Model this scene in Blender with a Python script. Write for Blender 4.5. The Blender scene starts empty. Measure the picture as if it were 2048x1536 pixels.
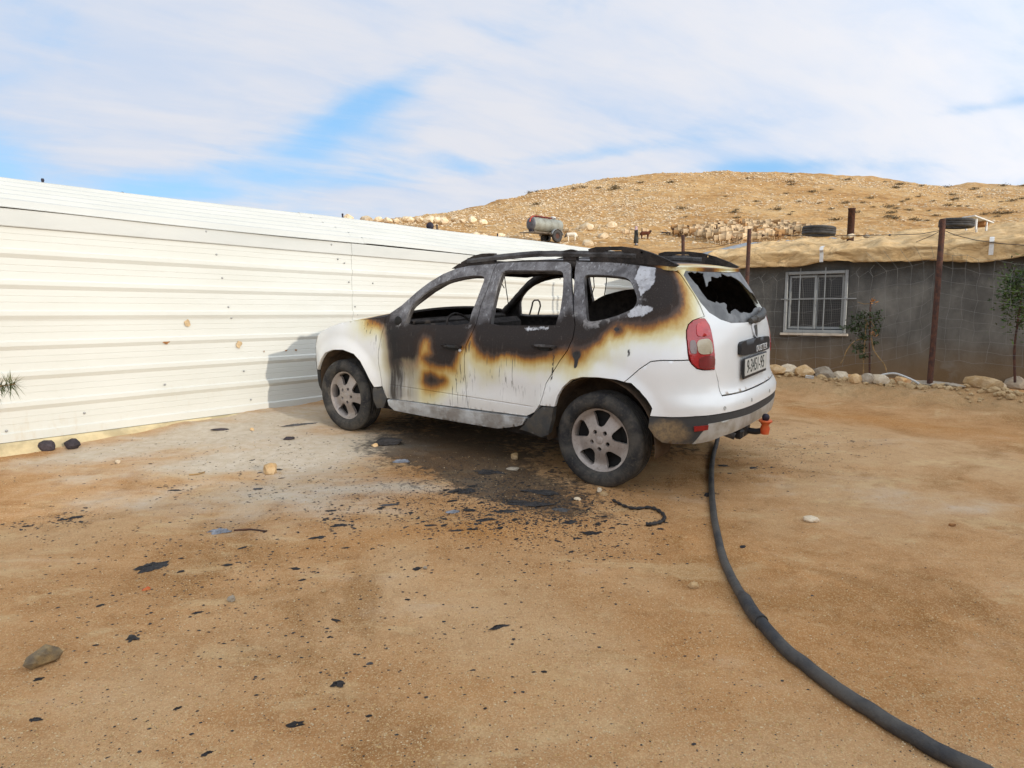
import bpy, bmesh, math, random
import numpy as np
from mathutils import Vector, Matrix, Euler, noise as mnoise
from mathutils.geometry import delaunay_2d_cdt
random.seed(7); RNG = np.random.default_rng(7)
SC = bpy.context.scene
COL = SC.collection

# ------------------------------------------------------------------ camera
CAMZ = 1.4911
cam_d = bpy.data.cameras.new('camera'); cam = bpy.data.objects.new('camera', cam_d); COL.objects.link(cam)
cam.location = (0, 0, CAMZ)
cam.rotation_euler = (math.radians(90 - 6.3), 0, 0)
cam_d.sensor_width = 36.0; cam_d.lens = 36.0 * 1300.0 / 2048.0
cam_d.clip_start = .05; cam_d.clip_end = 3000
SC.camera = cam

# ------------------------------------------------------------------ light
SUN_AZ = math.radians(-44.0)      # direction towards the sun in the XY plane (angle from +X)
SUN_EL = math.radians(14.0)
SUN_STRENGTH = 2.0
SKY_STRENGTH = .13
EXPOSURE = .27
sv = Vector((math.cos(SUN_EL) * math.cos(SUN_AZ), math.cos(SUN_EL) * math.sin(SUN_AZ), math.sin(SUN_EL)))
sun_d = bpy.data.lights.new('sun', 'SUN'); sun_d.energy = SUN_STRENGTH; sun_d.angle = math.radians(.6); sun_d.color = (1.0, .90, .76)
sun = bpy.data.objects.new('sun', sun_d); COL.objects.link(sun); sun.location = (30, -30, 20)
sun.rotation_euler = sv.to_track_quat('Z', 'Y').to_euler()
VS = SC.view_settings
SC.display_settings.display_device = 'sRGB'
VS.view_transform = 'Standard'; VS.look = 'None'; VS.exposure = EXPOSURE; VS.gamma = 1.0; VS.use_curve_mapping = False

# ------------------------------------------------------------------ node helper
class NT:
    def __init__(s, tree): s.t = tree; s.N = tree.nodes; s.L = tree.links
    def put(s, sock, v):
        if hasattr(v, 'is_linked'): s.L.new(v, sock)
        else:
            if hasattr(sock.default_value, '__len__') and not hasattr(v, '__len__'): v = [v] * len(sock.default_value)
            elif hasattr(sock.default_value, '__len__') and len(sock.default_value) == 4 and len(v) == 3: v = (*v, 1)
            sock.default_value = v
    def n(s, typ, ins=None, **props):
        nd = s.N.new('ShaderNode' + typ)
        for k, v in props.items(): setattr(nd, k, v)
        for k, v in (ins or {}).items(): s.put(nd.inputs[k], v)
        return nd
    def m(s, op, a, b=0.0, c=None, clamp=False):
        ins = {0: a, 1: b}
        if c is not None: ins[2] = c
        return s.n('Math', ins, operation=op, use_clamp=clamp).outputs[0]
    def add(s, a, b): return s.m('ADD', a, b)
    def mul(s, a, b): return s.m('MULTIPLY', a, b)
    def sub(s, a, b): return s.m('SUBTRACT', a, b)
    def mix(s, f, a, b, mode='MIX'):
        nd = s.N.new('ShaderNodeMix'); nd.data_type = 'RGBA'; nd.blend_type = mode
        s.put(nd.inputs[0], f); s.put(nd.inputs[6], a); s.put(nd.inputs[7], b)
        return nd.outputs[2]
    def noise(s, vec, scale, detail=4, rough=.55, dist=0.0):
        return s.n('TexNoise', {'Vector': vec, 'Scale': scale, 'Detail': detail, 'Roughness': rough, 'Distortion': dist}).outputs[0]
    def ramp(s, f, stops, interp='LINEAR'):
        nd = s.N.new('ShaderNodeValToRGB'); cr = nd.color_ramp; cr.interpolation = interp
        while len(cr.elements) < len(stops): cr.elements.new(.5)
        for e, (p, c) in zip(cr.elements, stops):
            e.position = p; e.color = (c, c, c, 1) if not hasattr(c, '__len__') else (*c[:3], 1)
        s.put(nd.inputs[0], f); return nd.outputs[0]
    def sstep(s, a, b, x):
        nd = s.n('MapRange', {0: x, 1: a, 2: b, 3: 0.0, 4: 1.0}, interpolation_type='SMOOTHSTEP'); return nd.outputs[0]
    def mapv(s, vec, scale=(1, 1, 1), loc=(0, 0, 0), rot=(0, 0, 0)):
        return s.n('Mapping', {'Vector': vec, 'Scale': scale, 'Location': loc, 'Rotation': rot}).outputs[0]
    def attr(s, name): return s.n('Attribute', attribute_name=name).outputs['Fac']
    def bump(s, h, strength=.3, dist=.01, normal=None):
        ins = {'Height': h, 'Strength': strength, 'Distance': dist}
        if normal is not None: ins['Normal'] = normal
        return s.n('Bump', ins).outputs[0]

MATS = {}
def newmat(name):
    m = bpy.data.materials.new(name); m.use_nodes = True
    t = NT(m.node_tree); b = m.node_tree.nodes['Principled BSDF']
    MATS[name] = m
    return m, t, b
def setp(t, b, **kw):
    keys = {'col': 'Base Color', 'rough': 'Roughness', 'metal': 'Metallic', 'normal': 'Normal', 'spec': 'Specular IOR Level', 'coat': 'Coat Weight', 'coatr': 'Coat Roughness', 'alpha': 'Alpha', 'trans': 'Transmission Weight'}
    for k, v in kw.items(): t.put(b.inputs[keys[k]], v)
def simple(name, col, rough=.7, metal=0.0, var=.25, scale=8.0, bump=0.0, bscale=60.0, spec=.4, col2=None):
    """plain material whose colour wanders between two tones, with fine relief"""
    m, t, b = newmat(name)
    tc = t.n('TexCoord').outputs['Object']
    nz = t.noise(tc, scale, 5, .6)
    c2 = col2 if col2 else tuple(c * (1 - var) for c in col)
    f = t.sstep(.35, .65, nz)
    setp(t, b, col=t.mix(f, col, c2), rough=rough, metal=metal, spec=spec)
    if bump: setp(t, b, normal=t.bump(t.noise(tc, bscale, 4, .6), bump, .01))
    return m

# ------------------------------------------------------------------ sky
world = bpy.data.worlds.new('World'); SC.world = world; world.use_nodes = True
def build_world():
    t = NT(world.node_tree)
    bg = t.N['Background']
    sky = t.n('TexSky', sky_type='NISHITA'); sky.sun_disc = False
    sky.sun_elevation = SUN_EL; sky.sun_rotation = math.pi / 2 - SUN_AZ
    sky.air_density = 1.0; sky.dust_density = .6; sky.ozone_density = 1.5; sky.altitude = 400
    v = t.n('TexCoord').outputs['Generated']
    s = t.n('SeparateXYZ', {0: v}); x, y, z = s.outputs
    zz = t.m('MAXIMUM', z, .0)
    # high thin cloud: noise on a plane overhead, long streaks running from left-near to right-far
    den = t.add(zz, .16)
    px, py = t.m('DIVIDE', x, den), t.m('DIVIDE', y, den)
    pv = t.n('CombineXYZ', {0: px, 1: py, 2: 0.0}).outputs[0]
    pv2 = t.mapv(pv, (1, 1, 1), (3.1, 1.7, 0), (0, 0, math.radians(-32)))
    pv3 = t.mapv(pv2, (.55, 1.5, 1))
    n1 = t.noise(pv3, 1.1, 7, .52, .5)
    n2 = t.noise(t.mapv(pv2, (.8, 2.2, 1), (5, 2, 0)), 2.6, 7, .58, .6)
    dens = t.add(t.mul(n1, .72), t.mul(n2, .28))
    # openings in the cloud, by direction
    yy = t.m('MAXIMUM', y, .02)
    k, e = t.m('DIVIDE', x, yy), t.m('DIVIDE', z, yy)
    front = t.sstep(.02, .35, y)
    def blob(k0, e0, a, b_, rot, amp):
        c, s_ = math.cos(rot), math.sin(rot)
        dk, de = t.sub(k, k0), t.sub(e, e0)
        p = t.add(t.mul(dk, c), t.mul(de, s_)); q = t.sub(t.mul(de, c), t.mul(dk, s_))
        r = t.add(t.m('POWER', t.m('ABSOLUTE', t.mul(p, 1 / a)), 2.0), t.m('POWER', t.m('ABSOLUTE', t.mul(q, 1 / b_)), 2.0))
        return t.mul(t.m('EXPONENT', t.mul(r, -1.0)), amp)
    blobs = [(-.19, .318, .11, .030, .42, .30), (-.33, .225, .24, .040, .22, .18), (-.27, .275, .09, .035, .5, .14), (-.16, .205, .13, .03, .1, .16), (.13, .233, .16, .013, .12, .26),
             (.36, .213, .22, .012, .04, .20), (.72, .305, .20, .010, .16, .16), (-.78, .23, .07, .04, -.2, .16), (-.60, .37, .10, .16, -.5, .07), (-.62, .17, .25, .028, .05, .17),
             (.07, .44, .12, .03, .5, .10), (-.45, .40, .3, .12, .3, -.22), (-.30, .16, .1, .02, 0, .12),
             (.1, .35, .35, .06, .2, -.12), (.6, .42, .4, .1, .2, -.10), (-.4, .45, .22, .08, .5, -.10), (-.24, .175, .09, .014, .08, -.22), (.02, .195, .16, .02, .15, -.20), (.4, .25, .3, .02, .1, -.12)]
    tot = None
    for bl in blobs:
        o = blob(*bl); tot = o if tot is None else t.add(tot, o)
    tot = t.mul(tot, front)
    wob = t.mul(t.sub(t.noise(t.n('CombineXYZ', {0: k, 1: t.mul(e, 2.2), 2: 0.0}).outputs[0], 7.0, 6, .6, .4), .5), .32)
    c = t.sub(t.add(dens, t.mul(wob, front)), tot)
    cov = t.sstep(.12, .56, c)
    cov = t.m('MAXIMUM', cov, t.mul(t.sstep(.22, .0, e), .35))
    shade = t.sstep(.36, .64, t.add(t.add(t.mul(dens, .9), t.mul(n2, .1)), t.mul(wob, .5)))
    ccol = t.mix(shade, CLOUD_THIN, CLOUD_THICK)
    blue = t.mix(.72, sky.outputs[0], SKY_BLUE)
    # thin cloud scatters forward: it glows more the nearer it stands to the sun
    cs = t.n('VectorMath', {0: v, 1: tuple(sv)}, operation='DOT_PRODUCT').outputs['Value']
    glow = t.add(1.0, t.mul(t.m('POWER', t.mul(t.add(cs, 1.0), .5), 3.0), SUN_GLOW))
    gcol = t.n('CombineXYZ', {0: glow, 1: t.mul(glow, 1.0), 2: t.add(1.0, t.mul(t.sub(glow, 1.0), .90))}).outputs[0]
    ccol = t.mix(1.0, ccol, gcol, 'MULTIPLY')
    col = t.mix(t.mul(cov, .95), blue, ccol)
    t.put(bg.inputs['Color'], col); bg.inputs['Strength'].default_value = SKY_STRENGTH
SUN_GLOW = 2.1
CLOUD_THIN = (4.05, 4.55, 5.5); CLOUD_THICK = (5.1, 5.1, 5.4); SKY_BLUE = (1.95, 4.1, 6.8)
build_world()

# ------------------------------------------------------------------ object helpers
def link(o, parent=None):
    COL.objects.link(o)
    if parent is not None: o.parent = parent
    return o
def tag(o, label=None, cat=None, group=None, kind=None):
    if label: o['label'] = label
    if cat: o['category'] = cat
    if group: o['group'] = group
    if kind: o['kind'] = kind
    return o
def empty(name, loc=(0, 0, 0), rot=(0, 0, 0), label=None, cat=None, group=None):
    o = bpy.data.objects.new(name, None); o.empty_display_size = .1; o.location = loc; o.rotation_euler = rot
    link(o); return tag(o, label, cat, group)
def mesh_obj(name, verts, faces, mats, parent=None, smooth=False, midx=None, attrs=None, loc=None):
    me = bpy.data.meshes.new(name)
    me.from_pydata([tuple(map(float, v)) for v in verts], [], [tuple(map(int, f)) for f in faces])
    if not isinstance(mats, (list, tuple)): mats = [mats]
    for m in mats: me.materials.append(m)
    if midx is not None: me.polygons.foreach_set('material_index', np.asarray(midx, np.int32))
    if smooth is True: me.polygons.foreach_set('use_smooth', np.ones(len(faces), bool))
    elif smooth is not False: me.polygons.foreach_set('use_smooth', np.asarray(smooth, bool))
    for k, v in (attrs or {}).items():
        a = me.attributes.new(k, 'FLOAT', 'POINT'); a.data.foreach_set('value', np.asarray(v, np.float32))
    me.update()
    o = bpy.data.objects.new(name, me)
    if loc is not None: o.location = loc
    return link(o, parent)
class MB:
    """collects simple solids into one mesh"""
    def __init__(s): s.v = []; s.f = []; s.sm = []
    def add(s, v, f, sm=False):
        o = len(s.v); s.v += [tuple(p) for p in v]; s.f += [tuple(i + o for i in q) for q in f]; s.sm += [sm] * len(f); return s
    def box(s, c, d, rot=None, bev=0.0):
        x, y, z = (k / 2 for k in d)
        if bev:
            b = bev; P = []
            for sx in (-1, 1):
                for sy in (-1, 1):
                    for sz in (-1, 1):
                        P += [(sx * (x - b), sy * (y - b), sz * z), (sx * (x - b), sy * y, sz * (z - b)), (sx * x, sy * (y - b), sz * (z - b))]
            bm = bmesh.new(); vs = [bm.verts.new(p) for p in P]; bmesh.ops.convex_hull(bm, input=vs)
            bm.verts.ensure_lookup_table(); bm.verts.index_update()
            V = [v.co.copy() for v in bm.verts]; Fc = [[v.index for v in f.verts] for f in bm.faces]; bm.free()
        else:
            V = [Vector((a * x, b * y, c_ * z)) for a in (-1, 1) for b in (-1, 1) for c_ in (-1, 1)]
            Fc = [(0, 1, 3, 2), (4, 6, 7, 5), (0, 4, 5, 1), (2, 3, 7, 6), (0, 2, 6, 4), (1, 5, 7, 3)]
        if rot is not None:
            R = rot if isinstance(rot, Matrix) else Euler(rot).to_matrix()
            V = [R @ p for p in V]
        return s.add([p + Vector(c) for p in V], Fc)
    def tube(s, pts, r, n=10, caps=True, sm=True):
        P = [Vector(p) for p in pts]; R = r if hasattr(r, '__len__') else [r] * len(P)
        V = []; F = []; up = None
        for i, p in enumerate(P):
            d = (P[min(i + 1, len(P) - 1)] - P[max(i - 1, 0)]).normalized()
            if up is None:
                up = Vector((0, 0, 1)) if abs(d.z) < .9 else Vector((1, 0, 0))
            a = d.cross(up).normalized(); b = a.cross(d).normalized(); up = b
            for k in range(n):
                t_ = 2 * math.pi * k / n; V.append(p + (a * math.cos(t_) + b * math.sin(t_)) * R[i])
        for i in range(len(P) - 1):
            for k in range(n):
                F.append((i * n + k, i * n + (k + 1) % n, (i + 1) * n + (k + 1) % n, (i + 1) * n + k))
        s.add(V, F, sm)
        if caps:
            s.add(V[:n], [tuple(range(n))[::-1]]); s.add(V[-n:], [tuple(range(n))])
        return s
    def lathe(s, prof, n=32, axis='Y', c=(0, 0, 0), closed=False, sm=True):
        V = []; F = []; m = len(prof)
        for k in range(n):
            a = 2 * math.pi * k / n; ca, sa = math.cos(a), math.sin(a)
            for r, h in prof:
                p = {'Y': (r * ca, h, r * sa), 'Z': (r * ca, r * sa, h), 'X': (h, r * ca, r * sa)}[axis]
                V.append((p[0] + c[0], p[1] + c[1], p[2] + c[2]))
        mm = m if closed else m - 1
        for k in range(n):
            for j in range(mm):
                a = k * m + j; b = k * m + (j + 1) % m; k2 = ((k + 1) % n) * m
                F.append((a, b, k2 + (j + 1) % m, k2 + j))
        return s.add(V, F, sm)
    def build(s, name, mat, parent=None, loc=None, fix=True):
        o = mesh_obj(name, s.v, s.f, mat, parent, s.sm, loc=loc)
        if fix:
            bm = bmesh.new(); bm.from_mesh(o.data); bmesh.ops.recalc_face_normals(bm, faces=bm.faces); bm.to_mesh(o.data); bm.free()
        return o
def copy_tree(o, parent=None):
    c = o.copy(); COL.objects.link(c)
    if parent is not None: c.parent = parent
    for ch in o.children: copy_tree(ch, c)
    return c

# ------------------------------------------------------------------ 2D polygon helpers
def inside(P, poly):
    P = np.asarray(P, float); poly = np.asarray(poly, float)
    r = np.zeros(len(P), bool); x, y = P[:, 0], P[:, 1]; j = len(poly) - 1
    for i in range(len(poly)):
        xi, yi = poly[i]; xj, yj = poly[j]
        if yi != yj:
            r ^= ((yi > y) != (yj > y)) & (x < (xj - xi) * (y - yi) / (yj - yi) + xi)
        j = i
    return r
def segdist(P, poly, closed=True):
    P = np.asarray(P, float); poly = np.asarray(poly, float); d = np.full(len(P), 1e9)
    m = len(poly) if closed else len(poly) - 1
    for i in range(m):
        a = poly[i]; b = poly[(i + 1) % len(poly)]; ab = b - a; L = ab @ ab
        t = np.clip(((P - a) @ ab) / L, 0, 1) if L > 0 else np.zeros(len(P))
        d = np.minimum(d, np.hypot(*(P - a - t[:, None] * ab).T))
    return d
def sdist(P, poly):
    d = segdist(P, poly); return np.where(inside(P, poly), -d, d)
def area(p):
    p = np.asarray(p); return .5 * np.sum(p[:, 0] * np.roll(p[:, 1], -1) - p[:, 1] * np.roll(p[:, 0], -1))
def shrink(poly, w):
    p = np.asarray(poly, float)
    if area(p) < 0: p = p[::-1]
    a = p - np.roll(p, 1, 0); b = np.roll(p, -1, 0) - p
    na = np.c_[-a[:, 1], a[:, 0]]; na /= np.maximum(np.linalg.norm(na, axis=1), 1e-9)[:, None]
    nb = np.c_[-b[:, 1], b[:, 0]]; nb /= np.maximum(np.linalg.norm(nb, axis=1), 1e-9)[:, None]
    n = na + nb; n /= np.maximum((n * n).sum(1) / 2, .6)[:, None]
    return p + n * w
def densify(poly, res):
    p = np.asarray(poly, float); o = []
    for i in range(len(p)):
        a = p[i]; b = p[(i + 1) % len(p)]; n = max(1, int(np.ceil(np.linalg.norm(b - a) / res)))
        for k in range(n): o.append(a + (b - a) * k / n)
    return np.array(o)
def chaikin(poly, it=1, closed=True, keep=.25):
    p = np.asarray(poly, float)
    for _ in range(it):
        q = np.roll(p, -1, 0)
        p = np.stack([p * (1 - keep) + q * keep, p * keep + q * (1 - keep)], 1).reshape(-1, 2)
    return p
def triangulate(outline, holes, res):
    loops = [np.asarray(outline)] + [np.asarray(h) for h in holes]
    loops = [densify(l, res) for l in loops]
    P = []; E = []
    for l in loops:
        o = len(P); P += list(l); E += [(o + i, o + (i + 1) % len(l)) for i in range(len(l))]
    nb = len(P); lo = loops[0].min(0); hi = loops[0].max(0)
    gx = np.arange(lo[0] + res / 2, hi[0], res); gy = np.arange(lo[1] + res / 2, hi[1], res * .87)
    G = np.array([(x + (j % 2) * res / 2, y) for j, y in enumerate(gy) for x in gx]).reshape(-1, 2)
    if len(G):
        ok = inside(G, loops[0])
        for h in loops[1:]: ok &= ~inside(G, h)
        G = G[ok]
        if len(G):
            d = np.min([segdist(G, l) for l in loops], axis=0); G = G[d > res * .45]
        P += list(G)
    vv, ee, ff, *_ = delaunay_2d_cdt([Vector(p) for p in P], E, [], 0, 1e-6)
    V = np.array([(v.x, v.y) for v in vv]); Fc = np.array([f for f in ff if len(f) == 3])
    cen = V[Fc].mean(1); ok = inside(cen, loops[0])
    for h in loops[1:]: ok &= ~inside(cen, h)
    Fc = Fc[ok]
    a = V[Fc]; ar = (a[:, 1, 0] - a[:, 0, 0]) * (a[:, 2, 1] - a[:, 0, 1]) - (a[:, 1, 1] - a[:, 0, 1]) * (a[:, 2, 0] - a[:, 0, 0])
    Fc[ar < 0] = Fc[ar < 0][:, ::-1]
    return V, Fc
def plate(name, outline, holes, fmap, mats, parent=None, res=.02, thick=.02, off=0.0, flip=False, attr=None, smooth=True, rim_mat=None, inner_fn=None):
    """a sheet with real thickness: polygon (with holes) in a 2D domain mapped to 3D by fmap; mats = [outer, inner]"""
    V, Fc = triangulate(outline, holes, res)
    h = 1e-3
    P = fmap(V[:, 0], V[:, 1]); du = fmap(V[:, 0] + h, V[:, 1]) - fmap(V[:, 0] - h, V[:, 1]); dv = fmap(V[:, 0], V[:, 1] + h) - fmap(V[:, 0], V[:, 1] - h)
    N = np.cross(du, dv); N /= np.maximum(np.linalg.norm(N, axis=1), 1e-12)[:, None]
    if flip: N = -N
    A = P + N * off; B = P + N * (off - thick); n = len(V)
    if flip: Fo = Fc[:, ::-1]
    else: Fo = Fc
    # border edges, oriented as in the outer faces
    cnt = {}
    for f in Fo:
        for i in range(3): cnt[(f[i], f[(i + 1) % 3])] = 1
    bed = [e for e in cnt if (e[1], e[0]) not in cnt]
    bv = sorted({i for e in bed for i in e}); ix = {v: k for k, v in enumerate(bv)}; nb = len(bv)
    verts = np.vstack([A, B, A[bv], B[bv]])
    faces = [tuple(f) for f in Fo] + [tuple(i + n for i in f[::-1]) for f in Fo] + [(2 * n + ix[b], 2 * n + ix[a], 2 * n + nb + ix[a], 2 * n + nb + ix[b]) for a, b in bed]
    mi = [0] * len(Fo) + [1 if len(mats) > 1 else 0] * len(Fo) + [rim_mat if rim_mat is not None else 0] * len(bed)
    sm = [smooth] * (2 * len(Fo)) + [False] * len(bed)
    at = None
    if attr is not None:
        a0 = attr(V); at = {k: np.concatenate([x, x, x[bv], x[bv]]) for k, x in a0.items()}
    return mesh_obj(name, verts, faces, mats, parent, sm, mi, at)
def rock_mesh(name, size, seed, mat, sub=2, rough=.28, flat=1.0):
    """an angular stone: icosphere pushed about by noise and cut by a few planes"""
    bm = bmesh.new(); bmesh.ops.create_icosphere(bm, subdivisions=sub, radius=1.0)
    rnd = random.Random(seed); off = Vector((seed * 3.7, seed * 1.3, seed * 2.1))
    planes = []
    for _ in range(7):
        d = Vector((rnd.gauss(0, 1), rnd.gauss(0, 1), rnd.gauss(0, 1))).normalized(); planes.append((d, rnd.uniform(.62, .95)))
    for v in bm.verts:
        p = v.co.copy(); q = p * (1 + rough * mnoise.noise(p * 1.3 + off) + rough * .45 * mnoise.noise(p * 3.1 + off))
        for d, k in planes:
            s = q.dot(d)
            if s > k: q -= d * (s - k) * .85
        v.co = Vector((q.x * size[0], q.y * size[1], q.z * size[2]))
    me = bpy.data.meshes.new(name); bm.to_mesh(me); bm.free(); me.materials.append(mat)
    return me
def obj_from(me, name, loc, rot=(0, 0, 0), scale=1.0, parent=None):
    o = bpy.data.objects.new(name, me); o.location = loc; o.rotation_euler = rot
    o.scale = (scale,) * 3 if not hasattr(scale, '__len__') else scale
    return link(o, parent)

# ================================================================== PLACE: frames shared by everything
F_PX = 1300.0; CP, SP = math.cos(math.radians(-6.3)), math.sin(math.radians(-6.3))
GNX, GNY, GNZ = .0062, -.0621, .9981
def plane_z(x, y): return -(GNX * x + GNY * y) / GNZ
def ray(px, py):
    v = (py - 768) / F_PX
    return np.array([(px - 1024) / F_PX, CP + SP * v, SP - CP * v])
def at_depth(px, py, depth):
    d = ray(px, py); t = depth / d[1]; return np.array([d[0] * t, depth, CAMZ + d[2] * t])
def at_ground(px, py):
    d = ray(px, py); n = np.array([GNX, GNY, GNZ]); t = -GNZ * CAMZ / (n @ d); p = np.array([0, 0, CAMZ]) + d * t
    for _ in range(6):                       # follow the small bumps of the yard
        z = float(yard_z(p[0], p[1])); t2 = t + (z - p[2]) / (d[2] - (plane_z(d[0], d[1])))
        t = t2; p = np.array([0, 0, CAMZ]) + d * t
    return p
def at_plane(px, py, p0, n):
    d = ray(px, py); o = np.array([0, 0, CAMZ]); t = ((np.asarray(p0) - o) @ np.asarray(n)) / (d @ np.asarray(n)); return o + d * t
def fbm(x, y, sc, oct=4, seed=0.0):
    x = np.atleast_1d(np.asarray(x, float)); y = np.atleast_1d(np.asarray(y, float)); r = np.zeros(np.broadcast(x, y).shape); a = 1.0
    xf, yf = np.broadcast_arrays(x, y)
    vals = np.array([mnoise.fractal(Vector((p * sc + seed, q * sc - seed, seed * .7)), 1.0, 2.0, oct, noise_basis='PERLIN_ORIGINAL') for p, q in zip(xf.ravel(), yf.ravel())])
    return vals.reshape(xf.shape)

# shed frame
SH0 = np.array([-2.23, 7.48, 0.0]); SHD = np.array([.6175, .7866, 0.0]); SHN = np.array([.7866, -.6175, 0.0])
def shed(s, out, z): return SH0 + SHD * s + SHN * out + np.array([0, 0, z])
# hut frame
HU0 = np.array([3.3, 11.4, 0.0]); HUD = np.array([.8126, -.5828, 0.0]); HUN = np.array([-.5828, -.8126, 0.0])
def hut(s, out, z): return HU0 + HUD * s + HUN * out + np.array([0, 0, z])
# fence line / bank crest
FE0 = np.array([5.03, 7.62, 0.0]); FED = np.array([-.8126, .5828, 0.0])

def ss(a, b, x):
    t = np.clip((np.asarray(x, float) - a) / (b - a), 0, 1); return t * t * (3 - 2 * t)
def bank_d(x, y):    # distance in front of the crest line (towards the camera)
    return (x - FE0[0]) * HUN[0] + (y - FE0[1]) * HUN[1]
def bank_s(x, y): return (x - FE0[0]) * FED[0] + (y - FE0[1]) * FED[1]
def yard_z(x, y, det=True):
    x = np.asarray(x, float); y = np.asarray(y, float)
    z = plane_z(x, np.maximum(y, -4.0))
    d = bank_d(x, y); s = bank_s(x, y)
    b = np.where(d > 0, .72 * (1 - ss(.02, .50, d)) + .28 * (1 - ss(.3, 1.2, d)), 1 - 2.2 * ss(.1, .75, -d) * ss(3.2, 1.2, -d)) * (1 - ss(3.2, 5.0, s))
    z = z + .175 * b
    if det:
        w = (x - SH0[0]) * SHN[0] + (y - SH0[1]) * SHN[1]
        wob = .012 * np.sin(x * 2.1 + 1.3 * np.sin(y * 1.7)) * np.sin(y * 1.6 + .8 * np.sin(x * 1.3)) + .006 * np.sin(x * 5.3 + y * 2.0) * np.sin(y * 4.7 - x * 1.1)
        z = z + wob * np.where(np.hypot(x - .1, y - 5.8) < 2.2, .35, 1.0)
    return z

# hill: skyline and mid rows seen from the yard, as slopes, turned into heights
HPX = np.array([300, 500, 700, 800, 900, 1085, 1180, 1280, 1430, 1600, 1750, 1860, 1940, 2048, 2400])
H62 = np.array([520, 500, 480, 483, 485, 487, 489, 491, 493, 490, 488, 487, 486, 485, 480])
H80 = np.array([510, 480, 462, 460, 462, 466, 469, 472, 468, 464, 462, 460, 459, 458, 455])
HSK = np.array([520, 490, 447, 440, 425, 381, 361, 349, 343, 347, 354, 364, 367, 358, 340])
HYR = np.array([90, 90, 95, 100, 110, 140, 150, 155, 160, 165, 168, 172, 176, 185, 200.])
def slope(py):
    v = (np.asarray(py, float) - 768) / F_PX; return (SP - CP * v) / (CP + SP * v)
def hill_z(x, y):
    x = np.asarray(x, float); y = np.asarray(y, float)
    th = np.arctan2(x, y); r = np.hypot(x, y); tc = np.clip(th, -1.02, 1.02)
    px = 1024 + F_PX * np.tan(tc) * .99; d = r * np.cos(tc)
    yr = np.interp(px, HPX, HYR); p62, p80, psk = (np.interp(px, HPX, q) for q in (H62, H80, HSK))
    t = np.clip((d - 80) / (yr - 80), 0, 1.0)
    py = np.where(d < 80, p62 + (p80 - p62) * np.clip((d - 62) / 18, 0, 1), p80 + (psk - p80) * t ** .8)
    zf = CAMZ + np.minimum(d, yr) * slope(py)
    zf = zf - np.maximum(d - yr, 0) * .06
    z62 = CAMZ + 62 * slope(p62)
    z16 = plane_z(x / np.maximum(r, 1e-6) * 17, y / np.maximum(r, 1e-6) * 17)
    zn = z16 + (z62 - z16) * np.clip((d - 17) / 45, 0, 1) ** 1.05
    z = np.where(d < 62, zn, zf)
    back = ss(1.2, 2.0, np.abs(th))
    return z * (1 - back) + plane_z(x, np.maximum(y, -4)) * back
def ground_z(x, y):
    r = np.hypot(x, y); k = ss(15.5, 22, r)
    return yard_z(x, y) * (1 - k) + hill_z(x, y) * k

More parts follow.
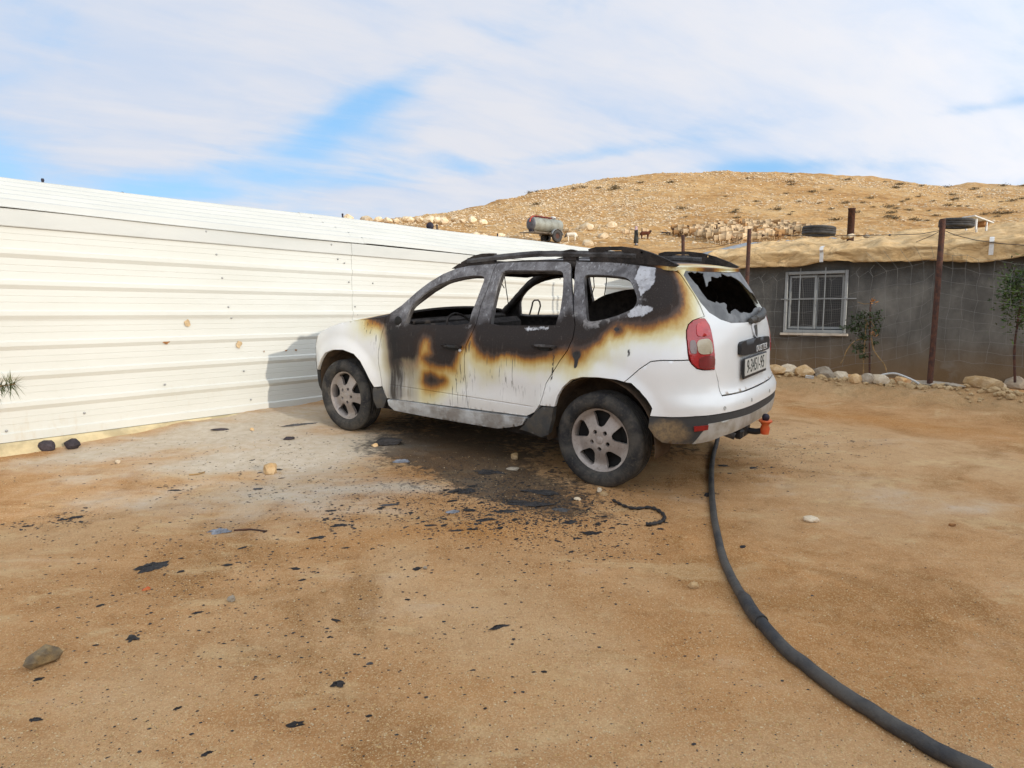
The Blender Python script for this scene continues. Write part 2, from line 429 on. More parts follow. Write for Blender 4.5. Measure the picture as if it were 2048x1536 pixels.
# ================================================================== MATERIALS of the place
def mat_yard():
    m, t, b = newmat('sandy_earth')
    tc = t.n('TexCoord').outputs['Object']
    soot, ash, red, bank = t.attr('soot'), t.attr('ash'), t.attr('red'), t.attr('bank')
    n0 = t.noise(tc, .55, 5, .6, .3); n1 = t.noise(tc, 2.3, 6, .62, .4); n2 = t.noise(tc, 14, 6, .7); n3 = t.noise(tc, 90, 4, .7)
    n4 = t.noise(t.mapv(tc, (1.0, 3.2, 1), rot=(0, 0, .35)), 1.6, 5, .6, .5)
    base = t.ramp(t.add(t.mul(n1, .55), t.mul(n4, .45)), [(.28, (.29, .14, .048)), (.43, (.42, .215, .085)), (.56, (.51, .28, .122)), (.74, (.60, .375, .20))])
    base = t.mix(t.mul(t.sstep(.44, .60, n0), .8), base, t.mix(n1, (.50, .295, .135), (.60, .40, .225)))
    nq = t.noise(tc, 1.05, 6, .68, .8)
    base = t.mix(t.mul(t.sstep(.50, .66, nq), .62), base, (.27, .125, .035))
    nr = t.noise(t.mapv(tc, (1.0, 2.4, 1), (4, 9, 0), (0, 0, -.55)), 1.9, 6, .68, .5)
    base = t.mix(t.mul(t.sstep(.53, .66, nr), .5), base, (.62, .44, .235))
    base = t.mix(t.mul(red, .7), base, (.42, .175, .038))
    base = t.mix(t.mul(bank, t.add(.45, t.mul(t.sstep(.35, .65, n2), .4))), base, (.33, .215, .105))
    # fine grit: pale and dark grains
    vo = t.n('TexVoronoi', {'Vector': tc, 'Scale': 210.0, 'Randomness': 1.0})
    base = t.mix(t.mul(t.sstep(.55, .78, vo.outputs['Color']), .38), base, (.70, .50, .27))
    vo2 = t.n('TexVoronoi', {'Vector': tc, 'Scale': 95.0})
    base = t.mix(t.mul(t.sstep(.22, .08, vo2.outputs['Distance']), t.mul(t.sstep(.5, .62, t.noise(tc, 3.1, 4, .6)), .65)), base, (.72, .54, .32))
    base = t.mix(t.mul(t.sstep(.50, .70, n2), .30), base, t.mix(1.0, base, (.55, .48, .42), 'MULTIPLY'))
    base = t.mix(t.mul(t.sstep(.54, .72, n3), .35), base, t.mix(1.0, base, (.5, .45, .4), 'MULTIPLY'))
    # pale ashy silt
    af = t.mul(t.sstep(.12, .85, t.add(ash, t.add(t.mul(t.sub(n1, .5), .9), t.mul(t.sub(n4, .5), .8)))), .78)
    base = t.mix(af, base, t.mix(t.sstep(.35, .7, n2), (.52, .46, .36), (.64, .59, .50)))
    # soot and char dust
    sf = t.sstep(.32, .80, t.add(t.mul(soot, .8), t.mul(t.m('MINIMUM', t.mul(soot, 2.5), 1.0), t.add(t.mul(t.sub(n2, .5), 1.8), t.mul(t.sub(n1, .5), 1.3)))))
    base = t.mix(t.mul(sf, .80), base, t.mix(t.sstep(.4, .65, n3), (.035, .029, .024), (.075, .058, .043)))
    setp(t, b, col=base, rough=.95, spec=.15)
    h = t.add(t.add(t.mul(n2, .5), t.mul(n3, .35)), t.add(t.mul(vo.outputs['Distance'], .15), t.mul(n1, .9)))
    ck = t.n('TexVoronoi', {'Vector': tc, 'Scale': 2.2}, feature='DISTANCE_TO_EDGE').outputs['Distance']
    h = t.sub(h, t.mul(t.mul(t.sstep(.010, .0, t.add(ck, t.mul(t.sub(n2, .5), .06))), t.sstep(.58, .68, nq)), .3))
    setp(t, b, normal=t.bump(h, .9, .024))
    return m
def mat_hill():
    m, t, b = newmat('stony_hillside')
    tc = t.n('TexCoord').outputs['Object']
    n1 = t.noise(tc, .06, 6, .6, .3); n2 = t.noise(tc, .45, 6, .65); n3 = t.noise(tc, 2.2, 5, .7)
    base = t.ramp(t.add(t.mul(n1, .45), t.mul(n2, .55)), [(.32, (.24, .115, .038)), (.46, (.42, .235, .088)), (.62, (.57, .375, .175))])
    # limestone ledges and loose stone
    stretch = t.mapv(tc, (.75, 1.0, 3.2))
    vo = t.n('TexVoronoi', {'Vector': stretch, 'Scale': .95}); vo2 = t.n('TexVoronoi', {'Vector': stretch, 'Scale': 2.3})
    where = t.sstep(.40, .60, t.add(t.mul(n1, .4), t.mul(t.noise(tc, .16, 5, .65), .6)))
    st = t.m('MAXIMUM', t.mul(t.sstep(.42, .2, vo.outputs['Distance']), t.sstep(.45, .6, vo.outputs['Color'])), t.mul(t.sstep(.4, .2, vo2.outputs['Distance']), t.sstep(.50, .62, vo2.outputs['Color'])))
    st = t.mul(st, t.add(t.mul(where, .7), .35))
    scol = t.mix(t.sstep(.35, .65, n3), (.56, .43, .27), (.74, .60, .41))
    base = t.mix(st, base, scol)
    base = t.mix(t.mul(t.sstep(.53, .66, n3), .55), base, (.17, .095, .04))
    setp(t, b, col=base, rough=.95, spec=.1)
    setp(t, b, normal=t.bump(t.add(t.add(t.mul(n3, .6), st), n2), .9, .25))
    return m
def mat_stone(name, a, c, grain=9.0):
    m, t, b = newmat(name)
    tc = t.n('TexCoord').outputs['Object']; ob = t.n('ObjectInfo').outputs['Random']
    n1 = t.noise(tc, grain, 6, .65, .3); n2 = t.noise(tc, grain * 7, 5, .7)
    col = t.mix(t.sstep(.35, .66, n1), a, c)
    col = t.mix(t.mul(t.sstep(.52, .7, n2), .45), col, tuple(k * .45 for k in a))
    hsv = t.n('HueSaturation', {'Color': col, 'Value': t.add(.82, t.mul(ob, .36))})
    setp(t, b, col=hsv.outputs[0], rough=.9, spec=.2, normal=t.bump(t.add(n1, t.mul(n2, .5)), .6, .02))
    return m
M_YARD = mat_yard(); M_HILL = mat_hill()
M_ST_OCH = mat_stone('ochre_limestone', (.46, .29, .13), (.60, .44, .26))
M_ST_GREY = mat_stone('grey_limestone', (.30, .25, .19), (.42, .36, .28))
M_ST_PALE = mat_stone('pale_limestone', (.52, .42, .29), (.66, .56, .42))
M_ST_DARK = mat_stone('sooty_stone', (.035, .03, .035), (.075, .062, .07))
M_ST_BROWN = mat_stone('brown_weathered_stone', (.15, .12, .085), (.34, .235, .11), 14.0)
M_ST_HILL = mat_stone('hill_limestone', (.54, .41, .25), (.74, .61, .43), 1.4)

def mat_sheet(name, ca, cb):
    m, t, b = newmat(name)
    tc = t.n('TexCoord').outputs['Object']
    n1 = t.noise(t.mapv(tc, (.5, .5, 1.6)), 1.6, 5, .6); n2 = t.noise(t.mapv(tc, (1, 1, .25)), 26, 5, .6); n3 = t.noise(tc, 60, 3, .6)
    s = t.n('SeparateXYZ', {0: tc}); low = t.sstep(1.0, .42, s.outputs[2])
    col = t.mix(t.sstep(.38, .68, n1), ca, cb)
    dirt = t.mul(t.sstep(.54, .74, t.add(t.mul(n2, .6), t.mul(n1, .4))), t.add(.05, t.mul(low, .4)))
    col = t.mix(dirt, col, (.50, .42, .30))
    col = t.mix(t.mul(t.sstep(.68, .76, n3), .2), col, (.42, .38, .32))
    setp(t, b, col=col, rough=t.add(.42, t.mul(n1, .2)), spec=.35, normal=t.bump(n1, .25, .02))
    return m
M_SHEET = mat_sheet('white_painted_sheet', (.61, .61, .565), (.575, .575, .525))
M_ROOFSHEET = mat_sheet('dimmed_roof_sheet', (.53, .53, .495), (.48, .485, .455))  # wall sheet colour darkened, so the lit roof and flashing read greyer
M_PLINTH = simple('yellowed_concrete', (.60, .50, .30), .9, var=.35, scale=5, bump=.5, bscale=40)
M_SCREW = simple('zinc_screw', (.36, .36, .35), .55, .3)
M_TAPE = simple('tan_adhesive', (.58, .42, .24), .8, var=.3, scale=30)
M_RUSTMARK = simple('rust_mark', (.36, .17, .06), .9, var=.4, scale=40)
M_RUST = simple('rusty_steel', (.125, .055, .035), .85, .25, var=.5, scale=22, bump=.6, bscale=120, col2=(.06, .035, .03))
M_DARKSTEEL = simple('dark_steel', (.035, .03, .045), .6, .5)
def mat_render_wall():
    m, t, b = newmat('dark_cement_render')
    tc = t.n('TexCoord').outputs['Object']
    n1 = t.noise(tc, 1.1, 6, .6, .4); n2 = t.noise(t.mapv(tc, (1.0, 1.0, .35)), 3.0, 5, .6); n3 = t.noise(tc, 45, 4, .7)
    s = t.n('SeparateXYZ', {0: tc}); low = t.sstep(1.25, .55, t.add(s.outputs[2], t.mul(t.sub(n1, .5), .5)))
    col = t.ramp(t.add(t.mul(n1, .6), t.mul(n2, .4)), [(.33, (.048, .046, .043)), (.5, (.098, .094, .086)), (.66, (.18, .172, .155))])
    col = t.mix(t.mul(low, .75), col, (.15, .095, .045))
    col = t.mix(t.mul(t.sstep(.62, .70, t.noise(tc, 2.3, 4, .5)), .35), col, (.20, .19, .17))
    setp(t, b, col=col, rough=.95, spec=.15, normal=t.bump(t.add(n3, t.mul(n1, .8)), .5, .012))
    return m
M_RENDER = mat_render_wall()
def mat_tarp():
    m, t, b = newmat('tan_canvas')
    tc = t.n('TexCoord').outputs['Object']
    n1 = t.noise(tc, 1.4, 6, .6, .6); n2 = t.noise(t.mapv(tc, (.6, .6, 1)), 6, 5, .6, .8); w = t.n('TexWave', {'Vector': tc, 'Scale': 160.0, 'Distortion': .6}).outputs['Fac']
    col = t.ramp(t.add(t.mul(n1, .5), t.mul(n2, .5)), [(.33, (.50, .31, .13)), (.5, (.67, .455, .225)), (.68, (.76, .575, .33))])
    vc = t.n('TexVoronoi', {'Vector': t.mapv(tc, (.6, 1.0, 1.0), rot=(0, 0, .5)), 'Scale': 3.4, 'Randomness': 1.0}, feature='DISTANCE_TO_EDGE').outputs['Distance']
    fold = t.m('MINIMUM', t.mul(vc, 4.0), 1.0)
    col = t.mix(t.mul(t.sstep(.25, .0, fold), .35), col, (.34, .21, .10))
    setp(t, b, col=col, rough=.9, spec=.15, normal=t.bump(t.add(t.add(t.mul(n2, 1.2), t.mul(fold, .5)), t.mul(w, .03)), 1.0, .07))
    return m
M_TARP = mat_tarp()
M_GALV = simple('dull_galvanised', (.34, .35, .35), .55, .5, var=.3, scale=4, bump=.2, bscale=20)
M_ALU = simple('white_grey_aluminium', (.30, .31, .305), .5, .2, var=.15, scale=6)
M_SILL = simple('pale_stone_sill', (.50, .44, .36), .8, var=.2)
M_SCREEN = None
def mat_screen():
    m, t, b = newmat('dark_fly_screen')
    tc = t.n('TexCoord').outputs['Object']; s = t.n('SeparateXYZ', {0: tc})
    def line(v): return t.sstep(.80, .95, t.m('ABSOLUTE', t.sub(t.mul(t.m('FRACT', t.mul(v, 36.0)), 2.0), 1.0)))
    g = t.m('MAXIMUM', line(s.outputs[0]), line(s.outputs[2]))
    setp(t, b, col=t.mix(g, (.022, .021, .02), (.10, .095, .085)), rough=.35, spec=.4)
    return m
M_SCREEN = mat_screen()
M_RUBBER = simple('tyre_rubber', (.030, .029, .029), .78, var=.35, scale=10, bump=.3, bscale=90, col2=(.062, .056, .050))
M_WHITESTEEL = simple('white_painted_steel', (.66, .65, .62), .5, var=.2, scale=12)
M_WIRE = simple('pale_net_cord', (.20, .195, .18), .8)
M_BLACKWIRE = simple('black_cable', (.03, .03, .03), .6)
M_WHITEPIPE = simple('white_plastic_pipe', (.60, .60, .58), .4, var=.2)
def mat_leaf(name, a, c):
    m, t, b = newmat(name); ob = t.n('ObjectInfo').outputs['Random']
    tc = t.n('TexCoord').outputs['Object']
    setp(t, b, col=t.mix(t.sstep(.3, .7, t.noise(tc, 7, 3, .6)), a, c), rough=.6, spec=.25)
    return m
M_LEAF = mat_leaf('dull_green_leaf', (.022, .036, .014), (.055, .075, .025))
M_LEAF2 = mat_leaf('fresh_green_leaf', (.035, .075, .012), (.10, .15, .030))
M_NEEDLE = mat_leaf('pine_needle', (.060, .080, .022), (.13, .13, .05))
M_BARK = simple('pale_bark', (.34, .22, .095), .85, var=.4, scale=30)
M_DRYLEAF = simple('dry_orange_leaf', (.55, .25, .08), .8, var=.3, scale=30)
M_SCRUB = mat_leaf('dry_scrub', (.085, .062, .03), (.17, .12, .055))

# ================================================================== GROUND
def build_ground():
    th = np.concatenate([np.linspace(-math.radians(64), math.radians(64), 561), np.linspace(math.radians(64), 2 * math.pi - math.radians(64), 74)[1:-1]])
    nth = len(th)
    def ringmesh(name, rs, mat, zfun, detail_fn=None, attr_fn=None, centre=False):
        R, T = np.meshgrid(rs, th, indexing='ij'); X = R * np.sin(T); Y = R * np.cos(T); Z = zfun(X, Y)
        if detail_fn is not None: Z = Z + detail_fn(X, Y, R)
        V = np.c_[X.ravel(), Y.ravel(), Z.ravel()]; nr = len(rs)
        i, j = np.meshgrid(np.arange(nr - 1), np.arange(nth), indexing='ij'); j2 = (j + 1) % nth
        Fq = np.stack([i * nth + j, (i + 1) * nth + j, (i + 1) * nth + j2, i * nth + j2], -1).reshape(-1, 4)[:, ::-1]
        at = attr_fn(V) if attr_fn else {}
        faces = [tuple(f) for f in Fq]
        if centre:
            V = np.vstack([V, [0, 0, float(zfun(np.array(0.0), np.array(0.0)))]]); c = len(V) - 1
            faces += [(k, (k + 1) % nth, c) for k in range(nth)]
            at = {k: np.append(v, 0) for k, v in at.items()}
        return mesh_obj(name, V, faces, mat, None, True, None, at)
    def G(V, px, py, rx, ry, rot=0.0, w=1.0):
        p = at_ground(px, py); c, s = math.cos(rot), math.sin(rot); dx, dy = V[:, 0] - p[0], V[:, 1] - p[1]
        return w * np.exp(-(((dx * c + dy * s) / rx) ** 2 + ((dy * c - dx * s) / ry) ** 2))
    def attrs(V):
        soot = np.zeros(len(V)); ash = np.zeros(len(V)); red = np.zeros(len(V))
        CA = math.atan2(.5903, -.8061)
        for q in [(900, 900, 1.1, .5, CA, .85), (1060, 980, .55, .30, CA, .85), (1100, 1015, .40, .16, CA, .75), (980, 950, .5, .25, CA, .7), (960, 850, 1.2, .7, CA, .9), (800, 905, .5, .3, CA, .5), (860, 960, .8, .35, CA, .38), (700, 980, .5, .25, CA, .28),
                  (1150, 860, .8, .6, CA, .75), (1350, 900, .6, .4, CA, .42), (1580, 920, .4, .25, 0, .22), (560, 1000, .7, .22, .2, .24), (1250, 1330, .35, .2, 0, .0), (300, 1130, .35, .15, 0, .16)]:
            soot += G(V, *q)
        for q in [(480, 850, 1.5, .6, .9, 1.1), (700, 900, .8, .5, .8, .7), (560, 880, .9, .5, .8, .7), (560, 980, 1.1, .45, .3, .5), (200, 905, .9, .25, .8, .55), (640, 905, .7, .3, .6, .75), (450, 930, 1.0, .28, .4, .6), (730, 985, .7, .25, .2, .6), (620, 1040, .8, .25, .2, .35), (1750, 890, .9, .3, .1, .35), (1850, 1010, 1.1, .35, .1, .4), (1640, 960, .5, .2, .1, .3), (1600, 760, .8, .3, -.6, .5), (1900, 790, .9, .3, -.6, .5), (250, 1000, .8, .25, .2, .3), (1350, 1000, .4, .15, .2, .35)]:
            ash += G(V, *q)
        for q in [(1750, 840, 1.3, .35, -.6, 1.0), (1600, 1300, .8, .5, 0, .4), (950, 1060, .5, .15, .1, .9), (1350, 870, .6, .25, 0, .7), (1000, 1380, .4, .2, 0, .5), (750, 1080, .6, .15, .1, .5), (1450, 1100, .4, .4, 0, .4)]:
            red += G(V, *q)
        bd = bank_d(V[:, 0], V[:, 1]); bk = np.exp(-((bd - .22) / .42) ** 2) * (1 - ss(3.2, 5, bank_s(V[:, 0], V[:, 1])))
        return {'soot': soot, 'ash': ash * .75, 'red': red, 'bank': bk}
    rs = np.geomspace(.45, 17, 300)
    def yd(X, Y, R):
        b = np.clip(bank_d(X, Y), -3, 3); k = np.exp(-((b - .35) / .45) ** 2)
        n = np.zeros(X.shape); sel = (k > .05) & (np.abs(np.arctan2(X, Y)) < 1.15)
        n[sel] = fbm(X[sel], Y[sel], 2.6, 4, 3.0) * .075 * k[sel]
        q = (R < 11) & (np.abs(np.arctan2(X, Y)) < 1.05)
        n[q] += fbm(X[q], Y[q], 2.2, 3, 21.0) * .014 + np.abs(fbm(X[q], Y[q], 6.5, 3, 31.0)) * .011
        return n
    g = ringmesh('ground', rs, M_YARD, ground_z, yd, attrs, True); tag(g, kind='structure')
    rs2 = np.concatenate([np.geomspace(17, 60, 40), np.linspace(60, 190, 210)[1:], np.geomspace(190, 900, 16)[1:]])
    def hd(X, Y, R):
        n = np.zeros(X.shape); sel = (np.abs(np.arctan2(X, Y)) < 1.12) & (R > 19) & (R < 230)
        n[sel] = fbm(X[sel], Y[sel], .16, 4, 5.0) * .38 + np.abs(fbm(X[sel], Y[sel], .7, 3, 9.0)) * .22
        return n * ss(19, 45, R)
    h = ringmesh('hillside', rs2, M_HILL, ground_z, hd); tag(h, kind='structure')
    return g, h
GROUND, HILL = build_ground()
from mathutils.bvhtree import BVHTree
BV_Y = BVHTree.FromPolygons([v.co for v in GROUND.data.vertices], [p.vertices[:] for p in GROUND.data.polygons])
BV_H = BVHTree.FromPolygons([v.co for v in HILL.data.vertices], [p.vertices[:] for p in HILL.data.polygons])
def drop(x, y):
    """height of the real ground surface under a point"""
    r = math.hypot(x, y); bv = BV_Y if r < 17 else BV_H
    h = bv.ray_cast(Vector((x, y, 200)), Vector((0, 0, -1)))
    return h[0].z if h[0] is not None else float(ground_z(np.array(x), np.array(y)))
def gp(px, py):
    """where a sight line from the camera position meets the yard"""
    d = Vector(ray(px, py)).normalized(); h = BV_Y.ray_cast(Vector((0, 0, CAMZ)), d)
    return h[0] if h[0] is not None else Vector(at_ground(px, py))
def hp(px, py):
    d = Vector(ray(px, py)).normalized(); h = BV_H.ray_cast(Vector((0, 0, CAMZ)), d)
    return h[0]

# ================================================================== WHITE METAL SHED
def build_shed():
    root = empty('metal_shed', SH0, (0, 0, 0), 'long low shed clad in white ribbed metal sheets, left of the burnt car', 'shed')
    PER = .245; Z0 = .45
    def prof(z0, z1, out=0.0):
        """ribbed section between two heights: (height, out)"""
        P = []; k0 = int(math.floor((z0 - Z0) / PER)) - 1
        for k in range(k0, k0 + 12):
            b = Z0 + k * PER
            for dz, o in ((0, 0), (.034, .0165), (.068, .0165), (.080, .0), (.1365, .0), (.138, -.0025), (.141, -.0025), (.1425, 0), (.1885, 0), (.190, -.0025), (.193, -.0025), (.1945, 0)):
                if z0 - 1e-6 <= b + dz <= z1 + 1e-6: P.append((b + dz, o + out))
        P = [(z0, P[0][1])] + P + [(z1, P[-1][1])]
        q = [P[0]]
        for p in P[1:]:
            if p[0] - q[-1][0] > 5e-4: q.append(p)
        return q
    def sheet(name, pr, s0, s1, fn, n=24, thick=.004, mat=None):
        V = []; F = []; m = len(pr); ss_ = np.linspace(s0, s1, n)
        for s in ss_:
            for z, o in pr: V.append(fn(s, o, z) - SH0)
        for i in range(n - 1):
            for j in range(m - 1): F.append((i * m + j, (i + 1) * m + j, (i + 1) * m + j + 1, i * m + j + 1))
        o = mesh_obj(name, V, F, mat or M_SHEET, root, False)
        md = o.modifiers.new('thickness', 'SOLIDIFY'); md.thickness = thick; md.offset = -1
        return o
    secs = [(-7.0, .53, .0, 0.0), (.50, 6.3, .006, .012), (6.27, 12.5, .0, .035)]
    for s0, s1, off, tw in secs:
        def fn(s, o, z, s0=s0, off=off, tw=tw):
            wv = .006 * math.sin(s * 1.7 + z * 2.3) + .004 * math.sin(s * 3.9 - z * 3.1)
            return shed(s, o + off + tw * (s - s0) / 3 + wv, z + .012 * (max(s, 0) / 6))
        sheet('wall_sheet', prof(.452, 1.43), s0, s1, fn)
        sheet('wall_sheet', prof(1.425, 2.19), s0, s1, lambda s, o, z, fn=fn: fn(s, o + .004, z))
        # bent flashing under the eave
        fl = [(2.165, .018), (2.172, .021), (2.298, .010), (2.304, .008)]
        sheet('eave_flashing', fl, s0, s1, fn, 24, .004, M_ROOFSHEET)
    # roof: same sheet, laid at 18 degrees with a low ridge
    SL = math.radians(17.5)
    def roof_fn(s, o, z, back=False, lift=0.0):
        d = z - 2.30                                             # distance up the slope
        x, h = d * math.cos(SL), d * math.sin(SL)
        zz = 2.312 + h + o * math.cos(SL) + .013 * s * ss(0, 1.6, d) + .012 * (max(s, 0) / 6) + .006 * math.sin(s * 1.3)
        return shed(s, .026 - x + o * math.sin(SL), zz + lift)
    def roof2(s, o, z):
        d = z; x, h = d * math.cos(SL), -d * math.sin(SL)
        top = roof_fn(s, 0, 3.92)
        return top + SHN * (-x - o * math.sin(SL)) + np.array([0, 0, h + o * math.cos(SL) - .004])
    rp = [(2.30, 0.), (2.302, 0)]
    pr = []
    k = 0; d = 0.02
    while d < 1.58:
        for dz, o in ((0, 0), (.038, .05), (.075, .05), (.125, 0)):
            if d + dz < 1.615: pr.append((2.30 + d + dz, o))
        d += .27
    pr = [(2.30, 0)] + pr + [(3.92, 0.0)]
    for s0, s1, lf in ((-7, .72, 0.0), (.70, 7.2, .006), (7.18, 12.5, .0)):
        sheet('roof_sheet', pr, s0, s1, lambda s, o, z, lf=lf: roof_fn(s, o, z, lift=lf), 24, .004, M_ROOFSHEET)
    sheet('roof_sheet', [(0.004, 0), (.4, .0), (1.2, 0), (2.4, 0)], -7, 12.5, roof2, 20, .004, M_ROOFSHEET)
    # ridge cap line
    mb = MB(); mb.tube([roof_fn(s, .028, 3.76) - SH0 for s in np.linspace(-7, 12.5, 30)], .006, 6); mb.build('ridge_seam', M_SHEET, root)
    # plinth
    V = []; F = []
    for s in np.linspace(-7, 12.5, 60):
        a = .010 * math.sin(s * 5.1) + .008 * math.sin(s * 11.3)
        for o, z in ((.03, .448), (.045 + a, .43), (.07 + a, .34), (.10 + a, .18), (-.12, .18), (-.12, .448)): V.append(shed(s, o, z) - SH0)
    for i in range(59):
        for j in range(6): F.append((i * 6 + j, i * 6 + (j + 1) % 6, (i + 1) * 6 + (j + 1) % 6, (i + 1) * 6 + j))
    F += [tuple(range(6)), tuple(range(59 * 6, 60 * 6))[::-1]]
    mesh_obj('plinth', V, F, M_PLINTH, root)
    # gable end and back wall so the shed is closed
    mb = MB()
    for s in (-6.98, 12.48):
        mb.add([shed(s, .0, .3) - SH0, shed(s, -3.9, .3) - SH0, shed(s, -3.9, 2.1) - SH0, shed(s, -1.5, 2.7) - SH0, shed(s, .0, 2.28) - SH0], [(0, 1, 2, 3, 4)])
    mb.add([shed(-6.98, -3.9, .3) - SH0, shed(12.48, -3.9, .3) - SH0, shed(12.48, -3.9, 2.1) - SH0, shed(-6.98, -3.9, 2.1) - SH0], [(0, 1, 2, 3)])
    mb.build('end_wall', M_SHEET, root, fix=False)
    # screws
    sc = None
    for px, py in [(433, 509), (444.5, 556), (457, 614), (463, 636), (488, 742), (502, 799), (330, 769), (169, 826), (13, 862), (676, 518), (689, 526), (698, 564), (746, 566.5), (710.5, 613), (715, 629), (663, 489), (719, 492), (360, 473), (412, 463), (970, 560), (1015, 569)]:
        p = at_plane(px, py, SH0 + SHN * .012, SHN) - SH0
        if sc is None:
            mb = MB(); mb.lathe([(0, .007), (.007, .006), (.0105, .002), (.011, 0), (0, 0)], 8, 'Z'); sc = mb.build('screw', M_SCREW, root)
            sc.rotation_euler = Vector(SHN).to_track_quat('Z', 'Y').to_euler(); o = sc
        else: o = sc.copy(); COL.objects.link(o)
        o.location = p
    # scraps of old tape and marks left on the paint
    for px, py, w, h, mt in [(375, 646, .060, .075, M_TAPE), (478, 688, .062, .09, M_TAPE), (333, 684, .07, .04, M_RUSTMARK), (572, 701, .03, .016, M_RUSTMARK), (592, 700, .035, .018, M_RUSTMARK), (616, 669, .018, .03, M_RUSTMARK), (528, 703, .008, .028, M_RUSTMARK)]:
        p = at_plane(px, py, SH0 + SHN * .014, SHN) - SH0; rr = random.Random(int(px)); n = 13; V = []
        for kk in (0, .003):
            for i in range(n):
                a = 2 * math.pi * i / n; r = rr.uniform(.65, 1.15) if kk == 0 else 1
                if kk == 0: V.append((math.cos(a) * w * .5 * r, math.sin(a) * h * .5 * r))
        P3 = [p + SHD * a + np.array([0, 0, b]) + SHN * o for o in (.0005, .0035) for a, b in V]
        mesh_obj('tape_scrap' if mt is M_TAPE else 'rust_mark', P3, [tuple(range(n, 2 * n))] + [(i, (i + 1) % n, n + (i + 1) % n, n + i) for i in range(n)], mt, root)
build_shed()
# rods standing behind the shed roof
for px, y0, y1, lean, lab in [(85, 357, 372, -.10, 'short dark steel rod above the shed roof, leftmost one against the sky'), (245, 384, 394, -.05, 'stub of dark rod just over the shed roof, second from left'),
                              (685, 427, 439, -.05, 'dark rod beside the lone boulder behind the shed roof'), (874, 449, 461, 0, 'thin dark rod behind the shed roof below the boulder wall'), (995, 467, 473, 0, 'rusty stub of rod behind the shed roof left of the tanker')]:
    p = at_plane(px, y1, SH0 - SHN * 4.3, SHN); q = at_plane(px, y0, SH0 - SHN * 4.3, SHN)
    mb = MB(); h = q[2] - .3; mb.tube([(0, 0, -.1), (lean * (h - .6) * .2, 0, h * .5), (lean * .4, 0, h)], .016, 8); mb.tube([(lean * .4, 0, h - .03), (lean * .4, 0, h - .012)], .020, 8)
    o = mb.build('steel_rod', M_DARKSTEEL, None, loc=(q[0] - lean * .4, q[1], .3)); tag(o, lab, 'rod')

p = at_plane(860, 452, SH0 - SHN * 4.3, SHN); mb = MB(); mb.lathe([(0, .03), (.075, .03), (.085, .015), (.085, -.015), (.075, -.03), (0, -.03)], 20, 'Y'); mb.tube([(0, 0, -.06), (.02, .02, -1.2)], .016, 7)
o = mb.build('black_cap', M_DARKSTEEL, None, loc=p); tag(o, 'small black round cap on a rod behind the shed roof, left of the thin rod', 'cap')
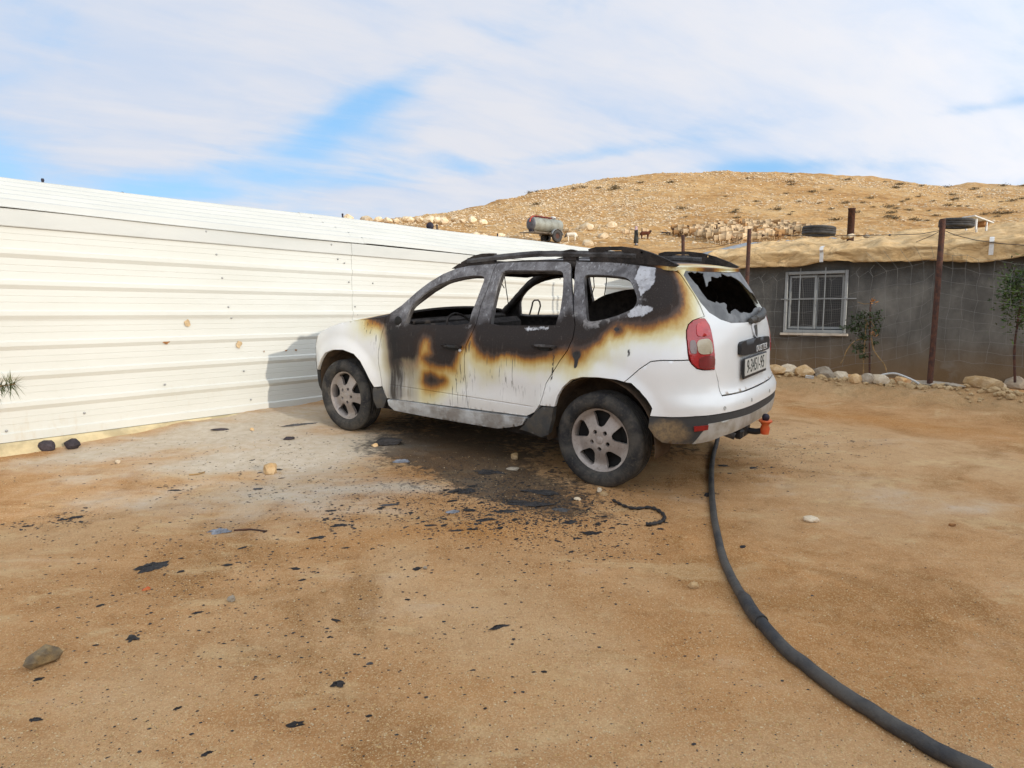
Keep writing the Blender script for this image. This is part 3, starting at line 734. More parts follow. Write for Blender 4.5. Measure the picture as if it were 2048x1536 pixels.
# ================================================================== CONCRETE HUT
def build_hut():
    root = empty('concrete_hut', HU0, (0, 0, math.atan2(HUD[1], HUD[0])), 'dark cement rendered hut with tan canvas over its roof edge, right of the car', 'hut')
    # local: x along the front wall, y inwards (away from the yard), z up
    W0, W1, ZB, ZT = 1.36, 2.29, 1.165, 2.135
    fm = lambda a, b: np.stack([a, np.zeros_like(a), b], -1)
    plate('wall', [(0, -.1), (9.5, -.1), (9.5, 2.36), (0, 2.36)], [[(W0, ZB), (W1, ZB), (W1, ZT), (W0, ZT)]], fm, [M_RENDER], root, .5, .2, smooth=False)
    for nm, P in (('end_wall', [(0, .2, .25), (0, 4.2, .25), (0, 4.2, 2.95), (0, .2, 2.36)]), ('end_wall', [(9.5, .2, .25), (9.5, 4.2, .25), (9.5, 4.2, 2.95), (9.5, .2, 2.36)]), ('back_wall', [(0, 4.2, .25), (9.5, 4.2, .25), (9.5, 4.2, 2.95), (0, 4.2, 2.95)])):
        mesh_obj(nm, P, [(0, 1, 2, 3)], M_RENDER, root)
    # roof sheets under the canvas
    RS = .155
    def rz(y): return 2.40 + RS * y
    V = []; F = []; xs = np.arange(-.55, 9.8, .06)
    for i, x in enumerate(xs):
        o = .012 * math.cos(x * 2 * math.pi / .18)
        for y in (-.16, 1.0, 2.2, 4.4): V.append((x, y, rz(y) + o))
    m = 4
    for i in range(len(xs) - 1):
        for j in range(3): F.append((i * m + j, (i + 1) * m + j, (i + 1) * m + j + 1, i * m + j + 1))
    o = mesh_obj('roof_sheet', V, F, M_GALV, root, True); o.modifiers.new('thickness', 'SOLIDIFY').thickness = .006
    mb = MB(); mb.box((4.6, -.02, 2.345), (10.0, .07, .09)); mb.build('roof_beam', M_BARK, root)
    mb = MB(); mb.box((-.3, .1, 2.33), (.55, .05, .10)); mb.build('roof_beam', M_GALV, root)
    # canvas: hangs as a flap, rolls over the edge, runs up the roof
    nx, nw = 260, 40
    ws = np.linspace(0, 1, nw); V = []
    for i in range(nx):
        s = .10 + 9.3 * i / (nx - 1)
        drop_ = .155 + .03 * math.sin(s * 2.1) + .015 * math.sin(s * 5.3) + .02 * min(1, s / 3)
        for w in ws:
            if w < .22:                      # flap
                k = w / .22; y = -.205 - .012 * math.sin(s * 7 + k * 2); z = 2.395 - drop_ * (1 - k)
            elif w < .38:                    # roll over the eave
                k = (w - .22) / .16; a = math.pi * .5 * k; y = -.205 - .055 * math.sin(a * 2) + .15 * k; z = 2.395 + .075 * math.sin(a)
            else:
                k = (w - .38) / .62; y = -.055 + k * (3.2 + 1.35 * float(ss(1.6, 3.4, s))); z = rz(max(y, 0)) + .085 + .05 * math.exp(-((k - .1) / .12) ** 2)
            nz = mnoise.fractal(Vector((s * 1.6, w * 5.0, 2.0)), 1.0, 2.0, 4)
            nz2 = mnoise.fractal(Vector((s * 5.0 + w * 6, w * 3.0, 7.0)), 1.0, 2.0, 3)
            amp = .022 if w < .38 else .055
            rg = abs(mnoise.noise(Vector((s * 2.3 + w * 2.0, w * 7.0, 3.0)))) + .6 * abs(mnoise.noise(Vector((s * 6.1 - w * 5.0, w * 11.0, 8.0))))
            z += amp * nz + .016 * nz2 - (.055 if w >= .38 else .020) * rg; y += -.6 * amp * nz2 + (.035 * rg if w < .40 else 0)
            edge = .0
            V.append((s + .03 * nz2, y, z))
    F = [(i * nw + j, (i + 1) * nw + j, (i + 1) * nw + j + 1, i * nw + j + 1) for i in range(nx - 1) for j in range(nw - 1)]
    o = mesh_obj('roof_canvas', V, F, M_TARP, root, True); o.modifiers.new('thickness', 'SOLIDIFY').thickness = .004
    # white webbing straps round the rolled edge
    for s in (1.93, 4.02):
        V = []; F = []; pts = [(-.226, 2.25), (-.230, 2.31), (-.236, 2.39), (-.272, 2.425), (-.240, 2.475), (-.12, 2.50)]
        for (y, z) in pts:
            for dx in (-.026, .026):
                for oo in (0, .004): V.append((s + dx + .10 * (z - 2.2) * 0, y - oo - .018, z + .004))
        for i in range(len(pts) - 1):
            a = i * 4; F += [(a + 1, a + 3, a + 7, a + 5), (a, a + 4, a + 6, a + 2), (a, a + 1, a + 5, a + 4), (a + 2, a + 6, a + 7, a + 3)]
        mesh_obj('strap', V, F, M_WHITESTEEL, root)
    # stove pipe
    mb = MB(); mb.lathe([(.055, -.3), (.055, .62), (.061, .62), (.061, .64), (.048, .64), (.048, .2), (0, .2)], 20, 'Z'); pp = mb.build('stove_pipe', M_RUST, root, loc=(2.10, 1.15, rz(1.15)))
    # window
    fr = MB()
    d = .05
    for c, dd in (((W0 + .03, .02, (ZB + ZT) / 2), (.045, .10, ZT - ZB)), ((W1 - .03, .02, (ZB + ZT) / 2), (.045, .10, ZT - ZB)), (((W0 + W1) / 2, .02, ZT - .025), (W1 - W0 - .106, .098, .05)), (((W0 + W1) / 2, .02, ZB + .025), (W1 - W0 - .106, .098, .05))): fr.box(c, dd, bev=.006)
    win = fr.build('window', M_ALU, root)
    iw = (W1 - W0 - .12) / 2
    for k in (0, 1):
        x0 = W0 + .06 + k * iw - (.012 if k else 0); x1 = x0 + iw + .012; zb, zt = ZB + .062, ZT - .062; y = .035 + .028 * k
        mb = MB()
        for c, dd in (((x0 + .022, y, (zb + zt) / 2), (.034, .024, zt - zb)), ((x1 - .022, y, (zb + zt) / 2), (.034, .024, zt - zb)), (((x0 + x1) / 2, y, zt - .018), (x1 - x0 - .079, .022, .036)), (((x0 + x1) / 2, y, zb + .018), (x1 - x0 - .079, .022, .036))): mb.box(c, dd, bev=.004)
        mb.build('sash', M_ALU, win)
        mb = MB(); mb.box(((x0 + x1) / 2, y + .008, (zb + zt) / 2), (x1 - x0 - .07, .006, zt - zb - .07)); mb.build('pane', M_SCREEN, win)
    for c, dd in (((W0 + .235, -.022, (ZB + ZT) / 2), (.016, .012, ZT - ZB + .10)), ((W0 + .60, -.022, (ZB + ZT) / 2), (.016, .012, ZT - ZB + .10)), (((W0 + W1) / 2 + .04, -.036, 1.70), (W1 - W0 + .16, .012, .014))):
        mb = MB(); mb.box(c, dd); mb.build('bar', M_ALU, win)
    mb = MB(); mb.box(((W0 + W1) / 2, .09, ZB - .022), (W1 - W0 + .06, .30, .04), bev=.006); mb.build('window_sill', M_SILL, root)
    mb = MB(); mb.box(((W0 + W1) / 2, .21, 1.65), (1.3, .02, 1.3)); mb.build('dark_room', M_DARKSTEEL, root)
    return root
HUT = build_hut()
def hut_w(x, y, z): return Vector(hut(x, -y, z))
def roof_top(x, y): return 2.40 + .155 * y + .07

# tyres and oddments lying on the hut roof
def tyre_mesh():
    mb = MB(); R, w = .315, .20
    prof = [(.20, -w * .42), (.235, -w * .5), (.285, -w * .5), (R - .012, -w * .45), (R, -w * .36), (R, -w * .13), (R - .009, -w * .12), (R - .009, -w * .09), (R, -w * .08), (R, w * .08), (R - .009, w * .09), (R - .009, w * .12), (R, w * .13), (R, w * .36), (R - .012, w * .45), (.285, w * .5), (.235, w * .5), (.20, w * .42), (.215, w * .3), (.28, w * .2), (.28, -w * .2), (.215, -w * .3)]
    mb.lathe(prof, 40, 'Z', closed=True); return mb
for px, py, yb, tilt, sc, lab in [(1637, 473, .95, (.03, .05, .2), .84, 'old tyre lying flat on the hut roof left of the stove pipe'), (1912, 459, 1.0, (.05, .03, .6), .74, 'old tyre lying on the hut roof behind the rusty fence post')]:
    pl0 = HU0 - HUN * yb; p = at_plane(px, py, pl0, HUN)
    o = tyre_mesh().build('tyre', M_RUBBER, None, loc=(p[0], p[1], p[2] + .09)); o.rotation_euler = tilt; o.scale = (sc, sc, sc * .86); tag(o, lab, 'tyre', 'tyres holding down the canvas roof')
stones = [(1690, 475, .055, M_ST_OCH), (1702, 472, .06, M_ST_PALE), (1719, 470, .05, M_ST_OCH), (1733, 473, .045, M_ST_GREY), (1780, 470, .022, M_ST_DARK)]
for i, (px, py, r, mt) in enumerate(stones):
    p = at_plane(px, py, HU0 - HUN * .62, HUN)
    me = rock_mesh('stone', (r * 1.25, r, r * .7), 40 + i, mt, 2)
    o = obj_from(me, 'stone', (p[0], p[1], p[2]), (0, 0, i)); tag(o, ['flat ochre stone on the hut roof, leftmost of the row at the stove pipe', 'pale round stone on the hut roof right below the stove pipe', 'ochre stone on the hut roof just right of the stove pipe', 'grey stone at the right end of the row on the hut roof', 'tiny dark pebble alone on the hut roof canvas'][i], 'stone', 'stones weighing down the roof canvas')
def white_frame():
    p = at_plane(1945, 455, HU0 - HUN * 1.6, HUN); root = empty('low_table', p, (0, 0, .3), 'small white metal table standing on the hut roof beside the right tyre', 'table')
    mb = MB(); mb.box((.10, 0, .12), (.42, .22, .018), (0, .22, 0)); mb.build('top', M_WHITESTEEL, root)
    for x in (-.03, .19):
        for y in (-.08, .08):
            mb = MB(); mb.box((x, y, .04 - x * .1), (.022, .022, .16)); mb.build('leg', M_WHITESTEEL, root)
    mb = MB(); mb.box((.19, 0, .06), (.10, .16, .07), (0, .2, 0)); mb.build('bundle', M_RUSTMARK, root)
white_frame()

# ================================================================== NET FENCE
def build_fence():
    root = empty('net_fence', FE0 + np.array([0, 0, .6]), (0, 0, 0), 'sagging knotted net fence on rusty steel posts in front of the hut', 'fence')
    O = FE0 + np.array([0, 0, .6])
    def fp(px, py): return at_plane(px, py, FE0, HUN)
    posts = [(1860, 757, 1886, 438, .032), (1487, 700, 1499, 458, .026), (1366, 560, 1366, 470, .024), (2330, 800, 2350, 440, .03)]
    for x0, y0, x1, y1, r in posts:
        a, b = fp(x0, y0), fp(x1, y1); dn = (a - b) / np.linalg.norm(a - b)
        a = a + dn * .25
        mb = MB(); mb.tube([a - O, a * .7 + b * .3 - O + np.array([.004, 0, 0]), b - O], r, 10)
        mb.build('post', M_RUST, root)
    rnd = random.Random(3)
    def strand(pts, r=.0016, mat=M_WIRE, nm='wire'):
        mb = MB(); mb.tube([np.asarray(p) - O for p in pts], r, 5); mb.build(nm, mat, root)
    # right bay: rows and columns of a loose net
    rowsR = [505, 532, 560, 586, 613, 634, 652, 676, 696, 718]
    def rowpt(base, px):      # rows fall towards the right
        return base - (1 - (px - 1880) / 170.0) * 0 + (px - 1885) * .145 * (.55 if base > 640 else 1.0)
    colsR = [1884, 1906, 1934, 1960, 1992, 2026, 2062, 2100, 2140]
    J = {(i, j): (rnd.uniform(-3, 3), rnd.uniform(-2.2, 2.2)) for i in range(12) for j in range(30)}
    for i, b in enumerate(rowsR):
        pts = []
        for j, cx in enumerate(colsR):
            cx2 = cx - (b - 505) * .085
            jx, jy = J[(i, j)]; pts.append(fp(cx2 + jx, rowpt(b, cx) + jy + (2.5 if j % 2 else 0)))
        strand(pts)
    for j, cx in enumerate(colsR[1:]):
        j += 1
        pts = [fp(cx - (b - 505) * .085 + J[(i, j)][0], rowpt(b, cx) + J[(i, j)][1] + (2.5 if j % 2 else 0)) for i, b in enumerate(rowsR) if not (j in (3, 5) and i > 7)]
        strand(pts, .0014)
    # left bay: the net has slumped, its top edge curls down to the left
    colsL = [1868, 1846, 1822, 1797, 1770, 1744, 1716, 1690, 1663, 1636, 1608, 1580, 1553, 1526, 1498]
    def topL(px): return 518 + 48 * (1 - ((px - 1560) / 310.0) ** 2 if px > 1560 else 1.0) * .95 - (0 if px < 1860 else 6)
    rowsL = [0, 34, 62, 88, 112, 134, 156, 178]
    for i, b in enumerate(rowsL):
        pts = []
        for j, cx in enumerate(colsL):
            jx, jy = J[(i, j + 9)]
            pts.append(fp(cx + jx * 1.4 - b * .03, topL(cx) + b + jy * 1.6 + (4 if (j % 2 and i == 0) else 0)))
            if i == 0 and j > 4:      # curled loops along the slumped edge
                pts.append(fp(cx - 8 + jx, topL(cx) - 9 + jy * 2))
        strand(pts, .0015)
    for j, cx in enumerate(colsL):
        pts = [fp(cx + J[(i, j + 9)][0] * 1.4 - b * .03, topL(cx) + b + J[(i, j + 9)][1] * 1.6 + (4 if (j % 2 and i == 0) else 0)) for i, b in enumerate(rowsL)]
        if j > 4: pts = [fp(cx + 5, topL(cx) - 18), fp(cx - 4, topL(cx) - 8)] + pts
        else: pts = [fp(cx - 6 - 8 * j, 492 + 3 * j)] + pts
        strand(pts, .0013)
    # cables tied to the posts
    strand([fp(1886, 460), fp(1840, 468), fp(1780, 470), fp(1700, 471), fp(1640, 472), fp(1560, 470), fp(1499, 470)], .004, M_BLACKWIRE, 'cable')
    strand([fp(1886, 460), fp(1910, 470), fp(1950, 480), fp(2000, 487), fp(2070, 492)], .004, M_BLACKWIRE, 'cable')
    strand([fp(1884, 460), fp(1862, 472), fp(1832, 484)], .0035, M_BLACKWIRE, 'cable')
    strand([fp(1499, 470), fp(1470, 484), fp(1430, 494), fp(1366, 500)], .003, M_BLACKWIRE, 'cable')
build_fence()

# ================================================================== UNSEEN HOUSE, ASSUMED AND ADDED BEHIND THE CAMERA (to shade the near yard)
def build_shade_house():
    h = Vector((math.cos(SUN_AZ), math.sin(SUN_AZ), 0)); pv = Vector((-h.y, h.x, 0))
    root = empty('shade_house', (0, 0, 0), label='unseen house assumed behind the camera, added to shade the near yard', cat='house')
    R = Matrix((h, pv, Vector((0, 0, 1)))).transposed()
    def blk(nm, s0, s1, p0, p1, z1, mat):
        mb = MB(); c = h * ((s0 + s1) / 2) + pv * ((p0 + p1) / 2); mb.box((c.x, c.y, (z1 - .8) / 2), (s1 - s0, p1 - p0, z1 + .8), R); mb.build(nm, mat, root)
    blk('low_shade_block', 4.6, 9.4, -13, 3.25, 2.40, M_RENDER); blk('roof_slab', 4.5, 9.5, -13.1, 3.24, 2.54, M_PLINTH)
    blk('main_shade_block', 9.1, 14.5, 3.3, 10.1, 4.55, M_RENDER); blk('roof_slab', 9.0, 14.6, 3.28, 10.2, SHADE_HOUSE_TOP, M_PLINTH)
    for p in (-9, -4.5, 0.2):
        mb = MB(); c = h * 4.59 + pv * p; mb.box((c.x, c.y, 1.3), (.06, 1.1, 1.1), R); w = mb.build('window', M_ALU, root)
        mb = MB(); c = h * 4.565 + pv * p; mb.box((c.x, c.y, 1.3), (.02, .98, .98), R); mb.build('pane', M_SCREEN, w)
    mb = MB(); c = h * 4.58 + pv * -6.8; mb.box((c.x, c.y, .95), (.08, 1.0, 2.1), R); mb.build('door', M_RUST, root)
SHADE_HOUSE_TOP = 4.7
build_shade_house()

# ================================================================== THE BURNT CAR
# body shell: u runs round the body from the rear centre along the left side to the front centre, z is height
def _ip(z, a): a = np.array(a); return np.interp(z, a[:, 0], a[:, 1])
def _smi(z, a): return sum(_ip(z + d, a) for d in (-.03, -.015, 0, .015, .03)) / 5
HW = [(.15, .84), (.25, .865), (.35, .893), (.5, .903), (.7, .908), (.85, .905), (.95, .895), (1.02, .872), (1.08, .845), (1.2, .803), (1.35, .743), (1.48, .682), (1.55, .635), (1.62, .55), (1.7, .45)]
XR = [(.15, -.62), (.25, -.68), (.35, -.78), (.45, -.825), (.55, -.835), (.66, -.83), (.70, -.79), (.76, -.77), (.9, -.765), (1.05, -.757), (1.15, -.735), (1.3, -.66), (1.45, -.57), (1.55, -.50), (1.62, -.42), (1.7, -.3)]
XF = [(.15, 3.30), (.25, 3.40), (.4, 3.52), (.55, 3.55), (.75, 3.54), (.9, 3.47), (1.0, 3.30), (1.1, 3.1), (1.7, 3.1)]
RR, PR, RF, PF, XR0, XF0, HW0 = .44, 2.9, .80, 2.4, -.75, 3.45, .905
def _plan():
    t = np.linspace(0, np.pi / 2, 160)
    yr = HW0 * np.sin(t) ** (2 / PR); xr = XR0 + RR * (1 - np.cos(t) ** (2 / PR))
    xs = np.linspace(XR0 + RR, XF0 - RF, 120)[1:-1]
    yf = HW0 * np.sin(t) ** (2 / PF); xf = XF0 - RF * (1 - np.cos(t) ** (2 / PF))
    x = np.r_[xr, xs, xf[::-1]]; y = np.r_[yr, np.full(len(xs), HW0), yf[::-1]]
    u = np.r_[0, np.cumsum(np.hypot(np.diff(x), np.diff(y)))]; uu = np.linspace(0, u[-1], 700)
    return uu, np.interp(uu, u, x), np.interp(uu, u, y)
PU, PX, PY = _plan(); UMAX = PU[-1]
def S(u, z):
    u = np.asarray(u, float); z = np.asarray(z, float); sg = np.where(u < 0, -1., 1.); ua = np.abs(u)
    x0 = np.interp(ua, PU, PX); y0 = np.interp(ua, PU, PY)
    br = 1 - ss(0, 1.0, x0 - XR0); bf = 1 - ss(0, .9, XF0 - x0)
    x = x0 + (_smi(z, XR) - XR0) * br + (_smi(z, XF) - XF0) * bf
    k = ss(1.0, 1.12, z) * ss(1.5, 2.2, x0)
    y0 = y0 * (1 - k) + HW0 * k
    y = y0 / HW0 * _smi(z, HW) * (1 - .02 * ss(1.2, 2.9, x0) * (1 - k))
    for cx, cz, r in ((0.0, .335, .40), (2.673, .335, .40)):
        rr = np.hypot(x - cx, z - cz); fl = np.where(rr < r, 1., 1 - ss(r + .03, r + .17, rr)) * ss(0, .5, z + .2)
        y = y + .028 * fl * (y0 > .75 * HW0)
    y = y - .012 * np.exp(-((z - .60) / .09) ** 2) * ss(.45, .7, x0) * (1 - ss(2.0, 2.25, x0))
    return np.stack([x, sg * y, z], -1)
def uofx(x): return float(np.interp(x, PX[100:600], PU[100:600]))
OUT = {
  'front_door': [(3.559, 0.383), (3.596, 0.492), (3.627, 0.683), (3.627, 0.776), (3.602, 0.879), (3.584, 0.979), (3.577, 1.091), (3.528, 1.133), (3.422, 1.197), (3.285, 1.315), (3.166, 1.4), (3.048, 1.463), (2.923, 1.509), (2.799, 1.53), (2.631, 1.542), (2.525, 1.548), (2.531, 1.506), (2.531, 1.436), (2.537, 1.345), (2.562, 1.227), (2.562, 1.167), (2.568, 1.088), (2.587, 1.006), (2.624, 0.916), (2.637, 0.834), (2.637, 0.722), (2.631, 0.565), (2.606, 0.416)],
  'front_window': [(3.341, 1.037), (3.328, 1.103), (3.316, 1.17), (3.278, 1.227), (3.197, 1.297), (3.079, 1.367), (2.954, 1.412), (2.824, 1.439), (2.718, 1.451), (2.637, 1.451), (2.599, 1.439), (2.593, 1.406), (2.606, 1.324), (2.618, 1.245), (2.637, 1.164), (2.637, 1.07)],
  'rear_door': [(2.606, 0.416), (2.631, 0.565), (2.637, 0.722), (2.637, 0.834), (2.624, 0.916), (2.587, 1.006), (2.568, 1.088), (2.562, 1.167), (2.562, 1.227), (2.537, 1.345), (2.531, 1.436), (2.531, 1.506), (2.525, 1.548), (2.462, 1.557), (2.244, 1.563), (2.008, 1.563), (1.895, 1.56), (1.852, 1.545), (1.771, 1.345), (1.721, 1.203), (1.69, 1.124), (1.684, 1.028), (1.709, 0.946), (1.758, 0.879), (1.827, 0.77), (1.871, 0.701), (1.895, 0.604), (1.92, 0.534), (1.97, 0.474), (2.045, 0.434)],
  'rear_window': [(2.438, 1.079), (2.444, 1.173), (2.45, 1.27), (2.45, 1.397), (2.444, 1.472), (2.413, 1.494), (2.201, 1.494), (1.92, 1.494), (1.883, 1.475), (1.846, 1.342), (1.833, 1.215), (1.846, 1.124), (1.846, 1.109)],
  'quarter_window': [(1.609, 1.164), (1.653, 1.303), (1.702, 1.436), (1.702, 1.46), (1.677, 1.469), (1.516, 1.466), (1.36, 1.457), (1.291, 1.442), (1.26, 1.415), (1.229, 1.363), (1.21, 1.315), (1.223, 1.273), (1.254, 1.242), (1.316, 1.218), (1.385, 1.191), (1.472, 1.167), (1.559, 1.149), (1.59, 1.152)],
  'tail_light': [(0.83, 1.185), (0.78, 1.197), (0.731, 1.194), (0.706, 1.155), (0.687, 1.07), (0.656, 0.97), (0.65, 0.873), (0.743, 0.876), (0.799, 0.888), (0.837, 0.919), (0.868, 0.991), (0.886, 1.076), (0.886, 1.124), (0.868, 1.161)],
}
MK = {
  'char': [(3.771, 1.064), (3.665, 1.046), (3.59, 1.028), (3.505, 0.94), (3.46, 0.816), (3.465, 0.689), (3.403, 0.728), (3.185, 0.746), (3.141, 0.804), (3.123, 0.913), (3.085, 0.952), (3.011, 0.949), (2.979, 0.828), (3.017, 0.801), (3.085, 0.782), (3.004, 0.74), (2.886, 0.731), (2.768, 0.749), (2.736, 0.816), (2.718, 0.87), (2.637, 0.931), (2.587, 1.037), (2.537, 0.934), (2.469, 0.87), (2.357, 0.858), (2.213, 0.891), (2.107, 0.879), (1.989, 0.879), (1.902, 0.906), (1.783, 0.94), (1.715, 0.964), (1.671, 0.991), (1.653, 0.97), (1.59, 0.973), (1.553, 0.994), (1.491, 1.031), (1.453, 1.1), (1.397, 1.146), (1.322, 1.158), (1.391, 1.158), (1.291, 1.161), (1.241, 1.155), (1.16, 1.155), (1.061, 1.179), (0.974, 1.209), (0.917, 1.242), (0.874, 1.303), (0.861, 1.36), (0.861, 1.439), (0.88, 1.503), (0.93, 1.527), (0.986, 1.539), (1.0, 1.9), (3.86, 1.9), (3.80, 1.12)],
  'ash': [(1.198, 1.539), (1.198, 1.433), (1.173, 1.306), (1.266, 1.212), (1.379, 1.17), (1.553, 1.133), (1.659, 1.149), (1.702, 1.173), (1.758, 1.212), (1.821, 1.143), (1.871, 1.139), (1.964, 1.285), (2.388, 1.27), (2.419, 1.121), (2.487, 1.109), (2.537, 1.085), (2.599, 1.127), (2.649, 1.085), (2.712, 1.185), (3.197, 1.164), (3.316, 1.028), (3.391, 1.049), (3.521, 1.067), (3.7, 1.9), (1.3, 1.9)],
  'bare1': [(1.173, 1.536), (1.017, 1.527), (1.023, 1.482), (1.042, 1.43), (1.092, 1.385), (1.179, 1.339), (1.198, 1.4), (1.229, 1.442), (1.198, 1.482)],
  'bare2': [(1.304, 1.194), (1.279, 1.227), (1.248, 1.248), (1.185, 1.273), (1.142, 1.264), (1.098, 1.264), (1.098, 1.239), (1.142, 1.224), (1.154, 1.212), (1.248, 1.194)],
  'bare3': [(2.101, 1.073), (2.051, 1.082), (1.902, 1.097), (1.895, 1.082), (2.008, 1.07), (2.095, 1.064)],
  'spot': [(3.067, 0.631), (2.998, 0.649), (2.93, 0.622), (2.861, 0.619), (2.93, 0.586), (3.042, 0.558), (3.079, 0.592)],
  'soot': [(3.553, 0.982), (3.428, 0.991), (3.397, 0.695), (3.428, 0.377), (3.534, 0.374), (3.497, 0.637), (3.515, 0.807)],
  'soot2': [(3.403, 0.761), (3.166, 0.779), (3.154, 0.67), (3.185, 0.401), (3.428, 0.377)],
  'hole1': [(1.665, 0.94), (1.609, 0.949), (1.597, 0.919), (1.615, 0.894), (1.621, 0.834), (1.646, 0.831), (1.646, 0.888), (1.665, 0.913)],
  'hole2': [(1.391, 1.121), (1.353, 1.124), (1.341, 1.106), (1.366, 1.094), (1.385, 1.106)],
  'hole3': [(1.26, 0.988), (1.241, 0.991), (1.241, 0.94), (1.254, 0.934)],
  'hole4': [(1.821, 0.909), (1.808, 0.909), (1.815, 0.782), (1.821, 0.725), (1.839, 0.695), (1.827, 0.77)],
  'glass_hole': [(0.737, 1.49), (0.65, 1.484), (0.537, 1.497), (0.569, 1.43), (0.581, 1.397), (0.519, 1.43), (0.413, 1.463), (0.27, 1.463), (0.17, 1.482), (0.027, 1.445), (-0.073, 1.348), (-0.204, 1.276), (-0.229, 1.224), (-0.029, 1.236), (0.076, 1.203), (0.139, 1.218), (0.226, 1.236), (0.326, 1.236), (0.413, 1.221), (0.419, 1.252), (0.388, 1.276), (0.494, 1.288), (0.581, 1.3), (0.631, 1.315), (0.662, 1.36), (0.7, 1.421), (0.731, 1.469)],
  'rwin_left': [(0.799, 1.509), (0.724, 1.512), (0.625, 1.512), (0.438, 1.5), (0.151, 1.49), (0.014, 1.433), (-0.11, 1.348), (-0.191, 1.248), (-0.254, 1.158), (0.12, 1.149), (0.438, 1.158), (0.569, 1.185), (0.668, 1.23), (0.718, 1.294), (0.749, 1.379), (0.78, 1.463)],
  'tg_left': [(0.805, 1.506), (0.805, 1.463), (0.774, 1.403), (0.749, 1.351), (0.731, 1.273), (0.724, 1.206), (0.65, 0.876), (0.606, 0.788), (0.6, 0.701), (0.288, 0.689), (-0.092, 0.692)],
  'bump_seam': [(1.26, 0.776), (1.167, 0.87), (1.092, 0.925), (1.023, 0.937), (0.855, 0.943)],
  'band': [(1.117, 0.574), (1.011, 0.577), (0.855, 0.592), (0.637, 0.595), (0.245, 0.589)],
  'skid': [(0.837, 0.407), (0.805, 0.471), (0.755, 0.537), (0.556, 0.543), (0.226, 0.528)],
  'skidbot': [(1.073, 0.444), (1.023, 0.41), (0.961, 0.404), (0.837, 0.407), (0.693, 0.431), (0.612, 0.459), (0.332, 0.468)],
  'reflector': [(0.861, 0.525), (0.762, 0.528), (0.762, 0.498), (0.855, 0.492)],
  'plate': [(0.32, 0.913), (-0.123, 0.9), (-0.229, 0.773), (0.282, 0.791)],
  'handle': [(0.394, 1.0), (0.357, 1.024), (-0.235, 1.009), (-0.303, 0.988), (-0.279, 0.919), (0.369, 0.922), (0.401, 0.94)],
  'emblem': [(0.07, 1.127), (-0.067, 1.127), (-0.048, 1.082), (0.002, 1.034), (0.052, 1.049)],
  'sill': [(3.559, 0.38), (2.039, 0.431), (2.132, 0.353), (2.307, 0.307), (3.042, 0.295), (3.465, 0.295)],
  'clad': [(1.97, 0.468), (1.914, 0.534), (1.815, 0.54), (1.821, 0.425), (1.895, 0.377), (2.12, 0.356), (2.076, 0.422)],
  'fclad': [(3.702, 0.468), (3.602, 0.48), (3.565, 0.389), (3.671, 0.286), (3.69, 0.356)],
  'fender_top': [(3.577, 1.097), (3.771, 1.073), (4.013, 1.043), (4.325, 0.982), (4.574, 0.909), (4.668, 0.804), (4.661, 0.713), (4.555, 0.54)],
  'dh1': [(2.861, 0.909), (2.668, 0.925), (2.662, 0.894), (2.861, 0.879)],
  'dh2': [(2.001, 0.973), (1.796, 0.985), (1.79, 0.952), (1.995, 0.946)],
  'rail': [(2.961, 1.5), (2.705, 1.584), (2.089, 1.618), (1.385, 1.621)],
}
_BU = np.linspace(.35, 5.2, 900)
def body_y(x, z):
    P = S(_BU, np.full(900, float(z))); return float(np.interp(x, P[:, 0], P[:, 1]))
def mirror(l): return [(-a, b) for a, b in l]

def burn_attrs(V):
    """signed distances (metres along the skin) to the burnt zones; symmetric left/right"""
    W = V.copy(); W[:, 0] = np.abs(W[:, 0])
    d = sdist(W, MK['char'])
    d = np.minimum(d, sdist(W, MK['spot']) + .005)
    d = np.minimum(d, np.hypot(W[:, 0] - 1.634, W[:, 1] - .935) - .022)
    d = np.minimum(d, np.hypot(W[:, 0] - 1.35, W[:, 1] - 1.112) - .012)
    # spoiler lip scorch above the rear window
    d = np.minimum(d, np.hypot((W[:, 0] - .42) / 2.2, W[:, 1] - 1.52) - .012)
    blk = np.minimum.reduce([sdist(W, MK['hole1']), sdist(W, MK['hole2']), sdist(W, MK['hole3']), sdist(W, MK['hole4'])])
    soot = np.clip(-sdist(W, MK['soot']) / .15 + .66, 0, 1) ** 1.3 + .60 * np.clip(-sdist(W, MK['soot2']) / .10 + .55, 0, 1)
    ash = sdist(W, MK['ash'])
    bare = np.minimum.reduce([sdist(W, MK['bare1']), sdist(W, MK['bare2']), sdist(W, MK['bare3'])])
    door = ss(3.0, 2.85, W[:, 0]) * 0 + ss(2.9, 2.98, W[:, 0]) * ss(.4, .5, W[:, 1])
    return {'burn': d, 'soot': np.clip(soot, 0, 1), 'ash': ash, 'bare': bare, 'blk': blk, 'drip': door}

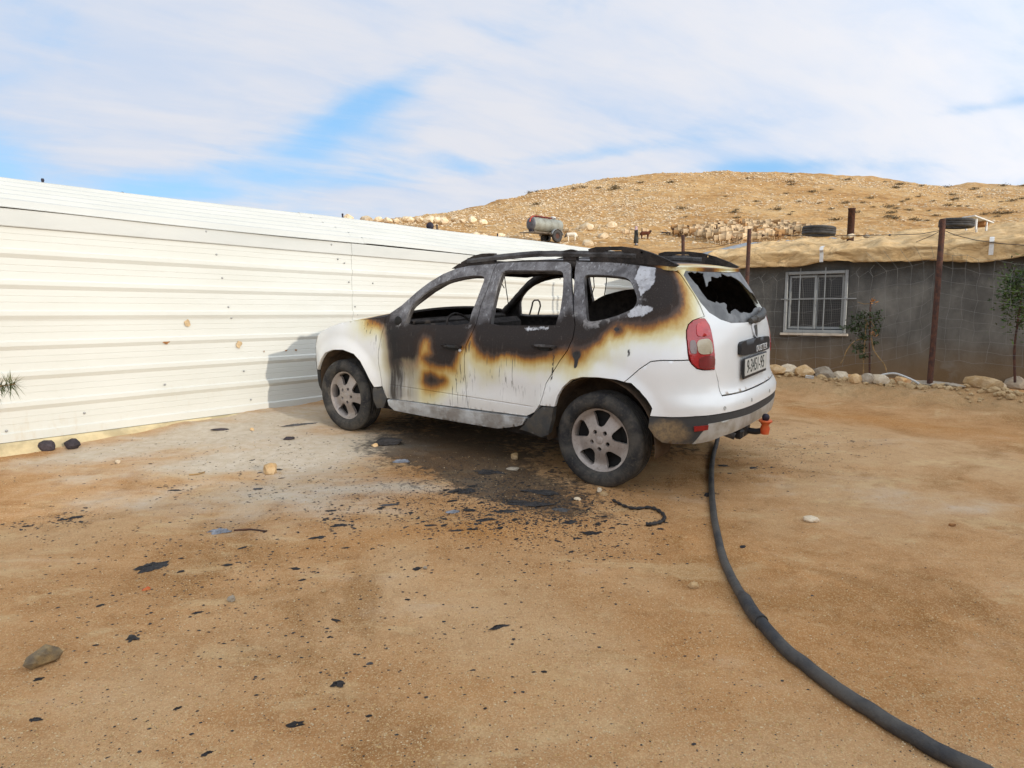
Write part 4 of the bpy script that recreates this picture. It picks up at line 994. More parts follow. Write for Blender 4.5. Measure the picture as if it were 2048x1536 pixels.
def mat_paint():
    m, t, b = newmat('scorched_white_paint')
    tc = t.n('TexCoord').outputs['Object']
    d, soot, ash, bare, blk = (t.attr(k) for k in ('burn', 'soot', 'ash', 'bare', 'blk'))
    n1 = t.noise(tc, 9, 6, .6, .3); n2 = t.noise(tc, 38, 5, .65); n3 = t.noise(tc, 140, 4, .7); nv = t.noise(t.mapv(tc, (1, 1, .09)), 42, 4, .6); nb = t.noise(tc, 3.2, 4, .6)
    s = t.n('SeparateXYZ', {0: tc})
    dd = t.add(d, t.add(t.mul(t.sub(n1, .5), .05), t.mul(t.sub(nv, .5), .04)))
    dd = t.add(dd, t.mul(t.sub(nb, .5), .05))
    dd = t.m('DIVIDE', dd, t.add(.75, t.mul(t.sstep(.32, .68, t.noise(tc, 2.1, 3, .5)), .75)))
    white = t.mix(t.sstep(.35, .7, nb), (.84, .84, .825), (.80, .805, .79))
    # road dust low down
    low = t.mul(t.sstep(.72, .30, t.add(s.outputs[2], t.mul(t.sub(n1, .5), .25))), .42)
    white = t.mix(low, white, (.46, .40, .32))
    rmp = t.ramp(t.n('MapRange', {0: dd, 1: -.06, 2: .26, 3: 0.0, 4: 1.0}).outputs[0],
                 [(0.0, (.034, .028, .026)), (.14, (.042, .028, .022)), (.195, (.085, .034, .010)), (.255, (.30, .115, .010)), (.325, (.48, .285, .062)), (.45, (.66, .57, .30)), (.66, (.75, .73, .575)), (1.0, (.79, .785, .73))])
    rmp = t.mix(t.m('MINIMUM', t.mul(soot, 1.5), 1.0), rmp, t.n('HueSaturation', {'Color': rmp, 'Saturation': .45, 'Value': .8}).outputs[0])
    far = t.sstep(.10, .27, dd)
    col = t.mix(far, rmp, white)
    # streaks that ran down from the fire
    st = t.noise(t.mapv(tc, (1, 1, .05)), 75, 3, .5)
    run = t.mul(t.sstep(.590, .64, st), t.mul(t.sstep(.42, .08, d), t.sstep(-.03, .03, d)))
    run = t.mul(run, t.mul(t.sstep(.36, .46, s.outputs[2]), t.sstep(.45, .55, t.noise(tc, 5, 3, .5))))
    run = t.mul(run, t.sstep(.28, .45, s.outputs[0]))
    col = t.mix(t.mul(run, .8), col, (.075, .06, .045))
    # brown-grey smoke on the front door
    sf = t.mul(t.mul(soot, t.add(.78, t.mul(t.sstep(.35, .65, nv), .4))), t.sstep(-.035, .01, dd))
    col = t.mix(t.m('MINIMUM', t.mul(sf, 1.0), .96), col, t.mix(t.sstep(.50, .80, soot), (.27, .215, .12), (.042, .035, .030)))
    # ash-grey scale where the paint has gone
    charm = t.sstep(.0, -.03, dd)
    av = t.sstep(.02, -.05, t.add(ash, t.mul(t.sub(n1, .5), .12)))
    mott = t.sstep(.40, .62, t.add(t.mul(n1, .6), t.mul(n2, .4)))
    acol = t.mix(t.mul(mott, t.add(.4, t.mul(nv, .9))), (.105, .10, .104), (.26, .26, .272))
    acol = t.mix(t.mul(t.sstep(.54, .64, n2), .55), acol, (.055, .045, .042))
    acol = t.mix(t.mul(t.sstep(.60, .68, nv), .6), acol, (.38, .39, .41))
    col = t.mix(t.mul(av, charm), col, acol)
    rim = t.mul(t.sstep(.05, .0, t.m('ABSOLUTE', t.add(ash, t.mul(t.sub(n2, .5), .09)))), t.mul(charm, t.sstep(.52, .6, n1)))
    col = t.mix(t.mul(rim, .7), col, (.36, .35, .35))
    bm_ = t.sstep(.006, -.004, t.add(bare, t.add(t.mul(t.sub(n2, .5), .045), t.mul(t.sub(n1, .5), .03))))
    bcol = t.mix(t.sstep(.40, .62, n1), (.56, .57, .60), (.36, .365, .39))
    bcol = t.mix(t.mul(t.sstep(.55, .65, n2), .5), bcol, (.16, .14, .13))
    col = t.mix(bm_, col, bcol)
    col = t.mix(t.mul(t.sstep(.60, .70, n3), t.mul(charm, .35)), col, (.20, .17, .15))
    # faint rubbed patches in the charred skin
    col = t.mix(t.mul(t.mul(charm, t.sub(1.0, av)), t.mul(t.sstep(.60, .78, nv), .30)), col, (.20, .17, .155))
    col = t.mix(t.sstep(.004, -.003, blk), col, (.02, .018, .017))
    # splashes of tar on white panels
    sp = t.n('TexVoronoi', {'Vector': tc, 'Scale': 21.0}); spc = t.sstep(.60, .70, t.noise(tc, 2.2, 3, .5))
    col = t.mix(t.mul(t.mul(t.sstep(.095, .07, sp.outputs['Distance']), spc), t.sstep(.1, .2, dd)), col, (.05, .045, .04))
    burnt = t.m('MAXIMUM', charm, t.mul(soot, .8))
    rough = t.add(t.mul(burnt, .42), t.add(.30, t.add(t.mul(low, .5), t.mul(t.sstep(.22, .05, dd), .15))))
    setp(t, b, col=col, rough=rough, spec=t.sub(.5, t.mul(burnt, .28)), coat=t.mul(t.sstep(.1, .25, dd), .35), coatr=.12)
    h = t.add(t.mul(n2, .5), t.mul(n3, .4))
    cr = t.m('ABSOLUTE', t.sub(s.outputs[2], .512)); side = t.mul(t.sstep(.50, .58, s.outputs[0]), t.sstep(2.08, 2.0, s.outputs[0]))
    groove = t.mul(t.sstep(.007, .0, cr), t.mul(side, -1.0))
    nrm = t.bump(groove, .8, .006)
    setp(t, b, normal=t.bump(h, t.add(.02, t.mul(burnt, .45)), .006, nrm))
    return m
M_PAINT = mat_paint()
M_CHAR = simple('charred_metal', (.022, .019, .018), .85, var=.5, scale=12, bump=.8, bscale=70, spec=.2, col2=(.048, .040, .036))
M_CHARGREY = simple('grey_burnt_metal', (.12, .115, .115), .8, var=.4, scale=9, bump=.5, bscale=60, spec=.25, col2=(.045, .040, .038))
M_CLAD = simple('grey_black_cladding', (.050, .052, .054), .62, var=.3, scale=14, bump=.25, bscale=120, col2=(.085, .075, .062))
def mat_band():
    m, t, b = newmat('dusty_bumper_plastic')
    tc = t.n('TexCoord').outputs['Object']; n1 = t.noise(tc, 6, 6, .65, .4); n2 = t.noise(tc, 40, 5, .7); s = t.n('SeparateXYZ', {0: tc})
    dx = t.sub(s.outputs[0], -.50); dz = t.sub(s.outputs[2], .475)
    r = t.m('SQRT', t.add(t.m('POWER', t.mul(dx, 8.0), 2.0), t.m('POWER', t.mul(dz, 12.0), 2.0)))
    mud = t.sstep(1.25, .5, t.add(r, t.mul(t.sub(n1, .5), 1.5)))
    mud = t.m('MAXIMUM', mud, t.mul(t.sstep(.44, .36, t.add(s.outputs[2], t.mul(t.sub(n1, .5), .1))), .9))
    col = t.mix(t.mul(mud, t.add(.45, t.mul(t.sstep(.35, .6, n2), .5))), t.mix(n1, (.038, .039, .041), (.062, .060, .058)), (.26, .18, .095))
    setp(t, b, col=col, rough=.7, spec=.3, normal=t.bump(t.add(n2, t.mul(mud, n1)), .4, .008))
    return m
M_BAND = mat_band()
M_SKID = simple('silver_skid_paint', (.50, .50, .48), .45, .3, var=.2, scale=8, col2=(.34, .31, .26))
M_SILLTRIM = simple('blistered_silver_trim', (.58, .60, .61), .5, .2, var=.3, scale=5, bump=.8, bscale=55, col2=(.30, .28, .26))
def mat_tyre():
    m, t, b = newmat('dusty_tyre')
    tc = t.n('TexCoord').outputs['Object']; n1 = t.noise(tc, 7, 5, .6, .5); n2 = t.noise(tc, 45, 4, .7)
    col = t.mix(t.sstep(.35, .7, n1), (.026, .026, .028), (.085, .078, .068))
    col = t.mix(t.mul(t.sstep(.5, .7, n2), .4), col, (.14, .115, .085))
    setp(t, b, col=col, rough=.85, spec=.2, normal=t.bump(t.add(n1, n2), .35, .006)); return m
M_TYRE = mat_tyre()
def mat_rim():
    m, t, b = newmat('dusty_alloy')
    tc = t.n('TexCoord').outputs['Object']; n1 = t.noise(tc, 9, 5, .6); n2 = t.noise(tc, 60, 4, .7)
    col = t.mix(t.sstep(.3, .7, n1), (.46, .41, .375), (.32, .275, .245)); col = t.mix(t.mul(t.sstep(.52, .7, n2), .4), col, (.12, .095, .075))
    setp(t, b, col=col, rough=.48, metal=.25, spec=.4, normal=t.bump(n2, .12, .004)); return m
M_RIM = mat_rim()
M_LINER = simple('brown_wheel_liner', (.055, .038, .026), .95, var=.4, scale=8, bump=.5, bscale=40, col2=(.105, .070, .042))
def mat_lens(name, col, rough=.18, col2=None):
    m, t, b = newmat(name); tc = t.n('TexCoord').outputs['Object']
    s = t.n('SeparateXYZ', {0: tc}); w = t.sstep(.3, .7, t.m('ABSOLUTE', t.sub(t.mul(t.m('FRACT', t.mul(s.outputs[2], 90.0)), 2.0), 1.0)))
    n1 = t.noise(tc, 14, 4, .6)
    setp(t, b, col=t.mix(t.mul(t.sstep(.35, .7, n1), .5), col, col2 or tuple(c * .6 for c in col)), rough=rough, coat=.6, coatr=.08, normal=t.bump(w, .12, .003)); return m
M_LRED = mat_lens('red_lamp_lens', (.42, .022, .025)); M_LRED2 = mat_lens('dull_red_lens', (.20, .022, .026)); M_LCLEAR = mat_lens('yellowed_clear_lens', (.48, .41, .29), .3); M_LGREY = mat_lens('smoked_lens', (.20, .13, .12)); M_LRED3 = mat_lens('bright_red_lens', (.55, .028, .03), .12, (.34, .016, .018))
M_REFL = simple('red_reflector', (.30, .018, .016), .4, var=.3, scale=30)
def mat_glassrem():
    m, t, b = newmat('sooted_glass_remnant')
    tc = t.n('TexCoord').outputs['Object']; n1 = t.noise(tc, 6, 6, .62, .6); n2 = t.noise(tc, 40, 4, .65)
    setp(t, b, col=t.mix(t.sstep(.32, .68, n1), (.055, .055, .055), (.165, .165, .162)), rough=t.add(.25, t.mul(n2, .3)), spec=.5, normal=t.bump(n1, .1, .01)); return m
M_GLREM = mat_glassrem()
M_PLATE = simple('white_number_plate', (.62, .61, .56), .5, var=.15, scale=12)
M_BLACK = simple('black_plastic', (.022, .022, .024), .45, var=.3, scale=20)
M_INK = simple('dark_green_ink', (.02, .028, .022), .6)
M_LETTER = simple('pale_letters', (.74, .74, .72), .4, var=.05)
M_CHROME = simple('worn_chrome', (.66, .66, .67), .35, .5, var=.15, scale=10)
M_ORANGE = simple('orange_plastic_cap', (.58, .075, .018), .55, var=.35, scale=14, col2=(.55, .17, .04))
M_RAIL = simple("burnt_rail_metal", (.022, .019, .018), .7, var=.4, scale=7, bump=.8, bscale=60, col2=(.085, .083, .085))
M_BOLT = simple('dark_hole', (.012, .011, .010), .8)

CAR = empty('parked_car', label='white estate SUV burnt out inside, its side panels scorched black and amber', cat='car')
CAR.matrix_world = Matrix(((-.8061, -.5917, .0062, 1.1085), (.5903, -.8048, -.0621, 5.1424), (.0417, -.0464, .9981, .3130), (0, 0, 0, 1)))
def car_w(p): return CAR.matrix_world @ Vector(p)
PM = [M_PAINT, M_CHAR]
RES = .019
def skin(name, poly, holes=(), mats=PM, sides=(1, -1), parent=None, res=RES, thick=.028, off=0., gap=.0035, label=None):
    out = []
    for sg in sides:
        p = shrink(poly, gap) if gap else np.asarray(poly, float)
        hs = [np.asarray(h, float) for h in holes]
        if sg < 0: p = p * [-1, 1]; hs = [h * [-1, 1] for h in hs]
        o = plate(name, p, hs, S, mats, parent or CAR, res, thick, off, True, burn_attrs)
        if label: o['label'] = label
        out.append(o)
    return out
# roof edge line
ZE = [(-.60, 1.490), (-.47, 1.508), (-.30, 1.532), (0, 1.553), (.38, 1.561), (.75, 1.566), (1.07, 1.551), (1.30, 1.533), (1.47, 1.512), (1.62, 1.470)]
def ze(x): return _ip(x, ZE)

fd, rd = OUT['front_door'], OUT['rear_door']
fwin = chaikin(OUT['front_window'], 1, keep=.15); rwin = chaikin(OUT['rear_window'], 1, keep=.15); qwin = chaikin(OUT['quarter_window'], 2)
front_doors = skin('front_door', fd, [fwin])
rear_doors = skin('rear_door', rd, [rwin])
# raised inner frame round each window, greyer metal
def ring(name, win, parents, w0=.030, w1=.002, off=-.012):
    for sg, par in zip((1, -1), parents):
        o = shrink(win, -w0); i = shrink(win, w1)
        if sg < 0: o = o * [-1, 1]; i = i * [-1, 1]
        plate(name, o, [i], S, [M_CHARGREY, M_CHAR], par, .03, .030, off, True, None)
ring('window_channel', fwin, front_doors, .012, .004, -.016); ring('window_channel', rwin, rear_doors, .012, .004, -.016)
# rear quarter panel
gc = rd[rd.index(max(rd[-14:], key=lambda p: p[1])):]
arch_r = [(1.782, .543), (1.757, .622), (1.715, .692), (1.654, .749), (1.569, .777), (1.447, .787), (1.319, .786), (1.262, .776)]
tl = OUT['tail_light']
k0 = min(range(len(tl)), key=lambda i: abs(tl[i][1] - 1.20) + (0 if tl[i][0] > .72 else 0))
seam = MK['bump_seam']
gapc = [p for p in rd[19:] if p[1] > .53]
top_q = [(uofx(x), float(ze(x))) for x in np.linspace(-.22, .36, 8)]
tg_edge = [(.870, 1.508), (.815, 1.475), (.786, 1.405), (.761, 1.352), (.738, 1.273), (.728, 1.206)]
tl_left = tl[1:0:-1] + [tl[0]] + tl[:-8:-1][1:] if False else None
# lamp outline, split into its inner (tailgate) and outer (wing) side
lamp = np.array(tl); itop = int(np.argmax(lamp[:, 1])); ibot = int(np.argmin(lamp[:, 1]))
def walk(i, j, st):
    r = [];
    while True:
        r.append(tuple(lamp[i % len(lamp)]));
        if i % len(lamp) == j: return r
        i += st
sideA, sideB = walk(itop, ibot, 1), walk(itop, ibot, -1)
outer, inner = (sideA, sideB) if np.mean([p[0] for p in sideA]) > np.mean([p[0] for p in sideB]) else (sideB, sideA)
seam_end = seam[-1]
outer_up = [p for p in outer if p[1] > seam_end[1] + .01]; outer_dn = [p for p in outer if p[1] <= seam_end[1] + .01]
quarter = [(1.885, .536)] + [p for p in gapc[::-1]] + [(1.815, float(ze(.385)))] + top_q[::-1] + tg_edge + outer_up + [seam_end] + seam[::-1][1:-1] + arch_r[::-1]
quarters = skin('quarter_panel', quarter, [qwin])
ring('window_channel', qwin, quarters, .022, .004, -.004)
# front wing
arch_f = [(4.524, .531), (4.414, .643), (4.329, .719), (4.214, .760), (4.074, .772), (3.928, .746), (3.843, .689), (3.782, .613), (3.721, .525), (3.679, .471)]
ZH = [(2.10, 1.096), (2.31, 1.066), (2.55, 1.040), (2.83, .982), (3.06, .912), (3.2, .86), (3.45, .80)]
fdf = [p for p in fd[:7] if p[1] > .48]
bon = [(uofx(x), float(_ip(x, ZH))) for x in (2.13, 2.31, 2.45, 2.62)] + [(4.20, 1.005), (4.36, .962), (4.50, .915), (4.62, .86)]
wing = [(3.602, .482)] + fdf + bon + [(4.64, .74), (4.60, .545)] + arch_f
skin('front_wing', wing)
skin('mudguard_trim', [(3.690, .468), (3.602, .480), (3.535, .386), (3.60, .29), (3.675, .275), (3.695, .36)], mats=[M_CLAD, M_CHAR], off=.004, thick=.03)
skin('front_bumper', [(4.642, .74), (4.605, .545), (4.53, .525), (4.555, .40), (4.62, .30), (UMAX, .26), (UMAX, .62), (5.15, .62), (4.98, .70)], mats=[M_CLAD, M_CHAR], gap=0.001)
skin('headlight', [(4.648, .745), (4.632, .855), (4.80, .85), (5.02, .79), (5.00, .70)], mats=[M_LCLEAR, M_BLACK])
skin('grille', [(5.03, .69), (5.05, .80), (UMAX, .80), (UMAX, .63), (5.17, .63)], mats=[M_BLACK, M_BLACK], gap=.001)
# sills
skin('sill_trim', [(3.525, .382), (3.40, .392), (2.572, .412), (2.05, .428), (2.04, .420), (2.075, .365), (2.132, .345), (2.32, .300), (3.04, .288), (3.46, .288), (3.52, .33)], mats=[M_SILLTRIM, M_CHAR], off=.016, thick=.05)
skin('wheelarch_trim', [(2.005, .432), (1.93, .50), (1.887, .532), (1.785, .541), (1.800, .44), (1.835, .33), (1.90, .30), (2.12, .325), (2.07, .365), (2.035, .422)], mats=[M_CLAD, M_CHAR], off=.008, thick=.05)
# rear bumper and its lower pieces
tgb = [(.606, .789), (.600, .700), (.300, .692), (0.0, .690)]
lampbot = [p for p in outer_dn] + [p for p in inner[::-1] if p[1] < .90][1:]
lft = [(0.0, .583), (.2447, .584), (.637, .592), (.855, .590), (1.011, .577), (1.117, .574), (1.107, .625), (1.131, .683), (1.161, .728), (1.216, .772)] + seam[:-1] + [seam_end] + lampbot + [(.640, .876)] + tgb
full = lft + mirror(lft[::-1][1:-1])
bump = skin('rear_bumper', full, sides=(1,))[0]
bl = [(0, .5805), (.2447, .5815), (.637, .5895), (.855, .5875), (1.011, .5745), (1.117, .5715), (1.12, .50), (1.075, .4435), (1.023, .410), (.961, .400), (.838, .404), (.806, .470), (.756, .536), (.556, .541), (.226, .526), (0, .524)]
skin('bumper_band', bl + mirror(bl[::-1][1:-1]), mats=[M_BAND, M_CHAR], sides=(1,), off=-.006, gap=0)
sk = [(0, .5235), (.226, .5255), (.556, .5405), (.755, .5355), (.8055, .4695), (.838, .400), (.694, .412), (.61, .430), (.33, .438), (0, .438)]
skin('skid_plate', sk + mirror(sk[::-1][1:-1]), mats=[M_SKID, M_CHAR], sides=(1,), off=-.004, gap=0)
skin('reflector', MK['reflector'], mats=[M_REFL, M_BLACK], off=.004, thick=.012, res=.04, gap=0)
# tailgate with its broken window
gl = [(0, 1.490), (.25, 1.494), (.55, 1.502), (.742, 1.505), (.790, 1.468), (.760, 1.379), (.722, 1.292), (.670, 1.231), (.569, 1.184), (.438, 1.157), (.2, 1.148), (0, 1.146)]
gwin = gl + mirror(gl[::-1][1:-1])
tgl = [(0, 1.516), (.45, 1.520), (.84, 1.513), (.812, 1.472), (.783, 1.403), (.758, 1.351), (.735, 1.272), (.725, 1.210)] + [p for p in inner if p[1] > .885] + [(.648, .878), (.603, .788), (.597, .702), (.30, .694), (0, .692)]
tail = skin('tailgate', tgl + mirror(tgl[::-1][1:-1]), [gwin], sides=(1,))[0]
gh = chaikin(MK['glass_hole'], 0)
gh[:, 0] = np.where(gh[:, 0] < .17, .17 + (gh[:, 0] - .17) * 2.25, gh[:, 0])
hole = np.clip(gh, [-.722, 0], [.735, 2]); hole[:, 1] = np.minimum(hole[:, 1], 1.487)
rj = random.Random(5); hole2 = []
for i in range(len(hole)):
    a, c = hole[i], hole[(i + 1) % len(hole)]; hole2.append(a); L = np.linalg.norm(c - a)
    if L > .06:
        for k in (.33, .66): hole2.append(a + (c - a) * k + np.array([rj.uniform(-.008, .008), rj.uniform(-.012, .012)]))
plate('rear_glass', shrink(gwin, -.004), [hole2], S, [M_GLREM, M_GLREM], CAR, .022, .005, -.006, True, None)
# lamps
lamps = skin('tail_light', tl, mats=[M_LRED, M_BLACK], off=.007, thick=.04, gap=.003, res=.014)
def lens(pts, mat, lab):
    for sg, par in zip((1, -1), lamps):
        p = np.array(pts, float) * [sg, 1]; o = plate('lens', chaikin(p, 2, keep=.2), [], S, [mat, mat], par, .015, .006, .0115, True, None); o['label'] = lab
lens([(.824, 1.064), (.712, 1.073), (.675, .976), (.799, .974)], M_LCLEAR, 'yellowed clear reversing lens')
lens([(.868, 1.061), (.828, 1.064), (.806, .980), (.855, .982)], M_LGREY, 'smoked grey lens patch')
lens([(.793, .961), (.660, .967), (.655, .884), (.749, .884), (.787, .893)], M_LRED2, 'dull dark red lower lens')
lens([(.818, 1.162), (.752, 1.178), (.722, 1.150), (.705, 1.088), (.822, 1.080)], M_LRED3, 'glossy bright red upper lens')
# handles
for k, (key, doors) in enumerate((('dh1', front_doors), ('dh2', rear_doors))):
    c = np.mean(MK[key], 0)
    for sg, par in zip((1, -1), doors):
        fm = (lambda sg: lambda a, b: S(a * sg, b))(sg)
        hb = chaikin([(c[0] - .098, c[1] + .008), (c[0] + .100, c[1] + .003), (c[0] + .098, c[1] - .012), (c[0] - .094, c[1] - .010)], 1)
        plate('door_handle', hb, [], fm, [M_CHARGREY if k else M_BLACK, M_CHAR], par, .03, .014, .034, sg > 0, None)
        for dx in (-.085, .085):
            q = S(np.array([(c[0] + dx) * sg]), np.array([c[1]]))[0]
            mb = MB(); mb.box(q + np.array([0, .012 * sg, 0]), (.022, .05, .016)); mb.build('handle_foot', M_CHAR, par)
        plate('handle_shade_patch', chaikin([(c[0] - .075, c[1] - .003), (c[0] + .075, c[1] - .003), (c[0] + .06, c[1] - .034), (c[0] - .06, c[1] - .034)], 1), [], fm, [M_BOLT, M_BOLT], par, .03, .002, .0015, sg > 0, None)  # flat near-black patch; the shade of a hollow is put into its colour
# fuel-door keyhole and side repeater
for sg, par in zip((1, -1), front_doors):
    q = S(np.array([2.685 * sg]), np.array([.872]))[0]; mb = MB(); mb.lathe([(0, .006), (.012, .005), (.014, 0)], 12, 'Y', (0, 0, 0)); o = mb.build('key_lock', M_CHROME, par, loc=q); o.scale = (1, sg, 1)

# roof -------------------------------------------------------------
ux = np.linspace(-.36, 1.47, 26)
def rim_y(x): return S(np.array([uofx(x)]), np.array([float(ze(x))]))[0][1] - .004
rear_curve = [tuple(S(np.array([u]), np.array([1.520]))[0][:2]) for u in np.linspace(0.0, .80, 10)]
rear_curve = [(x - .02, y) for x, y in rear_curve]
rl = rear_curve + [(x, rim_y(x)) for x in ux if x > rear_curve[-1][0] + .04] + [(1.55, .45), (1.585, .2), (1.595, 0)]
ro = rl + [(x, -y) for x, y in rl[::-1][1:-1]]
YE = np.array([(x, rim_y(x)) for x in np.linspace(-.33, 1.47, 30)])
def roof_f(x, y):
    ye = np.interp(x, YE[:, 0], YE[:, 1]); e = np.clip(np.abs(y) / ye, 0, 1)
    crown = .016 * ss(-.62, -.05, x) * (1 - .5 * ss(1.0, 1.6, x)) + .006
    return np.stack([x, y, ze(x) + crown * (1 - e ** 2.6) + .010 * ss(-.35, -.55, x)], -1)
def roof_attr(V):
    x = V[:, 0]; n = len(V)
    d = -(x + .27) + .16 * np.exp(-((V[:, 1] - .0) / .3) ** 2) * 0
    d = np.minimum(d, np.hypot(x + .52, (np.abs(V[:, 1]) - .35) / 2.5) - .012)
    return {'burn': d, 'soot': np.zeros(n), 'ash': -(x - .1) + .1, 'bare': np.ones(n), 'blk': np.ones(n)}
plate('roof', shrink(ro, .001), [], roof_f, PM, CAR, .028, .025, 0, False, roof_attr)
# bonnet
YB = [(2.10, .83), (2.31, .853), (2.62, .862), (2.83, .845), (3.06, .77), (3.25, .60), (3.36, .35), (3.40, 0)]
yb = lambda x: S(np.interp(x, [2.13, 2.31, 2.45, 2.62, 2.75, 2.9, 3.03, 3.14], [b[0] for b in bon]), np.interp(x, [2.13, 2.31, 2.45, 2.62, 2.75, 2.9, 3.03, 3.14], [b[1] for b in bon]))
edge = [tuple(p) for p in np.array([S(np.array([b[0]]), np.array([b[1]]))[0] for b in bon])]
bo = [(2.14, 0), (2.14, edge[0][1])] + [(p[0], p[1] - .004) for p in edge[1:]] + [(3.30, .50), (3.38, .25), (3.40, 0)]
bof = bo + [(x, -y) for x, y in bo[::-1][1:-1]]
EX = np.array([p[0] for p in edge] + [3.30, 3.40]); EZ = np.array([p[2] for p in edge] + [.855, .845]); EY = np.array([p[1] for p in edge] + [.5, .12])
def bonnet_f(x, y):
    e = np.clip(np.abs(y) / np.maximum(np.interp(x, EX, EY), .12), 0, 1)
    return np.stack([x, y, np.interp(x, EX, EZ) + .055 * (1 - e ** 2.2) * ss(3.42, 3.0, x)], -1)
plate('bonnet', bof, [], bonnet_f, PM, CAR, .035, .02, 0, False, lambda V: {'burn': (V[:, 0] * -1 + 2.38) * -1, 'soot': np.zeros(len(V)), 'ash': np.ones(len(V)), 'bare': np.ones(len(V)), 'blk': np.ones(len(V))})
# pillars, header, cowl: what is left of the cabin frame
def bar(name, pts, w, mat=M_CHAR, parent=None):
    mb = MB(); mb.tube(pts, w, 8, sm=True); return mb.build(name, mat, parent or CAR)
for sg in (1, -1):
    ap = [S(np.array([u * sg]), np.array([z]))[0] + np.array([0, -.055 * sg, -.005]) for u, z in ((3.52, 1.07), (3.44, 1.13), (3.30, 1.24), (3.15, 1.345), (3.0, 1.425), (2.86, 1.478), (2.70, 1.50))]
    bar('windscreen_pillar', ap, .034)
    bar('roof_side_beam', [S(np.array([uofx(x) * sg]), np.array([float(ze(x)) - .03]))[0] + np.array([0, -.05 * sg, 0]) for x in np.linspace(1.45, -.3, 9)], .038)
    bar('centre_pillar', [S(np.array([u * sg]), np.array([z]))[0] + np.array([0, -.06 * sg, 0]) for u, z in ((2.58, .42), (2.59, .9), (2.545, 1.1), (2.51, 1.35), (2.49, 1.53))], [.055, .055, .045, .034, .03])
    bar('rear_pillar', [S(np.array([u * sg]), np.array([z]))[0] + np.array([0, -.06 * sg, 0]) for u, z in ((1.70, .95), (1.70, 1.15), (1.76, 1.36), (1.80, 1.52))], [.05, .045, .034, .03])
bar('windscreen_header', [(1.50, -.60, 1.485), (1.55, -.3, 1.53), (1.57, 0, 1.54), (1.55, .3, 1.53), (1.50, .60, 1.485)], .04)
mb = MB(); mb.box((2.18, 0, 1.00), (.20, 1.62, .10), bev=.02); mb.build('cowl', M_CHAR, CAR)
# burnt interior
mb = MB(); mb.box((1.62, 0, .30), (2.7, 1.5, .10)); mb.box((2.25, 0, .68), (.05, 1.6, .7)); mb.box((-.42, 0, .50), (.5, 1.3, .05)); mb.build('floor_pan', M_CHAR, CAR)
mb = MB(); mb.box((1.95, 0, .90), (.34, 1.52, .24), (0, .12, 0), bev=.05); mb.box((1.75, .42, .93), (.16, .36, .14), (0, .2, 0), bev=.03); mb.tube([(2.0, -.7, 1.03), (1.9, -.3, 1.05), (1.92, .1, 1.03), (1.95, .7, 1.04)], .02, 7); mb.build('dashboard', M_CHAR, CAR)
mb = MB(); N_ = 26
cen = Vector((1.62, .40, .955)); ax = Vector((.87, 0, -.5)).normalized(); e1 = Vector((0, 1, 0)); e2 = ax.cross(e1).normalized()
mb.tube([cen + (e1 * math.cos(a) + e2 * math.sin(a)) * .185 for a in np.linspace(0, 2 * math.pi, N_)], .011, 7, caps=False)
for a in (.2, 2.94, 4.71): mb.tube([cen, cen + (e1 * math.cos(a) + e2 * math.sin(a)) * .18], .012, 6)
mb.tube([cen, cen + ax * .35], .03, 8); mb.build('steering_wheel', M_CHAR, CAR)
for x, y in ((1.25, .40), (1.25, -.40)):
    mb = MB()
    mb.tube([(x + .25, y - .2, .5), (x - .2, y - .2, .46), (x - .34, y - .2, .9), (x - .34, y + .2, .9), (x - .2, y + .2, .46), (x + .25, y + .2, .5), (x + .25, y - .2, .5)], .016, 7)
    for k in range(6): mb.tube([(x - .2 - k * .023, y - .2, .48 + k * .07), (x - .2 - k * .023, y + .2, .48 + k * .07)], .005, 5)
    mb.build('seat_frame', M_CHAR, CAR)
mb = MB(); mb.tube([(.15, -.55, .5), (-.05, -.55, .92), (-.05, .55, .92), (.15, .55, .5)], .018, 7); mb.box((.35, 0, .45), (.5, 1.2, .06)); mb.build('rear_seat_frame', M_CHAR, CAR)
# far door mirror: only its bare hoop is left
mb = MB(); q = Vector((1.84, -.93, 1.02))
mb.tube([q + Vector((0, 0, 0)), q + Vector((-.03, -.005, .10)), q + Vector((-.03, -.02, .145)), q + Vector((-.03, -.05, .165)), q + Vector((-.03, -.12, .165)), q + Vector((-.03, -.15, .145)), q + Vector((-.03, -.165, .10)), q + Vector((0, -.165, 0)), q], .009, 7); mb.box(q + Vector((0, -.06, -.02)), (.07, .24, .05), bev=.01); mb.build('door_mirror', M_CHAR, CAR)
# near mirror mount
mb = MB(); q = S(np.array([3.42]), np.array([1.06]))[0]; mb.lathe([(0, .012), (.03, .012), (.045, 0)], 14, 'Y'); mb.build('mirror_mount', M_BOLT, CAR, loc=q)

